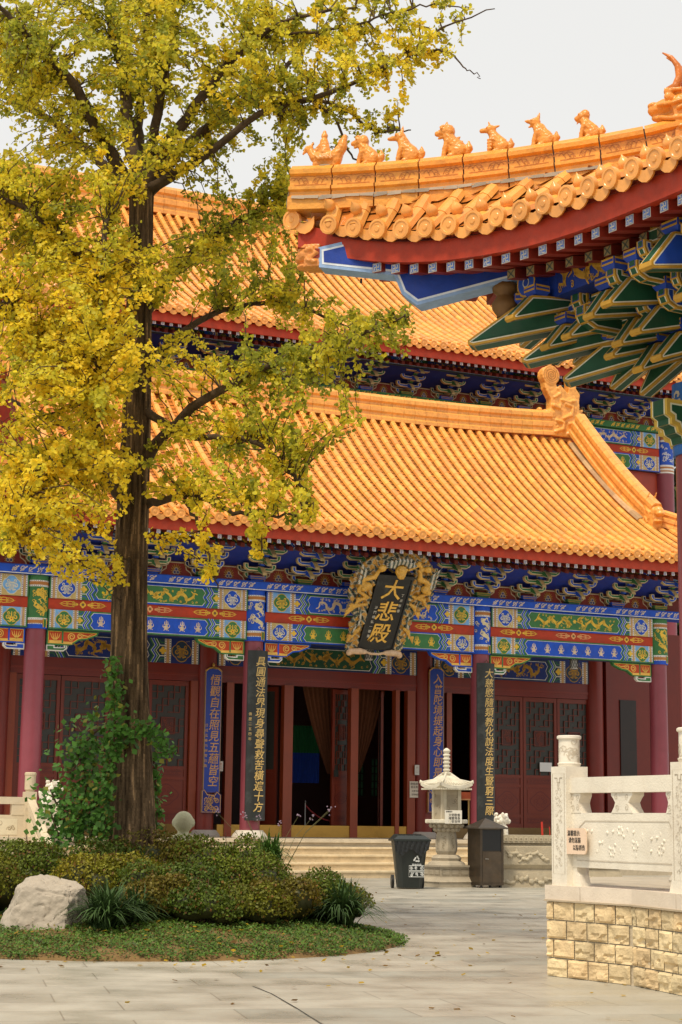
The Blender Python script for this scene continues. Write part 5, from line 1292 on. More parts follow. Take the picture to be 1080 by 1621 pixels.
# planting bed
BC, BA, BB = np.array([-2.2, 19.9]), 2.95, 3.15
def bed(x, y): return ((x - BC[0]) / BA) ** 2 + ((y - BC[1]) / BB) ** 2
def bz(x, y):
    q = np.sqrt(bed(x, y)); return .02 + .40 * np.clip(1 - q, 0, 1) ** .8 * (1 + .0 * q)
n = 40; v = []; f = []
for i in range(n + 1):
    for k in range(72):
        q = i / n; t = 6.2832 * k / 72; x = BC[0] + BA * q * math.cos(t) * (1 + .012 * math.sin(5 * t)); y = BC[1] + BB * q * math.sin(t); v.append((x, y, float(bz(x, y)) - (.03 if i == n else 0)))
for i in range(n):
    for k in range(72): f.append((i * 72 + k, i * 72 + (k + 1) % 72, (i + 1) * 72 + (k + 1) % 72, (i + 1) * 72 + k))
m = MB(); m.add(v, f, (.19, .115, .04)); kind(m.build('ground_mound', M_SOIL, smooth=True), 'structure')

# leaf clouds ------------------------------------------------------------------
def leaf_quads(P, N, size, rng, asp=1.0, fold=.0):
    """one kite-shaped leaf per point: P (n,3) base, N (n,3) facing normals"""
    n = len(P); N = N / (np.linalg.norm(N, axis=1)[:, None] + 1e-9)
    r = rng.normal(size=(n, 3)); U = r - N * (r * N).sum(1)[:, None]; U /= np.linalg.norm(U, axis=1)[:, None]; V = np.cross(N, U)
    s = (size * rng.uniform(.7, 1.25, n))[:, None]
    a = P; b = P + U * s * .55 + V * s * .5 * asp; c = P + U * s * 1.0; d = P + U * s * .55 - V * s * .5 * asp
    v = np.stack([a, b, c, d], 1).reshape(-1, 3); f = np.arange(4 * n).reshape(n, 4); return v, f
def jitter_cols(base, rng, n, a=.25, alt=None, pa=0):
    c = np.tile(np.array(base), (n, 1)) * rng.uniform(1 - a, 1 + a, (n, 1))
    if alt is not None: w = rng.rand(n) < pa; c[w] = np.array(alt) * rng.uniform(1 - a, 1 + a, (w.sum(), 1))
    return c
# low ground cover and turf at the rim
rng = np.random.RandomState(3); n = 84000
t = rng.uniform(0, 6.2832, n); q = np.sqrt(rng.uniform(.2, 1.0, n)) * (1 + .02 * np.sin(t * 23)); x = BC[0] + BA * q * np.cos(t); y = BC[1] + BB * q * np.sin(t)
bare = np.sin(x * 3.1 + 1.0) * np.sin(y * 2.7) + .6 * np.sin(x * 7.3 + y * 5.1); keep = (bare < .80) | (rng.rand(n) < .25); x, y = x[keep], y[keep]; n = len(x)
P = np.stack([x, y, bz(x, y) + rng.uniform(-.005, .045, n)], 1); N = np.stack([rng.normal(0, .6, n), rng.normal(-.3, .6, n), np.ones(n)], 1)
v, f = leaf_quads(P, N, .034, rng, .55); kind(quads('ground_cover', v, f, jitter_cols((.078, .150, .018), rng, n, .5, (.16, .13, .03), .12), M_SHRUB), 'stuff')

# shrubs: lumpy azaleas, each stems and a solid dark core under many small leaves
def bush(x, y, rx, ry, h, seed, label, tone=(.075, .095, .014), nleaf=9000, z=None):
    rng = np.random.RandomState(seed); z0 = float(bz(x, y)) - .05 if z is None else z
    root = thing('azalea_bush', label, 'bush', (x, y, z0), group='clipped azaleas on the mound')
    lobes = [(rng.uniform(-.5, .5) * rx, rng.uniform(-.5, .5) * ry, rng.uniform(.50, .92) * h, rng.uniform(.22, .46)) for _ in range(13)] + [(0, 0, h * .62, .62)]
    P, N = [], []
    for lx, ly, lz, lr in lobes:
        k = nleaf // 13; d = rng.normal(size=(k, 3)); d /= np.linalg.norm(d, axis=1)[:, None]; d[:, 2] = np.abs(d[:, 2]) * 1.0 - .35
        rr = rng.uniform(.80, 1.06, k) + .08 * np.sin(d[:, 0] * 9 + seed) * np.sin(d[:, 1] * 8)
        p = d * rr[:, None] * np.array([rx * lr * 1.25, ry * lr * 1.25, h * .44]); p += np.array([lx, ly, lz * .82]); P.append(p); N.append(d + rng.normal(0, .55, (k, 3)))
    P = np.concatenate(P); N = np.concatenate(N); w = P[:, 2] > -.02; P, N = P[w], N[w]
    v, f = leaf_quads(P, N, .034, rng, .75); n = len(P)
    patch = .5 + .5 * np.sin(P[:, 0] * 6 + seed) * np.sin(P[:, 1] * 5 + seed * 2)
    c = jitter_cols(tone, rng, n, .4, (.15, .085, .02), .08); c = c * (1 + .0 * patch[:, None]); c[:, 0] *= 1 + .35 * patch; c[:, 1] *= 1 + .12 * patch
    quads('foliage', v, f, c, M_SHRUB, root)
    m = MB()
    for k in range(70):
        a = rng.uniform(0, 6.28); lx, ly, lz, lr = lobes[rng.randint(14)]
        e = np.array([lx + rng.uniform(-.3, .3) * rx, ly + rng.uniform(-.3, .3) * ry, lz * rng.uniform(.8, 1.25)]); b = np.array([rng.uniform(-.25, .25) * rx, rng.uniform(-.25, .25) * ry, 0]); mid = (b + e) / 2 + rng.normal(0, .04, 3)
        m.tube([b, mid, e], [.010, .007, .003], (.10, .065, .04), 4)
    m.build('stem', M_BARK, root)
    it = [('e', (lx, ly, lz * .62), (rx * lr * .80, ry * lr * .80, h * .27)) for lx, ly, lz, lr in lobes]
    sculpt('inner_core', it, .07, M_SHRUB, (.045, .050, .014), root, smooth_it=1, noise=.05, nscale=9)  # solid dark lumps, not branches, that keep the bush opaque
    return root
# (px, py of the top, depth, half width, half depth, height)
B = [(40, 1345, 20.2, .62, .6, 'olive azalea at the far left of the mound behind the tall pale boulder'),
     (-40, 1350, 19.3, .55, .5, 'azalea cut by the left edge of the picture beside the boulder'),
     (150, 1338, 20.8, .7, .6, 'broad azalea in front of the foot of the ginkgo trunk'),
     (255, 1330, 21.2, .75, .6, 'azalea on the crest of the mound below the round stone head'),
     (345, 1333, 20.9, .7, .55, 'azalea on the crest of the mound in front of the pale column base'),
     (180, 1362, 19.6, .6, .5, 'yellow-green azalea just right of the boulder top'),
     (275, 1375, 19.3, .62, .5, 'azalea at the middle front of the mound above the strap-leaved clump'),
     (250, 1395, 18.75, .46, .36, 'small round azalea right of the front strap-leaved clump'),
     (385, 1362, 19.9, .62, .5, 'reddish olive azalea below the tuft of flowering grass'),
     (390, 1405, 18.9, .48, .36, 'rounded azalea touching the left side of the small round stone'),
     (325, 1408, 18.6, .42, .34, 'low azalea in the middle of the front row of the mound'),
     (440, 1400, 19.5, .46, .36, 'olive azalea behind the small round brown stone'),
     (475, 1388, 20.2, .55, .5, 'azalea on the right shoulder of the mound above the small round stone'),
     (520, 1405, 20.9, .45, .45, 'rightmost azalea of the mound behind the drooping grass clump')]
for i, (px, py, d, rx, ry, lb) in enumerate(B):
    p = at_depth(px, py, d); z0 = float(bz(p[0], p[1])) - .06
    tone = [(.10, .145, .012), (.135, .16, .014), (.075, .125, .013), (.14, .125, .015)][i % 4] if i != 5 else (.20, .20, .014)
    bush(p[0], p[1], rx * 1.15, ry * 1.15, max(.35, (p[2] - z0) * 1.12), 50 + i, lb, tone)

# strap-leaved clumps (lilyturf) and flowering grass
def strap(name, cat, x, y, z, n, L, spread, seed, label, col, up=.8, w=.012, group=None, flowers=0):
    rng = np.random.RandomState(seed); root = thing(name, label, cat, (x, y, z), group=group); V, Fc, C_ = [], [], []
    for k in range(n):
        a = rng.uniform(0, 6.2832); l = L * rng.uniform(.6, 1.15); s = spread * rng.uniform(.3, 1.1); b = np.array([rng.normal(0, .05), rng.normal(0, .05), 0]); d = np.array([math.cos(a), math.sin(a), 0]); sd = np.array([-math.sin(a), math.cos(a), 0]) * w * rng.uniform(.7, 1.2)
        base = len(V); 
        for i in range(6):
            u = i / 5; p = b + d * s * u ** 1.2 + Z * (l * up * (u * 1.7 - 1.15 * u * u * (s / spread + .25))); ww = sd * (1 - u ** 2.5) + sd * .05; V += [p - ww, p + ww]
        Fc += [(base + 2 * i, base + 2 * i + 1, base + 2 * i + 3, base + 2 * i + 2) for i in range(5)]; j = rng.uniform(.6, 1.4); C_ += [tuple(np.array(col) * j)] * 5
    quads('foliage', np.array(V), np.array(Fc), np.array(C_), M_SHRUB, root)
    for k in range(flowers):
        m = MB(); a = rng.uniform(-.5, .5); e = np.array([rng.uniform(-.7, .75), rng.uniform(-.2, .2), rng.uniform(.45, .72)]); m.tube([(e[0] * .3, 0, 0), e * np.array([.6, .6, .6]), e], [.004, .003, .002], (.22, .20, .08), 4)
        for q in range(6): m.lathe(e + rng.normal(0, .018, 3), [(.004, 0), (.009, .008), (.003, .018)], (.50, .36, .46), 6)
        m.build('flower_stalk', M_SHRUB, root)
    return root
for px, py, d, nn, L, sp, lb in ((168, 1440, 18.0, 420, .56, .52, 'clump of drooping dark green strap leaves at the front beside the boulder'), (215, 1432, 18.4, 200, .46, .42, 'smaller clump of drooping strap leaves right of the boulder clump'),
                         (540, 1420, 19.9, 460, .62, .60, 'clump of drooping strap leaves at the right end of the mound')):
    p = at_depth(px, py, d); z = float(bz(p[0], p[1])); strap('lilyturf', 'plant', p[0], p[1], z, nn, L, sp, int(px), lb, (.055, .105, .028), group='drooping strap leaf clumps round the mound')
p = at_depth(425, 1352, 20.9); strap('flowering_grass', 'plant', p[0], p[1], float(p[2]) - .15, 260, .40, .30, 7, 'upright bright green grass tuft with thin mauve flower stalks on the mound crest', (.075, .16, .022), up=1.0, w=.010, flowers=9)
p = at_depth(222, 1352, 20.2); strap('flowering_grass', 'plant', p[0], p[1], float(p[2]) - .35, 90, .40, .30, 8, 'thin tuft of strap leaves between the azaleas at the mound centre', (.04, .08, .018), up=1.0, w=.010)

# boulders
def boulder(x, y, z, rx, ry, rz, seed, label, col, flat=.5, rot=0.0):
    from mathutils import noise as mn
    import bmesh
    bm = bmesh.new(); bmesh.ops.create_icosphere(bm, subdivisions=6, radius=1); rng = random.Random(seed)
    planes = [(Vector((rng.uniform(-1, 1), rng.uniform(-1, 1), rng.uniform(-.5, 1))).normalized(), rng.uniform(.62, .85)) for _ in range(12)]
    planes = [(Vector((.10, -.22, 1)).normalized(), .66), (Vector((-.12, -1, .22)).normalized(), .62), (Vector((1, -.35, -.05)).normalized(), .74), (Vector((-.90, -.25, .36)).normalized(), .74), (Vector((-.55, -.2, .85)).normalized(), .80), (Vector((.6, -.6, .6)).normalized(), .86), (Vector((0, 1, .2)).normalized(), .7)] if rx > .3 else planes[:6]
    for vv in bm.verts:
        p = vv.co.copy()
        for nn_, d in planes:
            e = p.dot(nn_) - d
            if e > 0: p -= nn_ * e * .93
        p += p.normalized() * (.07 * mn.noise(p * 2.2 + Vector((seed, 0, 0))) + .035 * mn.noise(p * 5.5) + .022 * mn.noise(p * 13) + .014 * mn.noise(p * 29) - .05 * max(0, .10 - abs(mn.noise(p * 2.6 + Vector((3, 1, seed))))) * 6)
        vv.co = Vector((p.x * rx, p.y * ry, p.z * rz))
    me = bpy.data.meshes.new('boulder'); bm.to_mesh(me); bm.free(); k = len(me.polygons); cc = np.ones((k, 4)); cc[:, :3] = col
    at = me.attributes.new('Col', 'FLOAT_COLOR', 'FACE'); at.data.foreach_set('color', cc.ravel()); me.materials.append(M_ROCK); me.polygons.foreach_set('use_smooth', np.ones(k, bool)); me.set_sharp_from_angle(angle=math.radians(38))
    o = bpy.data.objects.new('boulder', me); COL.objects.link(o); o.location = (x, y, z); o.rotation_euler = (0, 0, rot); return tag(o, label, 'rock')
p = at_depth(72, 1452, 18.35); boulder(p[0], p[1], float(p[2]) + .02, .47, .38, .47, 9, 'large pale angular boulder at the left of the mound', (.41, .355, .28))
p = at_depth(452, 1447, 19.6); boulder(p[0], p[1], float(p[2]), .10, .12, .11, 5, 'small rounded brown stone half hidden at the right of the mound', (.30, .23, .13))
# fallen ginkgo leaves
rng = np.random.RandomState(9); n = 420
x = rng.uniform(-5, 3, n); y = rng.uniform(11, 34, n); 
x[:160] = rng.normal(-1.5, 1.6, 160); y[:160] = rng.normal(17.6, 1.0, 160)
zb = np.where(bed(x, y) < 1, bz(x, y) + .05, .012); P = np.stack([x, y, zb], 1); N = np.stack([rng.normal(0, .25, n), rng.normal(0, .25, n), np.ones(n)], 1)
v, f = leaf_quads(P, N, .045, rng, 1.3); kind(quads('fallen_leaves', v, f, jitter_cols((.50, .33, .03), rng, n, .4, (.22, .12, .03), .35), M_LEAF), 'stuff')
# ------------------------------------------------------------------ GINKGO
TD = 21.3
tb = at_depth(208, 1325, TD)
tree = thing('ginkgo_tree', 'tall ginkgo with furrowed dark trunk and yellow-green autumn leaves growing from the shrub mound', 'tree', (tb[0], tb[1], float(bz(tb[0], tb[1]))))
TI = Matrix.Translation(-Vector(tree.location))
def stick(o, p=None):
    o.parent = p or tree
    if p is None: o.matrix_parent_inverse = TI
    return o
rt = np.random.RandomState(21)
def wpt(px, py, dd): return at_depth(px, py, TD + dd)
PXM = TD / F
trunk_px = [(208, 1420, 46), (208, 1345, 39), (208, 1300, 35), (207, 1200, 32.5), (205, 1080, 29), (205, 980, 27.5), (208, 880, 26.5), (212, 780, 25.5), (216, 680, 24), (219, 560, 22), (221, 450, 20.5), (223, 360, 20), (224, 300, 20), (225, 262, 15)]
tp = [wpt(x, y, 0) for x, y, r in trunk_px]; tr = [r * PXM for x, y, r in trunk_px]
# trunk with furrowed bark, displaced along the surface
from mathutils import noise as mnoise
S = np.concatenate([[0], np.cumsum([np.linalg.norm(b - a) for a, b in zip(tp[:-1], tp[1:])])]); NL, NSG = 300, 128; v = []
for i in range(NL):
    s = S[-1] * i / (NL - 1); c = np.array([np.interp(s, S, [p[k] for p in tp]) for k in range(3)]); r = float(np.interp(s, S, tr))
    for k in range(NSG):
        t = 6.2832 * k / NSG; wob = .035 * math.sin(2 * t + s * .7) + .03 * math.sin(3 * t - s * .5)
        fur = mnoise.noise(Vector((math.cos(t) * 4.2, math.sin(t) * 4.2, s * .9))) ; fur2 = mnoise.noise(Vector((math.cos(t) * 9, math.sin(t) * 9, s * 2.6)))
        fur3 = mnoise.noise(Vector((math.cos(t) * 17, math.sin(t) * 17, s * 1.6)))
        rr = r * (1 + wob + .03 * (1 - 2 * abs(fur)) - .02 + .045 * (abs(fur2) - .2) + .075 * (abs(fur3) - .2)); v.append(c + np.array([math.cos(t) * rr, math.sin(t) * rr, 0]))
f = np.array([(i * NSG + k, i * NSG + (k + 1) % NSG, (i + 1) * NSG + (k + 1) % NSG, (i + 1) * NSG + k) for i in range(NL - 1) for k in range(NSG)])
v = np.array(v); fz = v[f].mean(1)[:, 2]; cc = np.tile(np.array([.085, .055, .030]), (len(f), 1)) * rt.uniform(.8, 1.2, (len(f), 1))
ce = v[f].mean(1); ridge_ = np.array([mnoise.noise(Vector(((p[0] - tb[0]) * 24, (p[1] - tb[1]) * 24, p[2] * 1.6))) + .5 * mnoise.noise(Vector(((p[0] - tb[0]) * 55, (p[1] - tb[1]) * 55, p[2] * 4))) for p in ce])
cc *= (1 + 1.1 * np.clip(ridge_, -.6, .7))[:, None]; low = np.clip((4.2 - fz) / 2.5, 0, 1)[:, None]; cc *= 1 + low * np.array([.50, .54, .58])
pale = ridge_ > .42; cc[pale] *= np.array([1.7, 1.65, 1.55])
stick(quads('trunk', v, f, cc, M_TRUNK, smooth=True))
limbs = [
 [(230, 300, 0, 13), (262, 230, -.2, 11), (300, 180, -.4, 9), (350, 115, -.6, 7), (400, 62, -.8, 5), (470, 30, -1, 3), (560, 10, -1.2, 2)],
 [(232, 305, 0, 13), (285, 240, .3, 10), (345, 190, .6, 8), (430, 130, .9, 5), (490, 60, 1.2, 3)],
 [(232, 300, 0, 10), (320, 250, -.6, 7), (420, 175, -1.0, 5), (530, 145, -1.3, 4), (640, 85, -1.5, 2.5), (700, 45, -1.6, 1.6), (785, 12, -1.7, .8)],
 [(430, 170, -1.0, 4), (520, 160, -1.1, 3), (590, 205, -1.2, 2), (650, 205, -1.3, 1)], [(600, 110, -1.4, 2.5), (690, 80, -1.5, 1.8), (740, 110, -1.6, 1), (762, 122, -1.6, .6)],
 [(440, 180, -.9, 3.5), (520, 175, -.9, 2.5), (560, 250, -.9, 1.6), (610, 250, -.9, .8)], [(420, 60, -.8, 3), (560, 40, -1, 2), (660, 10, -1.2, 1.4), (750, 15, -1.3, .8)],
 [(225, 300, 0, 15), (203, 210, .2, 12), (195, 120, .5, 9), (180, 60, .7, 7), (160, -60, .9, 4)],
 [(228, 290, 0, 12), (246, 200, -.3, 8), (262, 110, -.5, 7), (275, 20, -.7, 5), (285, -60, -.8, 3)],
 [(222, 300, 0, 11), (222, 180, .9, 8), (235, 20, 1.2, 6), (238, -60, 1.3, 3)],
 [(212, 305, 0, 13), (165, 225, -.3, 11), (120, 140, -.7, 8), (60, 75, -1.1, 6), (10, 20, -1.4, 4), (-60, -40, -1.6, 2)],
 [(212, 310, 0, 10), (140, 240, .5, 8), (80, 190, 1.0, 6), (0, 150, 1.4, 4), (-60, 120, 1.6, 2)],
 [(205, 800, 0, 14), (160, 700, -.4, 11), (110, 590, -.9, 7), (60, 520, -1.3, 5), (10, 470, -1.6, 3)],
 [(205, 770, 0, 9), (130, 690, .6, 6), (50, 650, 1, 4), (-30, 610, 1.2, 2)],
 [(202, 810, 0, 8), (140, 735, -1.2, 6), (70, 760, -1.8, 4), (15, 840, -2.2, 2)],
 [(228, 730, 0, 10), (290, 660, -.6, 8), (370, 605, -1, 6), (470, 560, -1.3, 4), (560, 535, -1.5, 2.6), (640, 500, -1.6, 1.2)],
 [(228, 650, 0, 8), (300, 690, -.8, 5), (400, 700, -1.2, 4), (470, 760, -1.4, 2.5), (495, 820, -1.5, 1.2)],
 [(226, 500, 0, 10), (300, 405, .6, 8), (380, 350, 1, 6), (460, 310, 1.2, 3)],
 [(226, 580, 0, 8), (330, 500, .5, 5), (450, 480, .8, 3.5), (560, 520, 1, 1.5)],
 [(216, 460, 0, 9), (185, 400, -1.2, 6), (168, 350, -1.6, 4.5), (160, 520, -1.8, 3.5), (150, 640, -1.9, 2)],
 [(214, 470, 0, 8), (120, 400, -.8, 6), (40, 330, -1.2, 4), (-40, 300, -1.4, 2)],
 [(228, 800, 0, 7), (300, 785, -.9, 5), (390, 815, -1.3, 3), (480, 815, -1.5, 1.5)], [(290, 785, -.9, 3.5), (322, 850, -1.2, 2.2), (345, 930, -1.4, 1)], [(390, 790, -1.3, 2.5), (410, 840, -1.4, 1.6), (418, 895, -1.4, .8)],
 [(215, 860, 0, 2.4), (196, 920, -.45, 1.5), (190, 960, -.5, .8)],
]
LS = []   # samples along the limbs
m = MB()
for L in limbs:
    P = [wpt(x, y, d) for x, y, d, r in L]; R_ = [r * PXM for x, y, d, r in L]; q = []; rr = []
    n = 26; idx = np.arange(len(P))
    for k in range(n):
        u = (len(P) - 1) * k / (n - 1); i = min(int(u), len(P) - 2); w = u - i; w2 = w
        p = P[i] * (1 - w) + P[i + 1] * w
        if 0 < i < len(P) - 1 or True:
            a = P[max(0, i - 1)]; d_ = P[min(len(P) - 1, i + 2)]
            p = .5 * ((2 * P[i]) + (-a + P[i + 1]) * w + (2 * a - 5 * P[i] + 4 * P[i + 1] - d_) * w * w + (-a + 3 * P[i] - 3 * P[i + 1] + d_) * w ** 3)
        p = p + rt.normal(0, .012, 3); q.append(p); rr.append(R_[i] * (1 - w) + R_[i + 1] * w); LS.append(p)
    m.tube(q, rr, (.085, .058, .036), 9)
stick(m.build('limb', M_BARK, smooth=True))
LS = np.array(LS)
blobs = [(-110, 200, 90, 110, -.4, 34, .5), (-110, 420, 90, 110, -.8, 36, .3), (-100, 650, 80, 90, -.9, 28, .2), (140, -110, 170, 60, 0, 40, .6), (330, -100, 150, 60, 0, 36, .55), (560, -50, 110, 40, -.8, 16, .5), (40, 290, 70, 50, -.9, 34, .4), (30, 400, 80, 70, -1.0, 50, .35), (100, 500, 90, 60, -1.2, 45, .22), (40, 570, 70, 60, -1.3, 40, .2), (120, 20, 150, 50, .3, 40, .6), (300, 20, 150, 45, .2, 40, .6), (20, 110, 70, 80, -.6, 34, .55), (250, 90, 90, 60, -.7, 28, .5), (30, 780, 60, 60, -1.7, 30, .1), (120, 60, 170, 90, -.5, 120, .62), (330, 60, 170, 80, -.6, 130, .55), (470, 110, 120, 80, -1, 85, .5), (590, 95, 85, 50, -1.3, 36, .42), (670, 62, 70, 32, -1.5, 14, .4), (700, 20, 60, 22, -1.2, 7, .5), (560, 20, 80, 40, -1, 18, .55), (600, 190, 55, 22, -1.2, 8, .5),
 (720, 95, 40, 22, -1.6, 5, .45), (560, 235, 50, 25, -.9, 7, .55), (640, 140, 40, 20, -1.3, 5, .4),
 (80, 190, 110, 90, -.4, 60, .55), (400, 220, 100, 80, .3, 50, .6), (500, 180, 70, 50, -.9, 26, .5), (235, 245, 80, 45, -1.0, 40, .3), (330, 150, 110, 60, .4, 45, .7), (180, 140, 100, 70, .5, 40, .7),
 (90, 340, 130, 90, -.6, 95, .45), (165, 430, 110, 75, -1.4, 95, .22), (60, 480, 110, 110, -.8, 95, .28), (300, 420, 75, 65, .1, 50, .5), (400, 370, 90, 85, .8, 75, .85), (440, 300, 40, 60, .8, 22, .6),
 (420, 470, 90, 45, .6, 26, .6), (510, 510, 80, 40, .5, 20, .5), (130, 560, 120, 90, -1.7, 120, .12), (215, 585, 55, 45, -1.4, 22, .2), (60, 650, 100, 90, -1, 75, .25), (440, 590, 100, 45, -1.3, 52, .72), (575, 530, 85, 48, -1.5, 40, .75), (480, 660, 95, 40, -1.2, 42, .62),
 (330, 700, 100, 55, -.9, 48, .4), (390, 770, 105, 45, -1.3, 60, .4), (465, 815, 45, 22, -1.5, 14, .4), (110, 770, 110, 80, -1.5, 85, .10), (55, 860, 80, 55, -1.9, 46, .08), (235, 745, 50, 35, -1.3, 14, .15), (330, 880, 22, 45, -1.3, 9, .12), (408, 850, 26, 32, -1.4, 9, .2), (200, 865, 65, 22, -1.0, 6, .12), (140, 880, 50, 40, -1.6, 14, .08), (300, 560, 60, 40, -.5, 14, .4), (170, 690, 60, 45, -1.5, 30, .15)]
P_, N_, C_, m = [], [], [], MB()
YEL, LIM, OLV = np.array([.94, .70, .040]), np.array([.76, .67, .050]), np.array([.30, .33, .034])
for bx, by, rx, ry, dd, cnt, gr in blobs:
    for k in range(int(cnt * 1.02)):
        a = rt.uniform(0, 6.2832); q = math.sqrt(rt.uniform(0, 1)); e = wpt(bx + rx * q * math.cos(a), by + ry * q * math.sin(a), dd + rt.normal(0, .55) * (.4 + rx / 150))
        j = np.argmin(((LS - e) ** 2).sum(1) * rt.uniform(.7, 1.6, len(LS))); b = LS[j]; d = e - b; l = np.linalg.norm(d) + 1e-6
        if l > 1.3: b = e - d / l * rt.uniform(.7, 1.3); d = e - b; l = np.linalg.norm(d)
        n = 7; pts = [b + d * u + Z * (.10 * l * math.sin(3.14 * u)) + rt.normal(0, .02, 3) * (u > 0) for u in np.linspace(0, 1, n)]
        m.tube(pts, list(np.linspace(.010, .0025, n)), (.10, .068, .04), 4, cap=False)
        nl = int(22 + l * 50 * rt.uniform(.7, 1.2)); g = np.clip(gr + .06 + rt.normal(0, .24), 0, 1)
        ns = max(4, nl // 5); us = rt.uniform(.15, 1.03, ns)
        for u in us:
            i = min(int(u * (n - 1)), n - 2); w = u * (n - 1) - i; s_ = pts[i] * (1 - w) + pts[i + 1] * w; kk = rt.randint(4, 7)
            o = rt.normal(0, 1, (kk, 3)); o[:, 2] -= .25; o /= np.linalg.norm(o, axis=1)[:, None]; P_.append(s_ + o * rt.uniform(.025, .075, (kk, 1)))
            N_.append(np.stack([rt.normal(0, .8, kk), rt.normal(-.25, .8, kk), rt.normal(.55, .55, kk)], 1))
            t = np.clip(g + rt.normal(0, .14, kk), 0, 1)[:, None]; c = np.where(t < .5, YEL * (1 - t * 2) + LIM * (t * 2), LIM * (2 - t * 2) + OLV * (t * 2 - 1)); C_.append(c * rt.uniform(.8, 1.18, (kk, 1)))
stick(m.build('twigs', M_BARK))['kind'] = 'stuff'
P_, N_, C_ = np.concatenate(P_), np.concatenate(N_), np.concatenate(C_); n = len(P_); print('ginkgo leaves', n)
# fan-shaped leaf: two panels folded along the middle, notched rim
N_ /= np.linalg.norm(N_, axis=1)[:, None]; r = rt.normal(0, 1, (n, 3)); r[:, 2] -= .9; U = r - N_ * (r * N_).sum(1)[:, None]; U /= np.linalg.norm(U, axis=1)[:, None]; V = np.cross(N_, U); s = (.056 * rt.uniform(.62, 1.22, n))[:, None]; lift = N_ * s * rt.uniform(-.05, .28, (n, 1))
v = np.stack([P_, P_ + U * s * .45 + V * s * .52 + lift, P_ + U * s * .80 + V * s * .38 + lift * .6, P_ + U * s * .80, P_ + U * s * .80 - V * s * .38 + lift * .6, P_ + U * s * .45 - V * s * .52 + lift], 1).reshape(-1, 3)
b = np.arange(n)[:, None] * 6; f = np.concatenate([b + np.array([[0, 1, 2, 3]]), b + np.array([[0, 3, 4, 5]])], 0); c2 = np.concatenate([C_, C_ * .97], 0)
stick(quads('crown', v, f, c2, M_LEAF))

# climbing vine on the lower trunk
vp = at_depth(150, 1320, 20.6)
vine = thing('climbing_vine', 'bright green leafy vine climbing the left side of the ginkgo trunk above the azaleas', 'vine', (vp[0], vp[1], .35)); VI = Matrix.Translation(-Vector(vine.location))
P_, N_, m = [], [], MB()
paths = [[(166, 1330), (166, 1240), (180, 1180), (184, 1110), (178, 1070), (180, 1045)], [(190, 1180), (215, 1150), (245, 1165), (268, 1195)], [(185, 1200), (150, 1180), (130, 1200), (110, 1225)], [(150, 1330), (148, 1270), (135, 1230), (120, 1190), (150, 1160), (175, 1140)], [(120, 1330), (105, 1290), (88, 1270), (80, 1250)], [(95, 1330), (85, 1300), (78, 1285)], [(160, 1330), (158, 1290), (150, 1265)], [(245, 1320), (250, 1280), (246, 1240), (243, 1200)], [(140, 1330), (152, 1300), (160, 1280)], [(110, 1330), (125, 1280), (140, 1240)]]
for i, pa in enumerate(paths):
    dd = 20.93 if i in (0, 1) else (21.5 if i == 7 else 21.35); q = [at_depth(x, y, dd - .05 * (k % 2)) for k, (x, y) in enumerate(pa)]
    m.tube(q, [.012] * len(q), (.12, .075, .045), 5)
    for a, b in zip(q[:-1], q[1:]):
        l = np.linalg.norm(b - a); k = int(l * (330 if i != 7 else 170)); u = rt.rand(k, 1); sp = .05 if i in (0, 7) else (.06 if i == 1 else .14)
        P_.append(a + (b - a) * u + rt.normal(0, 1, (k, 3)) * np.array([sp, sp * .8, sp])); N_.append(np.stack([rt.normal(0, .6, k), rt.normal(-.6, .5, k), rt.normal(.6, .5, k)], 1))
P_, N_ = np.concatenate(P_), np.concatenate(N_); n = len(P_); v, f = leaf_quads(P_, N_, .078, rt, .8)
o = quads('foliage', v, f, jitter_cols((.085, .21, .03), rt, n, .45, (.22, .22, .03), .10), M_SHRUB); o.parent = vine; o.matrix_parent_inverse = VI
o = m.build('stem', M_BARK); o.parent = vine; o.matrix_parent_inverse = VI

# distant trees behind the halls
def far_tree(px, py, d, w, h, seed, label):
    rng = np.random.RandomState(seed); g = at_depth(px, 1300, d); g[2] = 0; topz = at_depth(px, py, d)[2]
    root = thing('broadleaf_tree', label, 'tree', tuple(g)); m = MB(); m.tube([(0, 0, 0), (.1, 0, topz * .4), (.2, .1, topz * .8)], [.35, .26, .1], (.08, .06, .04), 10)
    for k in range(14): a = rng.uniform(0, 6.28); m.tube([(.1, 0, topz * rng.uniform(.3, .6)), (math.cos(a) * w * .4, math.sin(a) * w * .4, topz * rng.uniform(.6, .9))], [.12, .03], (.08, .06, .04), 6)
    m.build('trunk', M_BARK, root); n = 22000; ctr = rng.normal(0, 1, (40, 3)); ctr /= np.linalg.norm(ctr, axis=1)[:, None]; ctr *= rng.uniform(.3, .85, (40, 1)); j = rng.randint(0, 40, n); p = ctr[j] + rng.normal(0, .14, (n, 3)); p *= np.array([w, w, h]); p[:, 2] += topz - h
    v, f = leaf_quads(p, rng.normal(0, 1, (n, 3)) + np.array([0, -.2, .5]), .42, rng, .8); quads('crown', v, f, jitter_cols((.035, .06, .014), rng, n, .5, (.10, .10, .02), .2), M_SHRUB, root)
far_tree(1085, 640, 74, 7, 8, 4, 'dark green tree seen in the gap between the two halls')
# ------------------------------------------------------------------ things hung on the hall
MH = np.eye(4); MH[:3, 0], MH[:3, 1], MH[:3, 3] = HU, HV, HO
def hp3(x, y, z): return HO + HU * x + HV * y + Z * z
def hung(name, label, cat, at, group=None):
    """thing placed in world space but built in the hall's axes (local origin = at)"""
    return thing(name, label, cat, tuple(at), HYAW, group)
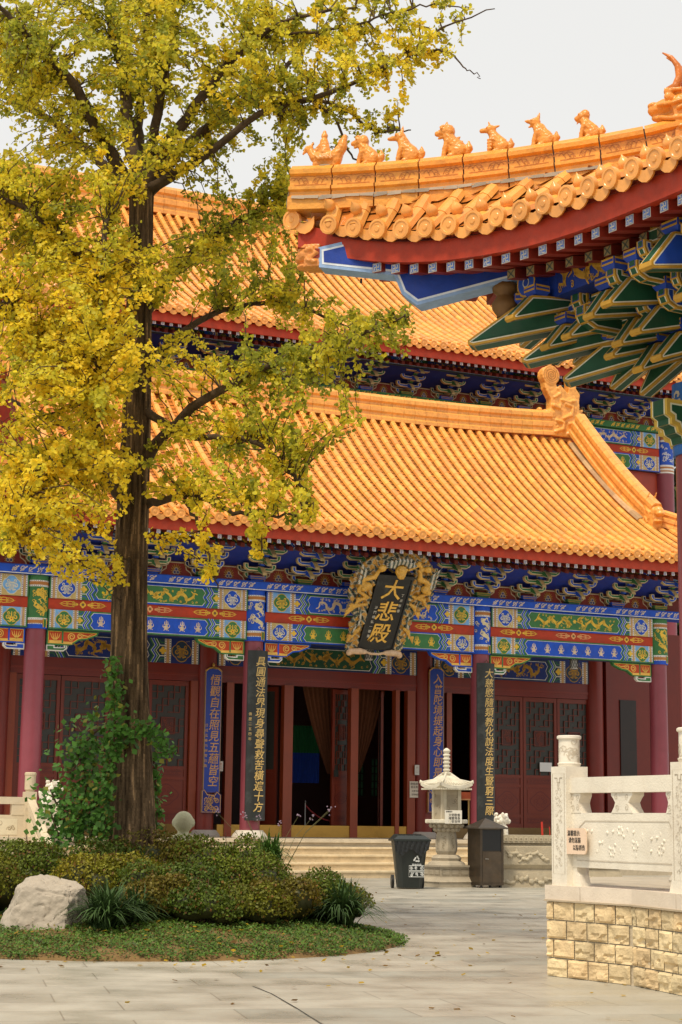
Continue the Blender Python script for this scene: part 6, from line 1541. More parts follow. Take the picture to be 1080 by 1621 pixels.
# black couplet boards on the two middle columns
def couplet(cx, chars, label, side_txt=None):
    zb, zt = Z0 + .42, Z0 + 4.52; o = hung('couplet_board', label, 'signboard', hp3(cx + .02, -.27, zb), 'black couplet boards on the porch columns'); h = zt - zb
    m = MB(); n = 12; w = .52; v = []; cc = (.018, .021, .020)
    xs = np.linspace(-w / 2, w / 2, n + 1); ys = -.10 + .10 * (np.abs(xs) / (w / 2)) ** 2.2 * 1.0
    for z in (0, h): v += [(x, y, z) for x, y in zip(xs, ys)]
    for z in (0, h): v += [(x, y + .03, z) for x, y in zip(xs, ys)]
    k = n + 1; f = [(i, i + 1, k + i + 1, k + i) for i in range(n)] + [(2 * k + i + 1, 2 * k + i, 3 * k + i, 3 * k + i + 1) for i in range(n)] + [(i + 1, i, 2 * k + i, 2 * k + i + 1) for i in range(n)] + [(k + i, k + i + 1, 3 * k + i + 1, 3 * k + i) for i in range(n)] + [(0, k, 3 * k, 2 * k), (n, 2 * k + n, 3 * k + n, k + n)]
    m.add(v, f, cc); m.build('board', M_BOARD, o, autosmooth=40)
    m = MB(); s = .235; N = len(chars); t = [c for c in chars]
    for i, c in enumerate(t): add_text(m, c, s * 1.08, (.03, -.106, h - .16 - (h - .34) * (i + .5) / N), X, Z, (.66, .45, .14), depth=.003, shear=.15)
    if side_txt:
        for i, c in enumerate(side_txt): add_text(m, c, .085, (-.20, -.07, h * .62 - .12 * i), X, Z, (.60, .42, .16), depth=.003)
    m.build('lettering', M_GILT, o)
    m = MB(); m.tube([(-.06, -.04, h), (0, -.03, h + .09), (.06, -.04, h)], .008, (.2, .1, .03), 6); m.box((-.04, -.10, -.02), (.04, -.06, .0), (.1, .05, .02)); m.build('hanger', M_METAL, o)
M_BOARD = mat('weathered_black_lacquer', rough=.42, var=.3, vscale=2.5, spec=.5, dirt=.65, dirtcol=(.10, .115, .11), dscale=1.6)
couplet(0.0, '具圓通法界現身尋聲救苦橫遍十方', 'weathered grey-black couplet board with gold characters on the column nearer the trunk', '佛歷二五四年')
couplet(6.4, '大慈愍隨類教化說法度生豎窮三際', 'clean black couplet board with gold characters on the column behind the stone lantern')
# blue couplet boards on the inner columns
def blue_board(px, chars, label, side_txt=None):
    x, _ = LY(px, 1180, YD - .30); zt = LY(px, 1058, YD - .3)[1]; zb = LY(px, 1287, YD - .3)[1]; h = zt - zb; w = .50
    o = hung('couplet_board', label, 'signboard', hp3(x, YD - .32, zb), 'blue couplet boards beside the doorway'); bl = (.010, .045, .36)
    m = MB(); pr = [(-w / 2 + .02, .52), (w / 2 - .02, .52), (w / 2 - .02, h - .10), (w / 2 - .10, h), (-w / 2 + .10, h), (-w / 2 + .02, h - .10)]
    m.prism(pr, (0, .02, 0), X, Z, -Y * .05, bl, side=(.40, .22, .04)); P = Pan(m, (0, -.03, 0), X, Z); P.stroke(inset(pr, .012), .016, (.5, .30, .08), 1, True); m.build('board', M_LACQ, o)
    m = MB(); pr = [(-w / 2 - .02, 0), (w / 2 + .02, 0), (w / 2 + .02, .46), (w / 2 - .10, .56), (.08, .46), (-.10, .48), (-w / 2 + .06, .60), (-w / 2 - .02, .56)]
    m.prism(pr, (0, .02, 0), X, Z, -Y * .07, (.02, .03, .22), side=(.45, .22, .05)); P = Pan(m, (0, -.05, 0), X, Z); r = random.Random(int(px)); P.stroke(inset(pr, .02), .025, (.62, .34, .12), 1, True)
    for k in range(16): P.spiral((r.uniform(-w / 2 + .06, w / 2 - .06), r.uniform(.06, .42)), .01, .07, r.uniform(0, 6), 1.3, .026, (.62, .34, .12), 1, 9)
    m.build('carved_foot', M_PAINT, o)
    m = MB(); m.lathe((0, 0, h), [(.09, -.02), (.05, .03), (.02, .05), (.04, .09), (.005, .15)], (.55, .30, .06), 10)
    for s in (-1, 1): m.tube([(s * w / 2 - s * .02, -.02, h - .08), (s * .12, -.03, h + .0), (0, -.02, h + .03)], .022, (.55, .30, .06), 6)
    m.build('carved_cresting', M_GILT, o)
    m = MB(); N = len(chars)
    for i, c in enumerate(chars): add_text(m, c, .29, (.03, -.032, h - .18 - (h - .82) * (i + .5) / N), X, Z, (.68, .36, .14), depth=.004, shear=.15)
    if side_txt:
        for i, c in enumerate(side_txt): add_text(m, c, .085, (-.17, -.032, h * .60 - .13 * i), X, Z, (.60, .34, .14), depth=.003)
    m.build('lettering', M_PAINT, o)
blue_board(335, '悟觀自在照見五蘊皆空', 'blue couplet board with orange characters left of the open doorway', '戊戌孟春光緒雪石敬')
blue_board(690, '入普陀境提起身心即是佛', 'blue couplet board partly hidden by the stone lantern roof')

# name board with dragon surround --------------------------------------------
pt = hp3(*[LY(626, 909, -1.42)[0], -1.42, LY(626, 909, -1.42)[1]]); pb = hp3(*[LY(592, 1027, -.42)[0], -.42, LY(592, 1027, -.42)[1]])
UPV = (pt - pb); BH = np.linalg.norm(UPV); UPV = UPV / BH; BX = HU; BN = np.cross(BX, UPV); BW = .98
name = thing('name_board', 'tilted black name board reading 大悲殿 in gold within a carved gilt dragon surround', 'signboard', tuple(pb)); NI = Matrix.Translation(-Vector(pb))
def nb(o): o.parent = name; o.matrix_parent_inverse = NI; return o
m = MB(); o0 = pb - BX * BW / 2
m.obox(o0 - BN * .05, BX * BW, UPV * BH, BN * .12, (.010, .010, .011)); 
m.obox(o0 + BN * .07 + UPV * (BH - .09) - BX * .02, BX * (BW + .04), UPV * .09, BN * .04, (.016, .016, .018)); nb(m.build('board', M_BOARD))
for s in (0, 1):
    m = MB(); m.obox(o0 + BN * .072 + BX * (s * (BW - .035)), BX * .035, UPV * (BH - .09), BN * .03, (.016, .016, .018)); nb(m.build('board_moulding', M_BOARD))
m = MB()
for i, c in enumerate('大悲殿'): add_text(m, c, .56, pb + BN * .078 + UPV * (BH * (.79 - .29 * i) - .0) - BX * .01 * i, BX, UPV, (.80, .46, .07), depth=.012, shear=.10)
for i, c in enumerate('丁亥年春'): add_text(m, c, .085, pb + BN * .078 + BX * .33 + UPV * (BH * .74 - .14 * i), BX, UPV, (.5, .48, .42), depth=.003)
for i, c in enumerate('沙門釋弘一敬書'): add_text(m, c, .085, pb + BN * .078 - BX * .30 + UPV * (BH * .56 - .13 * i), BX, UPV, (.5, .48, .42), depth=.003)
nb(m.build('lettering', M_GILT))
Q = lambda a, b, n=0.0: tuple(pb + BX * a * 1.10 + UPV * (b * 1.10 if b > 0 else b) + BN * n)
rg = random.Random(4); it = []
# backing of clouds following the photo's outline (a: across, b: up the board)
out = [(-.62, -.06), (-.66, .30), (-.70, .80), (-.78, 1.10), (-.98, 1.30), (-.96, 1.62), (-.88, 1.86), (-.72, 2.10), (-.48, 2.26), (-.15, 2.36), (.25, 2.38), (.58, 2.30), (.80, 2.10), (1.00, 1.92), (1.02, 1.62), (.98, 1.32), (.90, 1.12), (.72, .90), (.66, .5), (.62, .2), (.60, -.06)]
hole = BW / 2 - .04
for (a, b), (c, d) in zip(out[:-1], out[1:]):
    ia = max(-hole, min(hole, a)); ib = min(b, BH - .05) if abs(a) > hole else min(b, BH - .05)
    for k in range(4):
        u = k / 4; x, y = a + (c - a) * u, b + (d - b) * u
        for q in np.linspace(.15, 1, 4):
            xx = (max(-hole, min(hole, x))) * (1 - q) + x * q; yy = min(y, BH) * (1 - q) + y * q
            it.append(('e', Q(xx, yy, rg.uniform(-.05, .03)), (rg.uniform(.055, .11), rg.uniform(.05, .09), rg.uniform(.055, .11)), (0, rg.uniform(0, 3), 0)))
cloud_n = len(it)
def carved_col(ce):
    d = (ce - pb); a = d @ BX; b = d @ UPV
    n = np.sin(a * 21 + 1.3 * np.sin(b * 17)) * np.sin(b * 23 + 1.7 * np.sin(a * 13)); n2 = np.sin(a * 47 + b * 31) * np.sin(b * 53 - a * 29)
    c = np.tile(np.array([.52, .42, .26]), (len(ce), 1)); c[n > .10] = (.55, .28, .04); c[n < -.30] = (.035, .045, .04); c[(n2 > .55) & (n < .2)] = (.10, .17, .11); return c  # gilt, pale and green tones; dark patches paint in the shade of recesses
nb(sculpt('cloud_carving', it, .017, M_GILT, (.6, .5, .3), smooth_it=1, noise=.03, nscale=15, colfn=carved_col))
it = []
def drag(pts, r0): it.append(('c', [Q(*p) for p in pts], [r0 * (1 - .6 * abs(2 * i / (len(pts) - 1) - .8)) for i in range(len(pts))]))
drag([(.62, 1.35, .14), (.85, 1.5, .16), (.80, 1.75, .18), (.55, 1.85, .20), (.50, 2.05, .2), (.72, 2.12, .16), (.85, 1.95, .12)], .085); drag([(-.60, 1.3, .14), (-.85, 1.45, .16), (-.82, 1.75, .18), (-.58, 1.82, .2), (-.5, 2.02, .2), (-.25, 2.1, .18)], .085); drag([(.2, 2.05, .2), (.42, 2.2, .18), (.55, 2.1, .16), (.5, 1.95, .18)], .08)
for s, x, y in ((-1, -.86, 1.18), (1, .90, 1.28), (1, .70, 1.08), (-1, -.92, 1.02), (1, .72, .48), (-1, -.68, .42)):
    drag([(s * .55, y + .10, .1), (x * .92, y + .05, .14), (x, y - .08, .15)], .07)
    for q in (-1, 0, 1): drag([(x, y - .08, .15), (x + s * .10, y - .12 + q * .06, .17), (x + s * .14, y - .18 + q * .07, .15)], .028)
it += [('e', Q(0, 2.02, .24), (.15, .13, .15)), ('e', Q(0, 1.92, .32), (.10, .09, .08)), ('e', Q(-.08, 2.08, .33), (.04, .04, .04)), ('e', Q(.08, 2.08, .33), (.04, .04, .04)), ('e', Q(0, 1.95, .38), (.05, .05, .04))]
it += [('e', Q(.74, 1.62, .25), (.12, .10, .10)), ('e', Q(.82, 1.56, .28), (.07, .06, .06)), ('e', Q(-.72, 1.60, .25), (.12, .10, .10)), ('e', Q(-.80, 1.54, .28), (.07, .06, .06)), ('e', Q(-.48, 2.06, .25), (.10, .09, .09)), ('e', Q(.66, 2.1, .24), (.09, .08, .08))]
nb(sculpt('dragon_carving', it, .016, M_GILT, (.66, .36, .05), smooth_it=1, noise=.016, nscale=24))
mcol = lambda ce: np.where((np.sin(ce @ BX * 60) > 0)[:, None], np.array([[.07, .10, .08]]), np.array([[.55, .50, .40]]))
it = []
for k in range(26):
    g = math.radians(20 + k * 6); x, y = .16 * math.cos(g * 1.0), 2.06 + .12 * math.sin(g); drag([(x, y, .24), (x * 1.9, y + .1 * math.sin(g), .25 + .03 * (k % 2)), (x * (2.6 + .5 * (k % 3)), y + .22 * math.sin(g) - .04, .20)], .022)
nb(sculpt('mane_carving', it, .011, M_GILT, (.10, .12, .09), smooth_it=1, colfn=mcol))
for s in (-1, 1):
    it = []
    for k in range(12): drag([(s * .80, 1.62 + .03 * k, .22), (s * (.92 + .02 * (k % 3)), 1.64 + .04 * k, .22), (s * (1.04 + .03 * (k % 2)), 1.60 + .055 * k, .16)], .020)
    for k in range(5): drag([(s * .58, .75 - .03 * k, .1), (s * (.66 + .02 * k), .6 - .04 * k, .14), (s * (.62 + .03 * k), .42 - .03 * k, .12)], .02)
    it.append(('c', [Q(s * .58, .75, .08), Q(s * .74, 1.15, .06), Q(s * .80, 1.6, .12)], .035)); nb(sculpt('mane_carving', it, .011, M_GILT, (.10, .12, .09), smooth_it=1, colfn=mcol))
it = []
for s in (-1, 1): it += [('c', [Q(s * .62, -.06, .10), Q(s * .40, -.03, .14), Q(s * .26, -.05, .12)], [.075, .085, .06]), ('e', Q(s * .64, -.1, .1), (.08, .07, .08))]
it += [('c', [Q(-.26, -.05, .10), Q(-.1, -.09, .12), Q(.1, -.09, .12), Q(.26, -.05, .10)], .035)]
nb(sculpt('scroll_foot', it, .014, M_GILT, (.62, .42, .26), smooth_it=2))
m = MB(); m.tube([pt - BX * .3, hp3(*((pt - HO) @ HU - .3,), -.3, Z0 + 6.6)], .015, (.05, .05, .05), 6); m.tube([pt + BX * .3, hp3(*((pt - HO) @ HU + .3,), -.3, Z0 + 6.6)], .015, (.05, .05, .05), 6); nb(m.build('hanging_rod', M_METAL))

# little caged lamps under the beams
for px, lb in ((584, 'small caged lamp under the beam below the dragon name board'), (909, 'small caged lamp under the beam above the right lattice doors')):
    x, z = LY(px, 1058 if px > 700 else 1044, -.02); o = hung('cage_lamp', lb, 'lamp', hp3(x, -.02, z), 'caged lamps under the beams'); m = MB(); m.lathe((0, 0, -.02), [(.10, 0), (.10, .26)], (.42, .40, .36), 14); m.build('lamp_glass', M_PLASTIC, o)
    m = MB(); m.lathe((0, 0, .24), [(.13, 0), (.13, .06), (.05, .09)], (.35, .34, .32), 14)
    for k in range(10):
        a, b = 6.2832 * k / 10, 6.2832 * (k + 1.6) / 10
        for s in (1, -1): m.tube([(.115 * math.cos(a), .115 * math.sin(a), 0), (.115 * math.cos((a + s * (b - a) * .5)), .115 * math.sin(a + s * (b - a) * .5), .13), (.115 * math.cos(a + s * (b - a)), .115 * math.sin(a + s * (b - a)), .26)], .008, (.07, .07, .065), 4)
    m.build('wire_cage', M_METAL, o)
# paper notices on the door posts
def notice(px0, py0, px1, py1, y, lines, label, name_='paper_notice', col=(.72, .64, .52), seed=1, size=None, ink=(.08, .05, .04)):
    x0, z1 = LY(px0, py0, y); x1, z0 = LY(px1, py1, y); o = hung(name_, label, 'notice', hp3(x0, y, z0)); w, h = x1 - x0, z1 - z0
    m = MB(); m.box((0, 0, 0), (w, .012, h), col); m.build('sheet', M_PAPER, o); m = MB()
    for (txt, fx, fy, s) in lines: add_text(m, txt, s * h, (w * fx, -.002, h * fy), X, Z, ink, depth=.001)
    if lines: m.build('lettering', M_PAPER, o)
notice(649, 1237, 666, 1263, YD - .16, [('請香請到', .5, .84, .17), ('香花券', .42, .64, .17), ('法喜充滿', .5, .40, .13), ('吉祥如意', .5, .18, .13)], 'pale paper notice with four lines of characters on the post left of the stone lantern')
notice(657, 1211, 664, 1227, YD - .20, [('門', .5, .68, .3), ('口', .5, .3, .3)], 'small white switch plate on the post above the paper notice', col=(.62, .60, .55), ink=(.45, .40, .36))
notice(346, 1205, 353, 1221, YD - .20, [('出', .5, .70, .3), ('口', .5, .32, .3)], 'small white plate on the post right of the left blue board', col=(.66, .60, .55), ink=(.5, .2, .15))
notice(529, 1219, 536, 1230, YD + .15, [], 'small dark box on the open door leaf inside the doorway', 'wall_box', col=(.012, .018, .014))
notice(855, 1207, 874, 1222, YD - .07, [], 'blank white sheet stuck on the lattice behind the railing post', 'paper_sheet', col=(.78, .78, .78))

# interior: curtains, altar cloth, rope stanchion, lamps
def curtain(pxa, pxb, sx, label):
    xa, zt = LY(pxa, 1075, YD + .9); xb, _ = LY(pxb, 1075, YD + .9); o = hung('curtain', label, 'curtain', hp3(xa, YD + .9, Z0)); m = MB(); nU, nV = 40, 24; v = []; W_ = xb - xa
    for j in range(nV + 1):
        q = j / nV; z = zt - Z0 - q * 2.55; wd = W_ * (1 - .82 * q ** 1.3)
        for i in range(nU + 1):
            u = i / nU; x = (u * wd if sx < 0 else W_ - (1 - u) * wd); v.append((x, .07 * math.sin(u * 40) * (1 - .4 * q), z))
    f = [(j * (nU + 1) + i, j * (nU + 1) + i + 1, (j + 1) * (nU + 1) + i + 1, (j + 1) * (nU + 1) + i) for j in range(nV) for i in range(nU)]
    m.add(v, f, (.15, .050, .018)); m.build('drape', M_CLOTH, o, smooth=True)
curtain(478, 530, 1, 'tan curtain gathered to the right in the left half of the doorway'); curtain(562, 614, -1, 'tan curtain gathered to the left in the right half of the doorway')
x0, zt = LY(458, 1148, 6.4); x1, zb = LY(505, 1240, 6.4); zm = LY(480, 1192, 6.4)[1]
o = hung('altar_cloth', 'green and blue pleated altar cloth in the dark behind the left curtain', 'cloth', hp3(x0, 6.4, zb)); m = MB(); n = 44
for a, b, c in ((0, zm - zb, (.01, .05, .36)), (zm - zb, zt - zb, (.01, .13, .04))):
    v = [((x1 - x0) * i / n, .03 * math.sin(i * 1.5), z) for z in (a, b) for i in range(n + 1)]; m.add(v, [(i, i + 1, n + 2 + i, n + 1 + i) for i in range(n)], c)
m.build('pleats', M_CLOTH, o, smooth=True)
x, _ = LY(483, 1290, YD + .5); o = hung('rope_stanchion', 'slim dark stanchion with a sagging red rope inside the doorway', 'stanchion', hp3(x, YD + .5, Z0)); m = MB(); m.lathe((0, 0, .0), [(.15, 0), (.15, .02), (.02, .04), (.018, .9), (.03, .93), (.01, .97)], (.25, .25, .25), 14); m.build('post', M_METAL, o)
m = MB(); m.tube([(u * 1.3, 0, .85 - 1.1 * u * (1.0 - u) - .25 * u) for u in np.linspace(0, 1, 12)], .02, (.22, .02, .02), 8); m.build('rope', M_CLOTH, o)
M_GLOW = bpy.data.materials.new('lamp_glow'); M_GLOW.use_nodes = True; M_GLOW.node_tree.nodes['Principled BSDF'].inputs['Emission Color'].default_value = (1, .42, .10, 1); M_GLOW.node_tree.nodes['Principled BSDF'].inputs['Emission Strength'].default_value = 3.0
for px, py, lb in ((418, 1218, 'upper small glowing altar lamp beside the weathered couplet board'), (417, 1243, 'lower small glowing altar lamp beside the weathered couplet board')):
    x, z = LY(px, py, 5.2); o = hung('altar_lamp', lb, 'lamp', hp3(x, 5.2, z)); m = MB(); m.lathe((0, 0, -.01), [(.02, 0), (.05, .04), (.04, .10), (.015, .12)], (.8, .4, .1), 10); m.build('bulb', M_GLOW, o); m = MB(); m.lathe((0, 0, Z0 - z), [(.08, 0), (.02, .05), (.02, z - Z0 - .02), (.05, z - Z0)], (.3, .2, .06), 10); m.build('lamp_stand', M_METAL, o)

# ------------------------------------------------------------------ forecourt: bins, lantern, trough
def at0(px, py): return at_height(px, py, 0.0)
# wheelie bin
p = at0(649, 1408); p[1] += .35; hb = 1.09
o = thing('wheelie_bin', 'dark green wheeled rubbish bin with white recycling print in front of the steps', 'bin', tuple(p), math.radians(6)); DKG = (.012, .017, .015)
m = MB(); w0, w1, d0, d1, hh = .235, .345, .26, .36, .93; v = []
for z, a, b in ((0.02, w0, d0), (.70, w0 + (w1 - w0) * .72, d0 + (d1 - d0) * .72), (hh, w1, d1)):
    for t in range(16):
        q = 6.2832 * (t + .5) / 16; c_, s_ = math.cos(q), math.sin(q); k = 5.0; r = (abs(c_) ** k + abs(s_) ** k) ** (-1 / k); v.append((a * r * c_, b * r * s_, z))
m.add(v, [(i * 16 + t, i * 16 + (t + 1) % 16, (i + 1) * 16 + (t + 1) % 16, (i + 1) * 16 + t) for i in range(2) for t in range(16)] + [tuple(range(16))[::-1]], DKG); m.build('body', M_PLASTIC, o, autosmooth=40)
m = MB(); lp = [(-.375, -.40, .93), (.375, -.40, .93), (.375, .34, .95), (-.375, .34, .95)]
m.box((-.375, -.40, .925), (.375, .36, .965), DKG); m.add([(-.36, -.38, .966), (.36, -.38, .966), (.36, .34, .966), (-.36, .34, .966), (-.27, -.27, 1.035), (.27, -.27, 1.035), (.27, .28, 1.06), (-.27, .28, 1.06)], [(0, 1, 5, 4), (1, 2, 6, 5), (2, 3, 7, 6), (3, 0, 4, 7), (4, 5, 6, 7)], (.020, .026, .024))
for s in (-.16, .0, .16): m.box((s - .05, -.2, 1.03), (s + .05, .2, 1.062), (.02, .026, .024))
m.build('lid', M_PLASTIC, o)
m = MB(); nb_ = 22; v = []
for j in range(5):
    for i in range(nb_ + 1):
        u = i / nb_; x = -.36 + .72 * u; dz = .04 * j + .12 * (j / 4) * math.sin(u * 5.5 + .6) ** 2 * (1 if j else 0); v.append((x * (1 - .02 * j), -.392 - .012 * math.sin(i * 2.1 + j), .93 - dz))
m.add(v, [(j * (nb_ + 1) + i, j * (nb_ + 1) + i + 1, (j + 1) * (nb_ + 1) + i + 1, (j + 1) * (nb_ + 1) + i) for j in range(4) for i in range(nb_)], (.006, .007, .007)); m.build('bin_liner', M_BOARD, o)
for s in (-1, 1):
    m = MB(); m.lathe((s * .27 + (.03 if s > 0 else -.03) - .02, .30, .13), [(.13, 0), (.13, .05)], (.012, .012, .012), 20, axis=X); wh = m.build('wheel', M_PLASTIC, o)
    m = MB(); m.lathe((s * .27 + (.03 if s > 0 else -.03) - .026, .30, .13), [(.085, 0), (.085, .062)], (.05, .052, .05), 16, axis=X); m.build('hub', M_PLASTIC, wh)
m = MB(); WHI = (.70, .72, .70); A_ = np.array([1, 0, 0]); yb = lambda z: -(d0 + (d1 - d0) * (z - .02) / .91) - .012
def deco(z0): return Pan(m, (.10, yb(z0) - .0, z0), X, np.array([0, -(d1 - d0) / .91, 1.0]))
P = deco(.58)
for k in range(3):
    a = math.radians(90 + 120 * k); b = math.radians(90 + 120 * (k + 1)); pa, pb_ = (.07 * math.cos(a), .07 * math.sin(a)), (.07 * math.cos(b), .07 * math.sin(b)); P.stroke([(pa[0] * .7 + pb_[0] * .3, pa[1] * .7 + pb_[1] * .3), (pa[0] * .2 + pb_[0] * .8, pa[1] * .2 + pb_[1] * .8)], [.028, .024], WHI, 2); P.stroke([(pa[0] * .2 + pb_[0] * .8, pa[1] * .2 + pb_[1] * .8), (pb_[0], pb_[1])], [.05, .004], WHI, 2)
for t, s, z in (('其他垃圾', .048, .468),): add_text(m, t, s, (.10, yb(z) - .004, z), X, Z, WHI, depth=.001)
for r_ in range(2):
    P = deco(.36 - .12 * r_); P.stroke([(-.15, 0), (.15, 0), (.15, .095), (-.15, .095)], .012, WHI, 2, True)
    for k in range(3): 
        for q in range(4): P.spiral((-.10 + .10 * k + random.uniform(-.015, .015), .05 + random.uniform(-.02, .02)), .006, .03, random.uniform(0, 6), .9, .012, WHI, 2, 7)
m.build('printed_label', M_PAPER, o)

# stone lantern
p = at0(709, 1405); p[1] += .45; o = thing('stone_lantern', 'pale stone lantern pagoda with ringed spire and lotus pedestal before the steps', 'lantern', tuple(p), math.radians(28)); ST = (.42, .36, .26); STL = (.70, .65, .52)
def sq(m, z0, z1, a0, a1, col=ST, n=4, rot=math.pi / 4): m.lathe((0, 0, z0), [(a0 * 1.414 if n == 4 else a0, 0), (a1 * 1.414 if n == 4 else a1, z1 - z0)], col, n, a0=rot)
def oct_(m, prof_, col=ST, n=8): m.lathe((0, 0, 0), prof_, col, n, a0=math.pi / 8)
m = MB(); sq(m, 0, .12, .50, .50); sq(m, .12, .20, .52, .44); sq(m, .20, .23, .44, .42); sq(m, .23, .46, .40, .40); sq(m, .46, .50, .43, .43); oct_(m, [(.46, .50), (.42, .56), (.34, .60), (.36, .66), (.30, .72), (.24, .74)])
for k in range(4):
    a = k * math.pi / 2; A_ = np.array([math.cos(a), math.sin(a), 0]); nn_ = np.array([math.sin(a), -math.cos(a), 0]); P = Pan(m, nn_ * .40 - A_ * .40 + Z * .23, A_, Z); P.N = nn_
    for q in range(3): P.stroke([(.05 + q * .25, .05), (.25 + q * .25, .05), (.25 + q * .25, .18), (.05 + q * .25, .18)], .016, (.24, .19, .12), 2, True)
    P = Pan(m, nn_ * .52 - A_ * .5 + Z * .12, A_, Z + nn_ * -1.0)
m.build('pedestal', M_STONE, o)
m = MB(); oct_(m, [(.215, .74), (.255, .82), (.265, .95), (.25, 1.10), (.225, 1.26), (.23, 1.30)])
for k in range(8):
    a = 6.2832 * (k) / 8; nn_ = np.array([math.cos(a), math.sin(a), 0]); A_ = np.array([-math.sin(a), math.cos(a), 0]); P = Pan(m, nn_ * .245 - A_ * .06 + Z * .84, A_, Z); P.N = nn_
    for q in range(9): P.stroke([(random.uniform(0, .12), .02 + q * .04), (random.uniform(0, .12), .05 + q * .04)], .012, (.22, .17, .10), 4)
m.build('shaft', M_STONE, o, autosmooth=20)
m = MB()
for ring, (r0, z) in enumerate(((.27, 1.32), (.36, 1.41))):
    for k in range(16):
        a = 6.2832 * (k + .5 * ring) / 16; e = []
        m.lathe((r0 * math.cos(a), r0 * math.sin(a), z - .05), [(.03, 0), (.065, .04), (.06, .08), (.02, .10)], ST, 8, squash=.8)
oct_(m, [(.22, 1.28), (.32, 1.36), (.40, 1.46)]); m.build('lotus_bowl', M_STONE, o, smooth=False)
m = MB(); oct_(m, [(.49, 1.46), (.51, 1.48), (.51, 1.545), (.49, 1.555)], STL); m.build('tray', M_STONE, o)
m = MB(); sq(m, 1.55, 2.28, .24, .24, (.40, .34, .24))
for a in (-math.pi / 2, 0, math.pi / 2, math.pi):
    A_ = np.array([-math.sin(a), math.cos(a), 0]); nn_ = np.array([math.cos(a), math.sin(a), 0]); P = Pan(m, nn_ * .24 - A_ * .24 + Z * 1.55, A_, Z); P.N = nn_
    for x in (0, .40): m.obox(P.o + P.A * x, P.A * .08, Z * .73, nn_ * .02, (.52, .46, .34))
    for q in range(8): P.rect(.12 + q * .033, .30, .128 + q * .033, .58, (.18, .14, .09), 1)
    for q in range(6): P.spiral((.11 + .26 * random.random(), .1 + .5 * random.random()), .01, .05, random.uniform(0, 6), .8, .014, (.20, .15, .09), 2, 7)
m.build('light_chamber', M_STONE, o)
# curved square roof with upturned corners
m = MB(); n = 12; v = []; H2 = .30
for i in range(n + 1):
    for j in range(n + 1):
        x, y = -1 + 2 * i / n, -1 + 2 * j / n; r = max(abs(x), abs(y)); cor = (abs(x) * abs(y)) ** 2; z = 2.34 + H2 * (1 - r) ** 1.25 + .10 * cor; v.append((x * .68, y * .68, z))
nt_ = len(v); v += [(x, y, z - .085 if max(abs(x), abs(y)) > .6 else 2.29) for x, y, z in v]
f = [(i * (n + 1) + j, (i + 1) * (n + 1) + j, (i + 1) * (n + 1) + j + 1, i * (n + 1) + j + 1) for i in range(n) for j in range(n)]; f += [tuple(nt_ + k for k in q[::-1]) for q in f]
for k in range(n):
    for a, b in ((k * (n + 1), (k + 1) * (n + 1)), (k * (n + 1) + n, (k + 1) * (n + 1) + n), (k, k + 1), (n * (n + 1) + k, n * (n + 1) + k + 1)): f.append((a, b, nt_ + b, nt_ + a))
m.add(v, f, STL)
for k in range(-9, 10):
    for s in (-1, 1):
        m.box((k * .068 - .018, s * .66 - .02, 2.245 + .0), (k * .068 + .018, s * .66 + .02, 2.285), STL); m.box((s * .66 - .02, k * .068 - .018, 2.245), (s * .66 + .02, k * .068 + .018, 2.285), STL)
for sx in (-1, 1):
    for sy in (-1, 1): m.tube([(0.05 * sx, .05 * sy, 2.64), (.35 * sx, .35 * sy, 2.46), (.60 * sx, .60 * sy, 2.40), (.70 * sx, .70 * sy, 2.44)], [.045, .04, .035, .045], STL, 8)
for a in range(-5, 6):
    for ax_ in (0, 1):
        for s in (-1, 1):
            q0, q1 = np.array([a * .02, s * .08, 2.60]), np.array([a * .115, s * .66, 2.375 + .10 * (abs(a) / 5.9) ** 4]); mid = (q0 + q1) / 2 - Z * .035
            pts = [q0, mid, q1]
            if ax_: pts = [np.array([p_[1], p_[0], p_[2]]) for p_ in pts]
            m.tube(pts, [.016, .02, .022], STL, 6)
for q in m.v: q[:, :2] *= .66
m.build('roof', M_STONE, o)
m = MB(); pr = [(.10, 2.60), (.12, 2.64)]
for k in range(5): z = 2.65 + k * .088; pr += [(.062, z), (.062, z + .04), (.085, z + .045), (.09, z + .06), (.085, z + .078)]
pr += [(.05, 3.10), (.085, 3.14), (.09, 3.17), (.05, 3.21), (.02, 3.23)]; hs_ = 1.0
m.lathe((0, 0, 0), pr, STL, 18); m.build('spire', M_STONE, o, autosmooth=40)
o.scale = (.875, .875, .875)
q = thing('paper_notice', 'small white card of printed characters fixed to the stone lantern', 'notice', tuple(at_depth(718, 1304, p[1] - .42)), math.radians(12)); m = MB(); m.box((-.18, 0, 0), (.18, .01, .27), (.74, .70, .60)); m.build('sheet', M_PAPER, q)
m = MB()
for i, t in enumerate(('文明敬香', '福慧增長', '平安吉祥')): add_text(m, t, .062, (.02, -.002, .17 - .065 * i), X, Z, (.06, .05, .04), depth=.001)
add_text(m, '溫馨提示', .035, (-.09, -.002, .24), X, Z, (.06, .05, .04), depth=.001); m.build('lettering', M_PAPER, q)

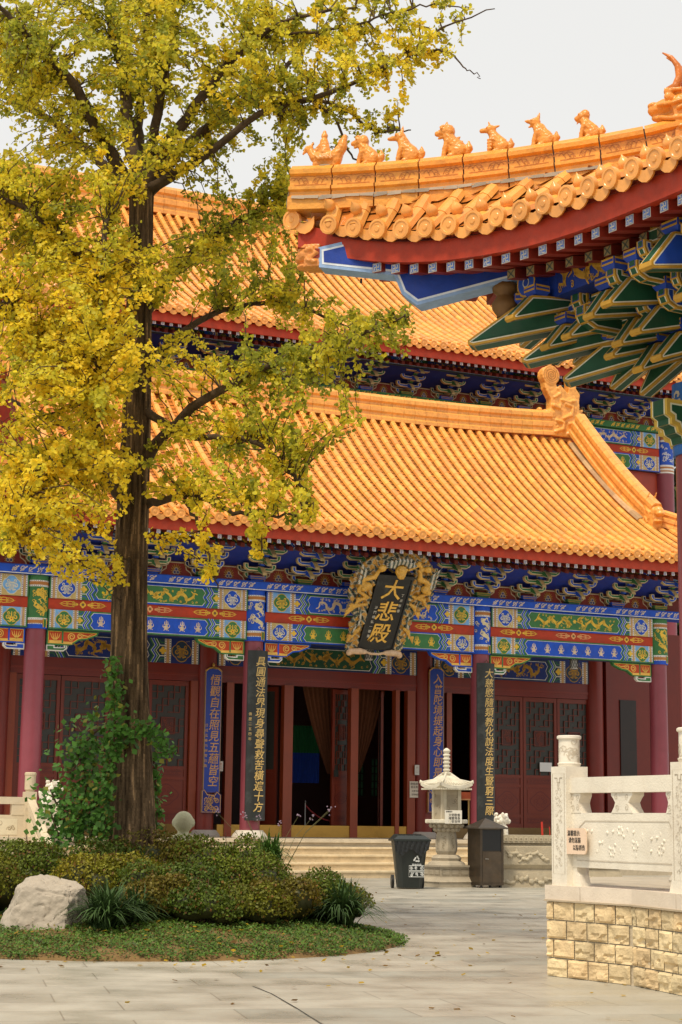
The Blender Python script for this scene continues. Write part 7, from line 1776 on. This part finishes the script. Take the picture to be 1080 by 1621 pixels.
# steel litter bin with peaked lid
p = at0(771, 1406); p[1] += .3; o = thing('litter_bin', 'brown steel litter bin with pyramid lid and square black opening beside the stone lantern', 'bin', tuple(p), math.radians(24)); BR = (.085, .065, .046); w = .27; h = 1.18
m = MB(); m.box((-w, -w + .02, .05), (w, w, h), BR); m.box((-w, -w, .05), (-w + .05, -w + .02, h), BR); m.box((w - .05, -w, .05), (w, -w + .02, h), BR); m.box((-w + .05, -w, .05), (w - .05, -w + .02, .10), BR); m.build('body', M_METAL, o)
m = MB(); m.box((-w + .055, -w - .004, .105), (w - .055, -w + .019, h - .46), (.10, .075, .052)); m.tube([(-w + .10, -w - .02, .58), (-w + .18, -w - .03, .575)], .009, (.4, .38, .34), 6); m.build('door', M_METAL, o)
m = MB(); m.box((-w + .05, -w + .012, h - .44), (w - .05, -w + .0185, h - .02), (.004, .004, .004)); m.build('opening', M_PLASTIC, o)
m = MB(); e = w + .07; m.add([(-e, -e, h), (e, -e, h), (e, e, h), (-e, e, h), (-e, -e, h + .025), (e, -e, h + .025), (e, e, h + .025), (-e, e, h + .025), (0, 0, h + .22)], [(0, 3, 2, 1), (0, 1, 5, 4), (1, 2, 6, 5), (2, 3, 7, 6), (3, 0, 4, 7), (4, 5, 8), (5, 6, 8), (6, 7, 8), (7, 4, 8)], (.12, .10, .08)); m.build('lid', M_METAL, o)
for sx in (-1, 1):
    for sy in (-1, 1): m = MB(); m.box((sx * (w - .05) - .02, sy * (w - .05) - .02, 0), (sx * (w - .05) + .02, sy * (w - .05) + .02, .05), (.03, .03, .03)); m.build('foot', M_METAL, o)

# carved stone trough with incense sticks
p = at0(795, 1405); p[1] += .15; o = thing('stone_trough', 'long weathered stone incense trough carved with dragons beside the litter bin', 'trough', tuple(p), math.radians(12)); L = 2.6
m = MB(); pr = [(.0, 0), (.02, .30), (.10, .34), (.10, .36)]
def trough_layer(z0, z1, e0, e1, col=(.46, .39, .27)):
    m.add([(-e0, -e0, z0), (L + e0, -e0, z0), (L + e0, .7 + e0, z0), (-e0, .7 + e0, z0), (-e1, -e1, z1), (L + e1, -e1, z1), (L + e1, .7 + e1, z1), (-e1, .7 + e1, z1)], [(0, 3, 2, 1), (4, 5, 6, 7), (0, 1, 5, 4), (1, 2, 6, 5), (2, 3, 7, 6), (3, 0, 4, 7)], col)
trough_layer(0, .30, .06, .02); trough_layer(.30, .36, .0, -.01); trough_layer(.36, .46, -.03, .05); trough_layer(.46, .82, .05, .05); trough_layer(.82, .90, .05, -.02); trough_layer(.90, 1.06, .06, .07)
for i in range(26): m.box((-.06 + i * .108, -.078, .94), (.01 + i * .108, -.06, 1.02), (.50, .43, .30)); m.box((-.04 + i * .108, -.084, .965), (-.01 + i * .108, -.06, .995), (.26, .2, .13))
m.build('body', M_STONE, o)
it = []; r = random.Random(3)
for s0 in (.55, 1.75):
    for k in range(12): u = k / 11; it.append(('e', (s0 - .38 + .8 * u, -.055, .63 + .07 * math.sin(u * 11)), (.06, .035, .035)))
    for k in range(14): it.append(('e', (s0 + r.uniform(-.45, .5), -.055, .63 + r.uniform(-.11, .11)), (.055, .02, .018), (0, r.uniform(0, 3), 0)))
for k in range(26): it.append(('e', (k * .105, -.055, .14 + r.uniform(-.05, .06)), (r.uniform(.05, .09), .035, r.uniform(.03, .06)), (0, r.uniform(0, 3), 0)))
sculpt('relief_carving', it, .014, M_STONE, (.50, .43, .30), o, smooth_it=1)
for px, py0, py1, lb, rr in ((859, 1301, 1322, 'thick red incense stick standing in the stone trough', .022), (871, 1309, 1322, 'thin red incense stick standing beside the thick one', .009)):
    a = at_depth(px, py1, p[1] + .25); b = at_depth(px - 1, py0, p[1] + .25); a[2] = 1.05; q = thing('incense_stick', lb, 'incense', tuple(a)); m = MB(); m.tube([(0, 0, 0), tuple(np.array(b - a) * np.array([1, 1, 1]))], rr, (.50, .03, .015), 8); m.build('stick', M_PAPER, q)
# red-roofed box on a brass pole on the porch
x, zt = LY(742, 1259, .9); _, zb = LY(742, 1265, .9); o = hung('notice_stand', 'small orange roofed stand on a thin brass pole behind the stone lantern', 'stand', hp3(x, .9, Z0)); m = MB(); h = zb - Z0; m.tube([(0, 0, 0), (0, 0, h)], .022, (.50, .34, .12), 10); m.lathe((0, 0, 0), [(.15, 0), (.15, .03), (.03, .05)], (.45, .30, .10), 16); m.build('pole', M_METAL, o)
m = MB(); m.add([(-.30, -.22, h), (.30, -.22, h), (.30, .22, h), (-.30, .22, h), (-.22, -.02, h + .18), (.22, -.02, h + .18)], [(0, 1, 5, 4), (1, 2, 5), (2, 3, 4, 5), (3, 0, 4), (0, 3, 2, 1)], (.62, .13, .05)); m.box((-.31, -.24, h - .03), (.31, .22, h), (.70, .36, .16)); m.build('roof', M_PAINT, o)

# stone lions ------------------------------------------------------------------
def lion(px, py, d, s, face, label):
    a = at_depth(px, py, d); o = thing('stone_lion', label, 'statue', tuple(a), math.radians(25)); k = s; f_ = face
    it = [('e', (.05 * f_ * k, 0, .18 * k), (.22 * k, .17 * k, .18 * k)), ('c', [(.0, 0, .25 * k), (-.10 * f_ * k, 0, .48 * k)], [.18 * k, .16 * k]), ('e', (-.16 * f_ * k, -.02 * k, .66 * k), (.19 * k, .18 * k, .18 * k)), ('e', (-.32 * f_ * k, -.04 * k, .60 * k), (.10 * k, .11 * k, .09 * k)),
          ('c', [(-.2 * f_ * k, -.10 * k, .4 * k), (-.24 * f_ * k, -.11 * k, .05 * k)], [.08 * k, .065 * k]), ('c', [(-.2 * f_ * k, .10 * k, .4 * k), (-.24 * f_ * k, .11 * k, .05 * k)], [.08 * k, .065 * k]), ('c', [(.2 * f_ * k, 0, .2 * k), (.28 * f_ * k, 0, .5 * k)], [.07 * k, .06 * k])]
    r = random.Random(2)
    for q in range(26):
        t = r.uniform(0, 6.28); it.append(('e', (-.10 * f_ * k + .17 * k * math.cos(t), .17 * k * math.sin(t), .70 * k + r.uniform(-.16, .12) * k), (.055 * k, .055 * k, .055 * k)))
    sculpt('lion_body', it, .012, M_MARBLE, (.78, .72, .60), o, smooth_it=1, noise=.008, nscale=30)
    m = MB(); m.box((-.34 * k, -.22 * k, -.5), (.34 * k, .22 * k, .04 * k), (.66, .58, .44)); m.build('plinth', M_MARBLE, o); return o
lion(789, 1331, 40.6, .72, -1, 'small white stone lion half hidden behind the litter bin lid')
lion(77, 1281, 39.9, .74, -1, 'small white stone lion on the stair post left of the climbing vine')

# carved balustrade and stair rail on the left ----------------------------------
bp_ = at_depth(45, 1309, 40.6); o = thing('stone_balustrade', 'cream carved stone balustrade with sloping stair rail at the left below the purple column', 'balustrade', tuple(bp_), HYAW); CR = (.66, .56, .40)
m = MB(); m.box((-.13, -.13, -.9), (.13, .13, .78), CR); m.lathe((0, 0, .78), [(.10, 0), (.10, .03), (.125, .05), (.125, .36), (.135, .38), (.135, .42), (.11, .44)], (.60, .50, .34), 16); m.build('post', M_MARBLE, o)
m = MB(); m.box((-4, -.09, .50), (-.13, .09, .66), CR); m.box((-4, -.07, -.30), (-.13, .07, .26), CR); m.box((-.42, -.08, .26), (-.13, .08, .50), CR); P = Pan(m, (-1.1, -.07, -.22), X, Z); P.rect(.05, .04, .82, .40, (.74, .66, .48), 2)
for k in range(14): P.spiral((random.uniform(.12, .75), random.uniform(.1, .34)), .01, .06, random.uniform(0, 6), 1, .016, (.42, .33, .2), 3, 8)
m.build('rail_panel', M_MARBLE, o)
m = MB(); fw = np.array([0, -1, -.62]); 
m.prism([(0, .62), (2.0, -.62), (2.0, -.80), (0, .44)], (-.09, -.13, .0), -Y, Z, X * .18, CR); m.prism([(0, .28), (2.0, -.96), (2.0, -1.6), (0, -.40)], (-.06, -.13, .0), -Y, Z, X * .12, (.70, .60, .42)); m.prism([(0, .44), (.24, .30), (.24, .13), (0, .28)], (-.07, -.13, 0), -Y, Z, X * .14, CR); m.prism([(1.1, -.24), (1.35, -.40), (1.35, -.56), (1.1, -.40)], (-.07, -.13, 0), -Y, Z, X * .14, CR)
m.prism([(0, -.40), (2.3, -1.7), (2.3, -2), (0, -1.2)], (-.16, -.10, 0), -Y, Z, X * .34, CR); m.build('stair_rail', M_MARBLE, o)
m = MB(); m.box((-.14, -2.35, -1.6), (.14, -2.10, -.45), CR); m.build('post', M_MARBLE, o)
m = MB()
for r_ in range(4):
    for k in range(9): j = random.uniform(.85, 1.15); m.box((-4 + k * .5 + .25 * (r_ % 2), -.02, -.42 - .28 * (r_ + 1)), (-3.51 + k * .5 + .25 * (r_ % 2) - .01, .3, -.43 - .28 * r_), (.60 * j, .47 * j, .29 * j))
m.box((-4, -.06, -.42), (-.15, .3, -.30), CR); m.build('block_wall', M_YSTONE, o)

# round stone head of a little monk statue behind the azaleas
a = at_depth(290, 1322, 22.4); o = thing('monk_statue', 'round bald stone head and shoulders of a small statue behind the azaleas', 'statue', (a[0], a[1], float(bz(a[0], a[1])) - .02)); zz_ = a[2] - o.location[2]
it = [('e', (0, 0, zz_ + .16), (.125, .135, .135)), ('c', [(0, 0, zz_ - .02), (0, 0, zz_ + .1)], .07), ('e', (0, 0, zz_ - .08), (.20, .15, .10)), ('e', (0, 0, zz_ * .45), (.23, .20, zz_ * .42)), ('e', (.125, 0, zz_ + .15), (.02, .03, .05)), ('e', (-.125, 0, zz_ + .15), (.02, .03, .05)), ('e', (0, .13, zz_ + .13), (.02, .03, .03)), ('e', (0, -.05, .1), (.28, .25, .14))]
sculpt('figure_body', it, .012, M_STONE, (.60, .58, .38), o, smooth_it=3)

# ------------------------------------------------------------------ near retaining wall and marble balustrade
WA = at0(866, 1545); WB = at0(1003, 1561); 
dAB = (WB - WA) / np.linalg.norm(WB - WA); ang1 = math.atan2(dAB[1], dAB[0]); dBC = np.array([math.sin(math.radians(16)), -math.cos(math.radians(16)), 0]); LAB = np.linalg.norm(WB - WA)
def zat2(py, px, pnt): return on_plane(px, py, pnt, [0, 1, 0])[2]
zw1 = zat2(1426, 866, WA); zw2 = zat2(1401, 868, WA); zpt = zat2(1214, 875, WA); zft = zat2(1165, 895, WA)
wall = thing('retaining_wall', 'yellow rock-faced block retaining wall under the marble balustrade at the lower right', 'wall', tuple(WA)); WI = Matrix.Translation(-Vector(WA))
def wadopt(o, r_, I): o.parent = r_; o.matrix_parent_inverse = I; return o
rb = np.random.RandomState(4)
def stone_course(m, A0, d, L, z0, z1, widths, off):
    nrm = np.cross(d, Z); nrm = nrm if nrm[1] < 0 or (nrm @ (CAMP - A0)) > 0 else -nrm; s = -off; i = 0
    while s < L:
        w = widths * rb.uniform(.96, 1.04); a, b = max(0, s) + .006, min(L, s + w) - .006; s += w; i += 1
        if b - a < .03: continue
        nu, nv = max(4, int((b - a) / .018)), max(4, int((z1 - z0) / .018)); v = []; sd = rb.uniform(0, 99); j = rb.uniform(.88, 1.1); hue = rb.uniform(-.05, .05)
        for q in range(nv + 1):
            for p_ in range(nu + 1):
                u, w_ = p_ / nu, q / nv; e = min(u, 1 - u, w_ * (z1 - z0) / (b - a), (1 - w_) * (z1 - z0) / (b - a)); x = a + (b - a) * u; z = z0 + .005 + (z1 - z0 - .01) * w_
                nz = mnoise.noise(Vector((x * 5 + sd, z * 5, sd))); cell = mnoise.cell(Vector((x * 9 + z * 5 + sd, z * 11 - x * 3, sd))) ; n2 = mnoise.noise(Vector((x * 16, z * 16, sd)))
                chip = (.014 if (w_ < .42 + .25 * nz) else 0.0)
                dd = min(1, e / .035) * (.012 + .024 * nz + .012 * n2) - chip * 1.3 * (.4 + .8 * cell) * min(1, e / .02); v.append(A0 + d * x + Z * (z - A0[2]) + nrm * dd)
        f = [(q * (nu + 1) + p_, q * (nu + 1) + p_ + 1, (q + 1) * (nu + 1) + p_ + 1, (q + 1) * (nu + 1) + p_) for q in range(nv) for p_ in range(nu)]
        m.add(v, f, (.70 * j, (.54 + hue * .6) * j, (.31 + hue * .6) * j))
m = MB(); nc = 4; ch = (zw1) / nc
seg = [(WA, dAB, LAB), (WB, dBC, 3.2)]
for A0, d, L in seg:
    for k in range(nc): stone_course(m, A0, d, L, k * ch, (k + 1) * ch, .255 if A0 is WA else .24, (.0, .16)[k % 2])
wadopt(m.build('block_face', M_YSTONE), wall, WI)
WC = WB + dBC * 3.2; back = [WA + np.array([.55, 2.9, 0]), np.array([14, 22, 0]), np.array([14, 10, 0])]
m = MB(); poly = [WA, WB, WC, back[2], back[1], back[0]]; n_ = len(poly); ins = .012
v = [np.array([q[0], q[1], 0]) for q in poly] + [np.array([q[0], q[1], zw1]) for q in poly]
ctr = np.mean([q for q in poly], 0)
v = [q + (np.array([ctr[0], ctr[1], q[2]]) - q) * .004 for q in v]
m.add(v, [(i, (i + 1) % n_, n_ + (i + 1) % n_, n_ + i) for i in range(n_)] + [tuple(range(n_, 2 * n_))], (.58, .48, .33)); wadopt(m.build('mortar_core', M_STONE), wall, WI)
# kerb course of marble on top of the wall, platform paving
m = MB()
def strip(A0, d, L, a0, a1, z0, z1, out, inw, col, mb):
    nrm = np.cross(d, Z); nrm = nrm if (nrm @ (CAMP - A0)) > 0 else -nrm; o_ = np.array([A0[0], A0[1], z0]) + d * a0 + nrm * out; mb.obox(o_, d * (a1 - a0), -nrm * (out + inw), Z * (z1 - z0), col)
for a, b in ((0, .42 * LAB), (.42 * LAB + .006, LAB + .02)): strip(WA, dAB, LAB, a, b, zw1 + .012, zw2, .015, .35, (.72, .62, .50), m)
for k in range(4): strip(WB, dBC, 3, k * .8 + .03, k * .8 + .82, zw1 + .012, zw2, .015, .35, (.72, .62, .50), m)
strip(WA, dAB, LAB, 0, LAB, zw1, zw1 + .014, .03, .3, (.45, .36, .24), m); strip(WB, dBC, 3, 0, 3.2, zw1, zw1 + .014, .03, .3, (.45, .36, .24), m)
wadopt(m.build('coping', M_MARBLE), wall, WI)
m = MB(); m.add([np.array([q[0], q[1], zw2 - .004]) + (np.array([ctr[0], ctr[1], 0]) - np.array([q[0], q[1], 0])) * .06 for q in poly], [tuple(range(n_))], (.5, .44, .34)); kind(m.build('platform_paving', M_STONE), 'structure')

MAR = (.78, .72, .60); MARD = (.56, .49, .38)
def balustrade(A0, d, posts, bays_, label, detail=True):
    nrm = np.cross(d, Z); nrm = nrm if (nrm @ (CAMP - A0)) > 0 else -nrm
    base = np.array([A0[0], A0[1], zw2]) - nrm * .16; o = thing('marble_balustrade', label, 'balustrade', tuple(base)); I = Matrix.Translation(-Vector(base)); hp_ = zpt - zw2
    for s in posts:
        c = base + d * s; w = .115; m = MB(); m.obox(c - d * w - nrm * -w * -1 + 0 * Z, d * 2 * w, nrm * -2 * w * -1, Z * hp_, MAR) if False else m.obox(c - d * w - nrm * w, d * 2 * w, nrm * 2 * w, Z * hp_, MAR)
        P = Pan(m, c - d * w + nrm * w, d, Z); P.N = nrm
        P.stroke([(.025, .1), (2 * w - .025, .1), (2 * w - .025, hp_ - .06), (.025, hp_ - .06)], .006, MARD, 1, True); r = random.Random(int(s * 10))
        for k in range(34): P.spiral((w + r.uniform(-.045, .045), .16 + (hp_ - .3) * k / 34), .004, .024, r.uniform(0, 6), .9, .007, (.60, .53, .42), 1, 7)
        for k in (-1, 1): P.stroke([(w - .06, hp_ - .10), (w - .02, hp_ - .10), (w - .02, hp_ - .14), (w + .02, hp_ - .14), (w + .02, hp_ - .10), (w + .06, hp_ - .10)], .008, MARD, 1)
        po = wadopt(m.build('post', M_MARBLE), o, I)
        m = MB(); hf = zft - zpt; m.lathe(c + Z * hp_, [(.095, 0), (.10, hf * .06), (.105, hf * .10), (.092, hf * .13), (.092, hf * .86), (.108, hf * .90), (.108, hf * .97), (.095, hf)], MAR, 28)
        fl = MB(); P = Pan(fl, (0, 0, 0), X, Z)
        for k in range(40): P.spiral((r.uniform(-.29, .29), hf * r.uniform(.18, .82)), .006, .035, r.uniform(0, 6), 1.1, .009, (.58, .50, .38), 1, 8)
        wrap_cyl(fl, c[0], c[1], .0925); 
        for q in fl.v: q[:, 2] += zw2 + hp_
        off = m.n; m.v += fl.v; m.f += [[q + off for q in f_] for f_ in fl.f]; m.c += fl.c; m.n += fl.n
        wadopt(m.build('post_finial', M_MARBLE, autosmooth=40), o, I)
    for a, b in bays_:
        L = b - a; zt_ = zat2(1232, 900, WA) - zw2; zr0 = zat2(1256, 900, WA) - zw2; zp1 = zat2(1287, 900, WA) - zw2; zp0 = .16
        m = MB(); m.obox(base + d * a - nrm * .075 + Z * zr0, d * L, nrm * .15, Z * (zt_ - zr0), MAR); wadopt(m.build('handrail', M_MARBLE), o, I)
        m = MB(); q = base + d * a - nrm * .055; m.obox(q + Z * zp0, d * L, nrm * .11, Z * (zp1 - zp0), MAR)
        for s0, s1 in ((0, .13), (L - .13, L)): m.prism([(0, 0), (.13, 0), (.10, .09), (.06, .12), (.06, zp0), (0, zp0)] if s0 == 0 else [(.13, 0), (0, 0), (.03, .09), (.07, .12), (.07, zp0), (.13, zp0)], q + d * s0 + nrm * .005, d, Z, nrm * .10, MAR)
        P = Pan(m, q + nrm * .11 + Z * zp0, d, Z); P.N = nrm; hh = zp1 - zp0
        fr = [(.07, .06), (L - .07, .06), (L - .07, hh - .14), (L - .11, hh - .07), (.20, hh - .07), (.12, hh - .12), (.07, hh - .2)]; P.stroke(fr, .010, MARD, 1, True)
        wadopt(m.build('panel', M_MARBLE), o, I)
        it = []; r = random.Random(8); c0 = q + nrm * .1005 + Z * zp0
        for s in range(9):
            x0, y0 = r.uniform(.25, L - .2), r.uniform(.12, hh - .16); t = r.uniform(0, 6.28); pts = []
            for k in range(9): t += r.uniform(-.7, .7); x0 += .030 * math.cos(t); y0 += .022 * math.sin(t); pts.append(tuple(c0 + d * min(max(x0, .14), L - .12) + Z * min(max(y0, .10), hh - .12)))
            it.append(('c', pts, .010))
        for s in range(26): x0, y0 = r.uniform(.2, L - .16), r.uniform(.12, hh - .14); it.append(('e', tuple(c0 + d * x0 + Z * y0), (.030, .014, .016), (0, r.uniform(0, 3), 0)))
        for fx, fy in ((.48, .68), (.62, .42), (.85, .35), (.4, .3)):
            for k in range(6): t = 6.28 * k / 6; it.append(('e', tuple(c0 + d * (L * fx + .035 * math.cos(t)) + Z * (hh * fy + .03 * math.sin(t))), (.022, .012, .018)))
        wadopt(sculpt('relief_carving', it, .0065, M_MARBLE, MAR, smooth_it=1), o, I)
        for fx in (.04, .50, .96):
            m = MB(); c = base + d * (a + L * fx); g = zr0 - zp1; w = .15 if fx == .5 else .08
            pr = [(-w, 0), (w, 0), (w * .72, g * .3), (w * .62, g * .5), (w * .8, g * .7), (w, g * .85), (w, g), (-w, g), (-w, g * .85), (-w * .8, g * .7), (-w * .62, g * .5), (-w * .72, g * .3)]
            m.prism(pr, c - nrm * .06 + Z * zp1, d, Z, nrm * .12, MAR); P = Pan(m, c + nrm * .06 + Z * zp1, d, Z); P.N = nrm
            for sx in (-1, 1): P.spiral((sx * w * .45, g * .26), .004, .03, 0, sx * 1.3, .008, MARD, 1, 9); P.spiral((sx * w * .5, g * .78), .004, .028, 3, sx * 1.3, .008, MARD, 1, 9)
            wadopt(m.build('cloud_bracket', M_MARBLE), o, I)
    return o, nrm, base
sB = LAB - .02
_t = min(np.linspace(.05, 1.2, 200), key=lambda t: abs(CX + F * ((WB + dBC * t)[0] / (WB + dBC * t)[1]) - 1068)); P2 = WB + dBC * _t; LAP = np.linalg.norm(P2 - WA); dAP = (P2 - WA) / LAP
bal, nrm1, base1 = balustrade(WA, dAP, (.14, LAP), ((.255, LAP - .115),), 'white marble balustrade with carved panel and two cylinder-topped posts on the yellow block wall')
bal2, _, _ = balustrade(P2, dBC, (1.55,), ((.16, 1.43),), 'next run of white marble balustrade cut by the right edge of the picture')
# warning plate on the panel
a = on_plane(899, 1311, base1 + nrm1 * .10, nrm1); b = on_plane(930, 1353, base1 + nrm1 * .10, nrm1); wS = abs((b - a) @ dAP); hS = a[2] - b[2]; o_ = np.array([a[0], a[1], b[2]])
q = thing('warning_sign', 'small pink rounded plate with black Chinese warning text on the marble panel', 'sign', tuple(o_)); I = Matrix.Translation(-Vector(o_)); m = MB(); rr = .03
pr = [(0, 0), (wS - rr, 0), (wS - rr * .3, rr * .3), (wS, rr), (wS, hS - rr), (wS - rr * .3, hS - rr * .3), (wS - rr, hS), (0, hS)]; m.prism(pr, o_, dAP, Z, nrm1 * .012, (.80, .60, .44)); wadopt(m.build('plate', M_PAPER), q, I)
m = MB()
for t, fx, fy in (('溫馨提示：' if False else '温馨提示:', .38, .79), ('请勿逗猫', .42, .52), ('以防抓伤', .64, .24)): add_text(m, t, hS * .23, o_ + dAP * wS * fx + Z * hS * fy + nrm1 * .0135, dAP * .92, Z, (.05, .04, .03), depth=.001)
wadopt(m.build('lettering', M_PAPER), q, I)
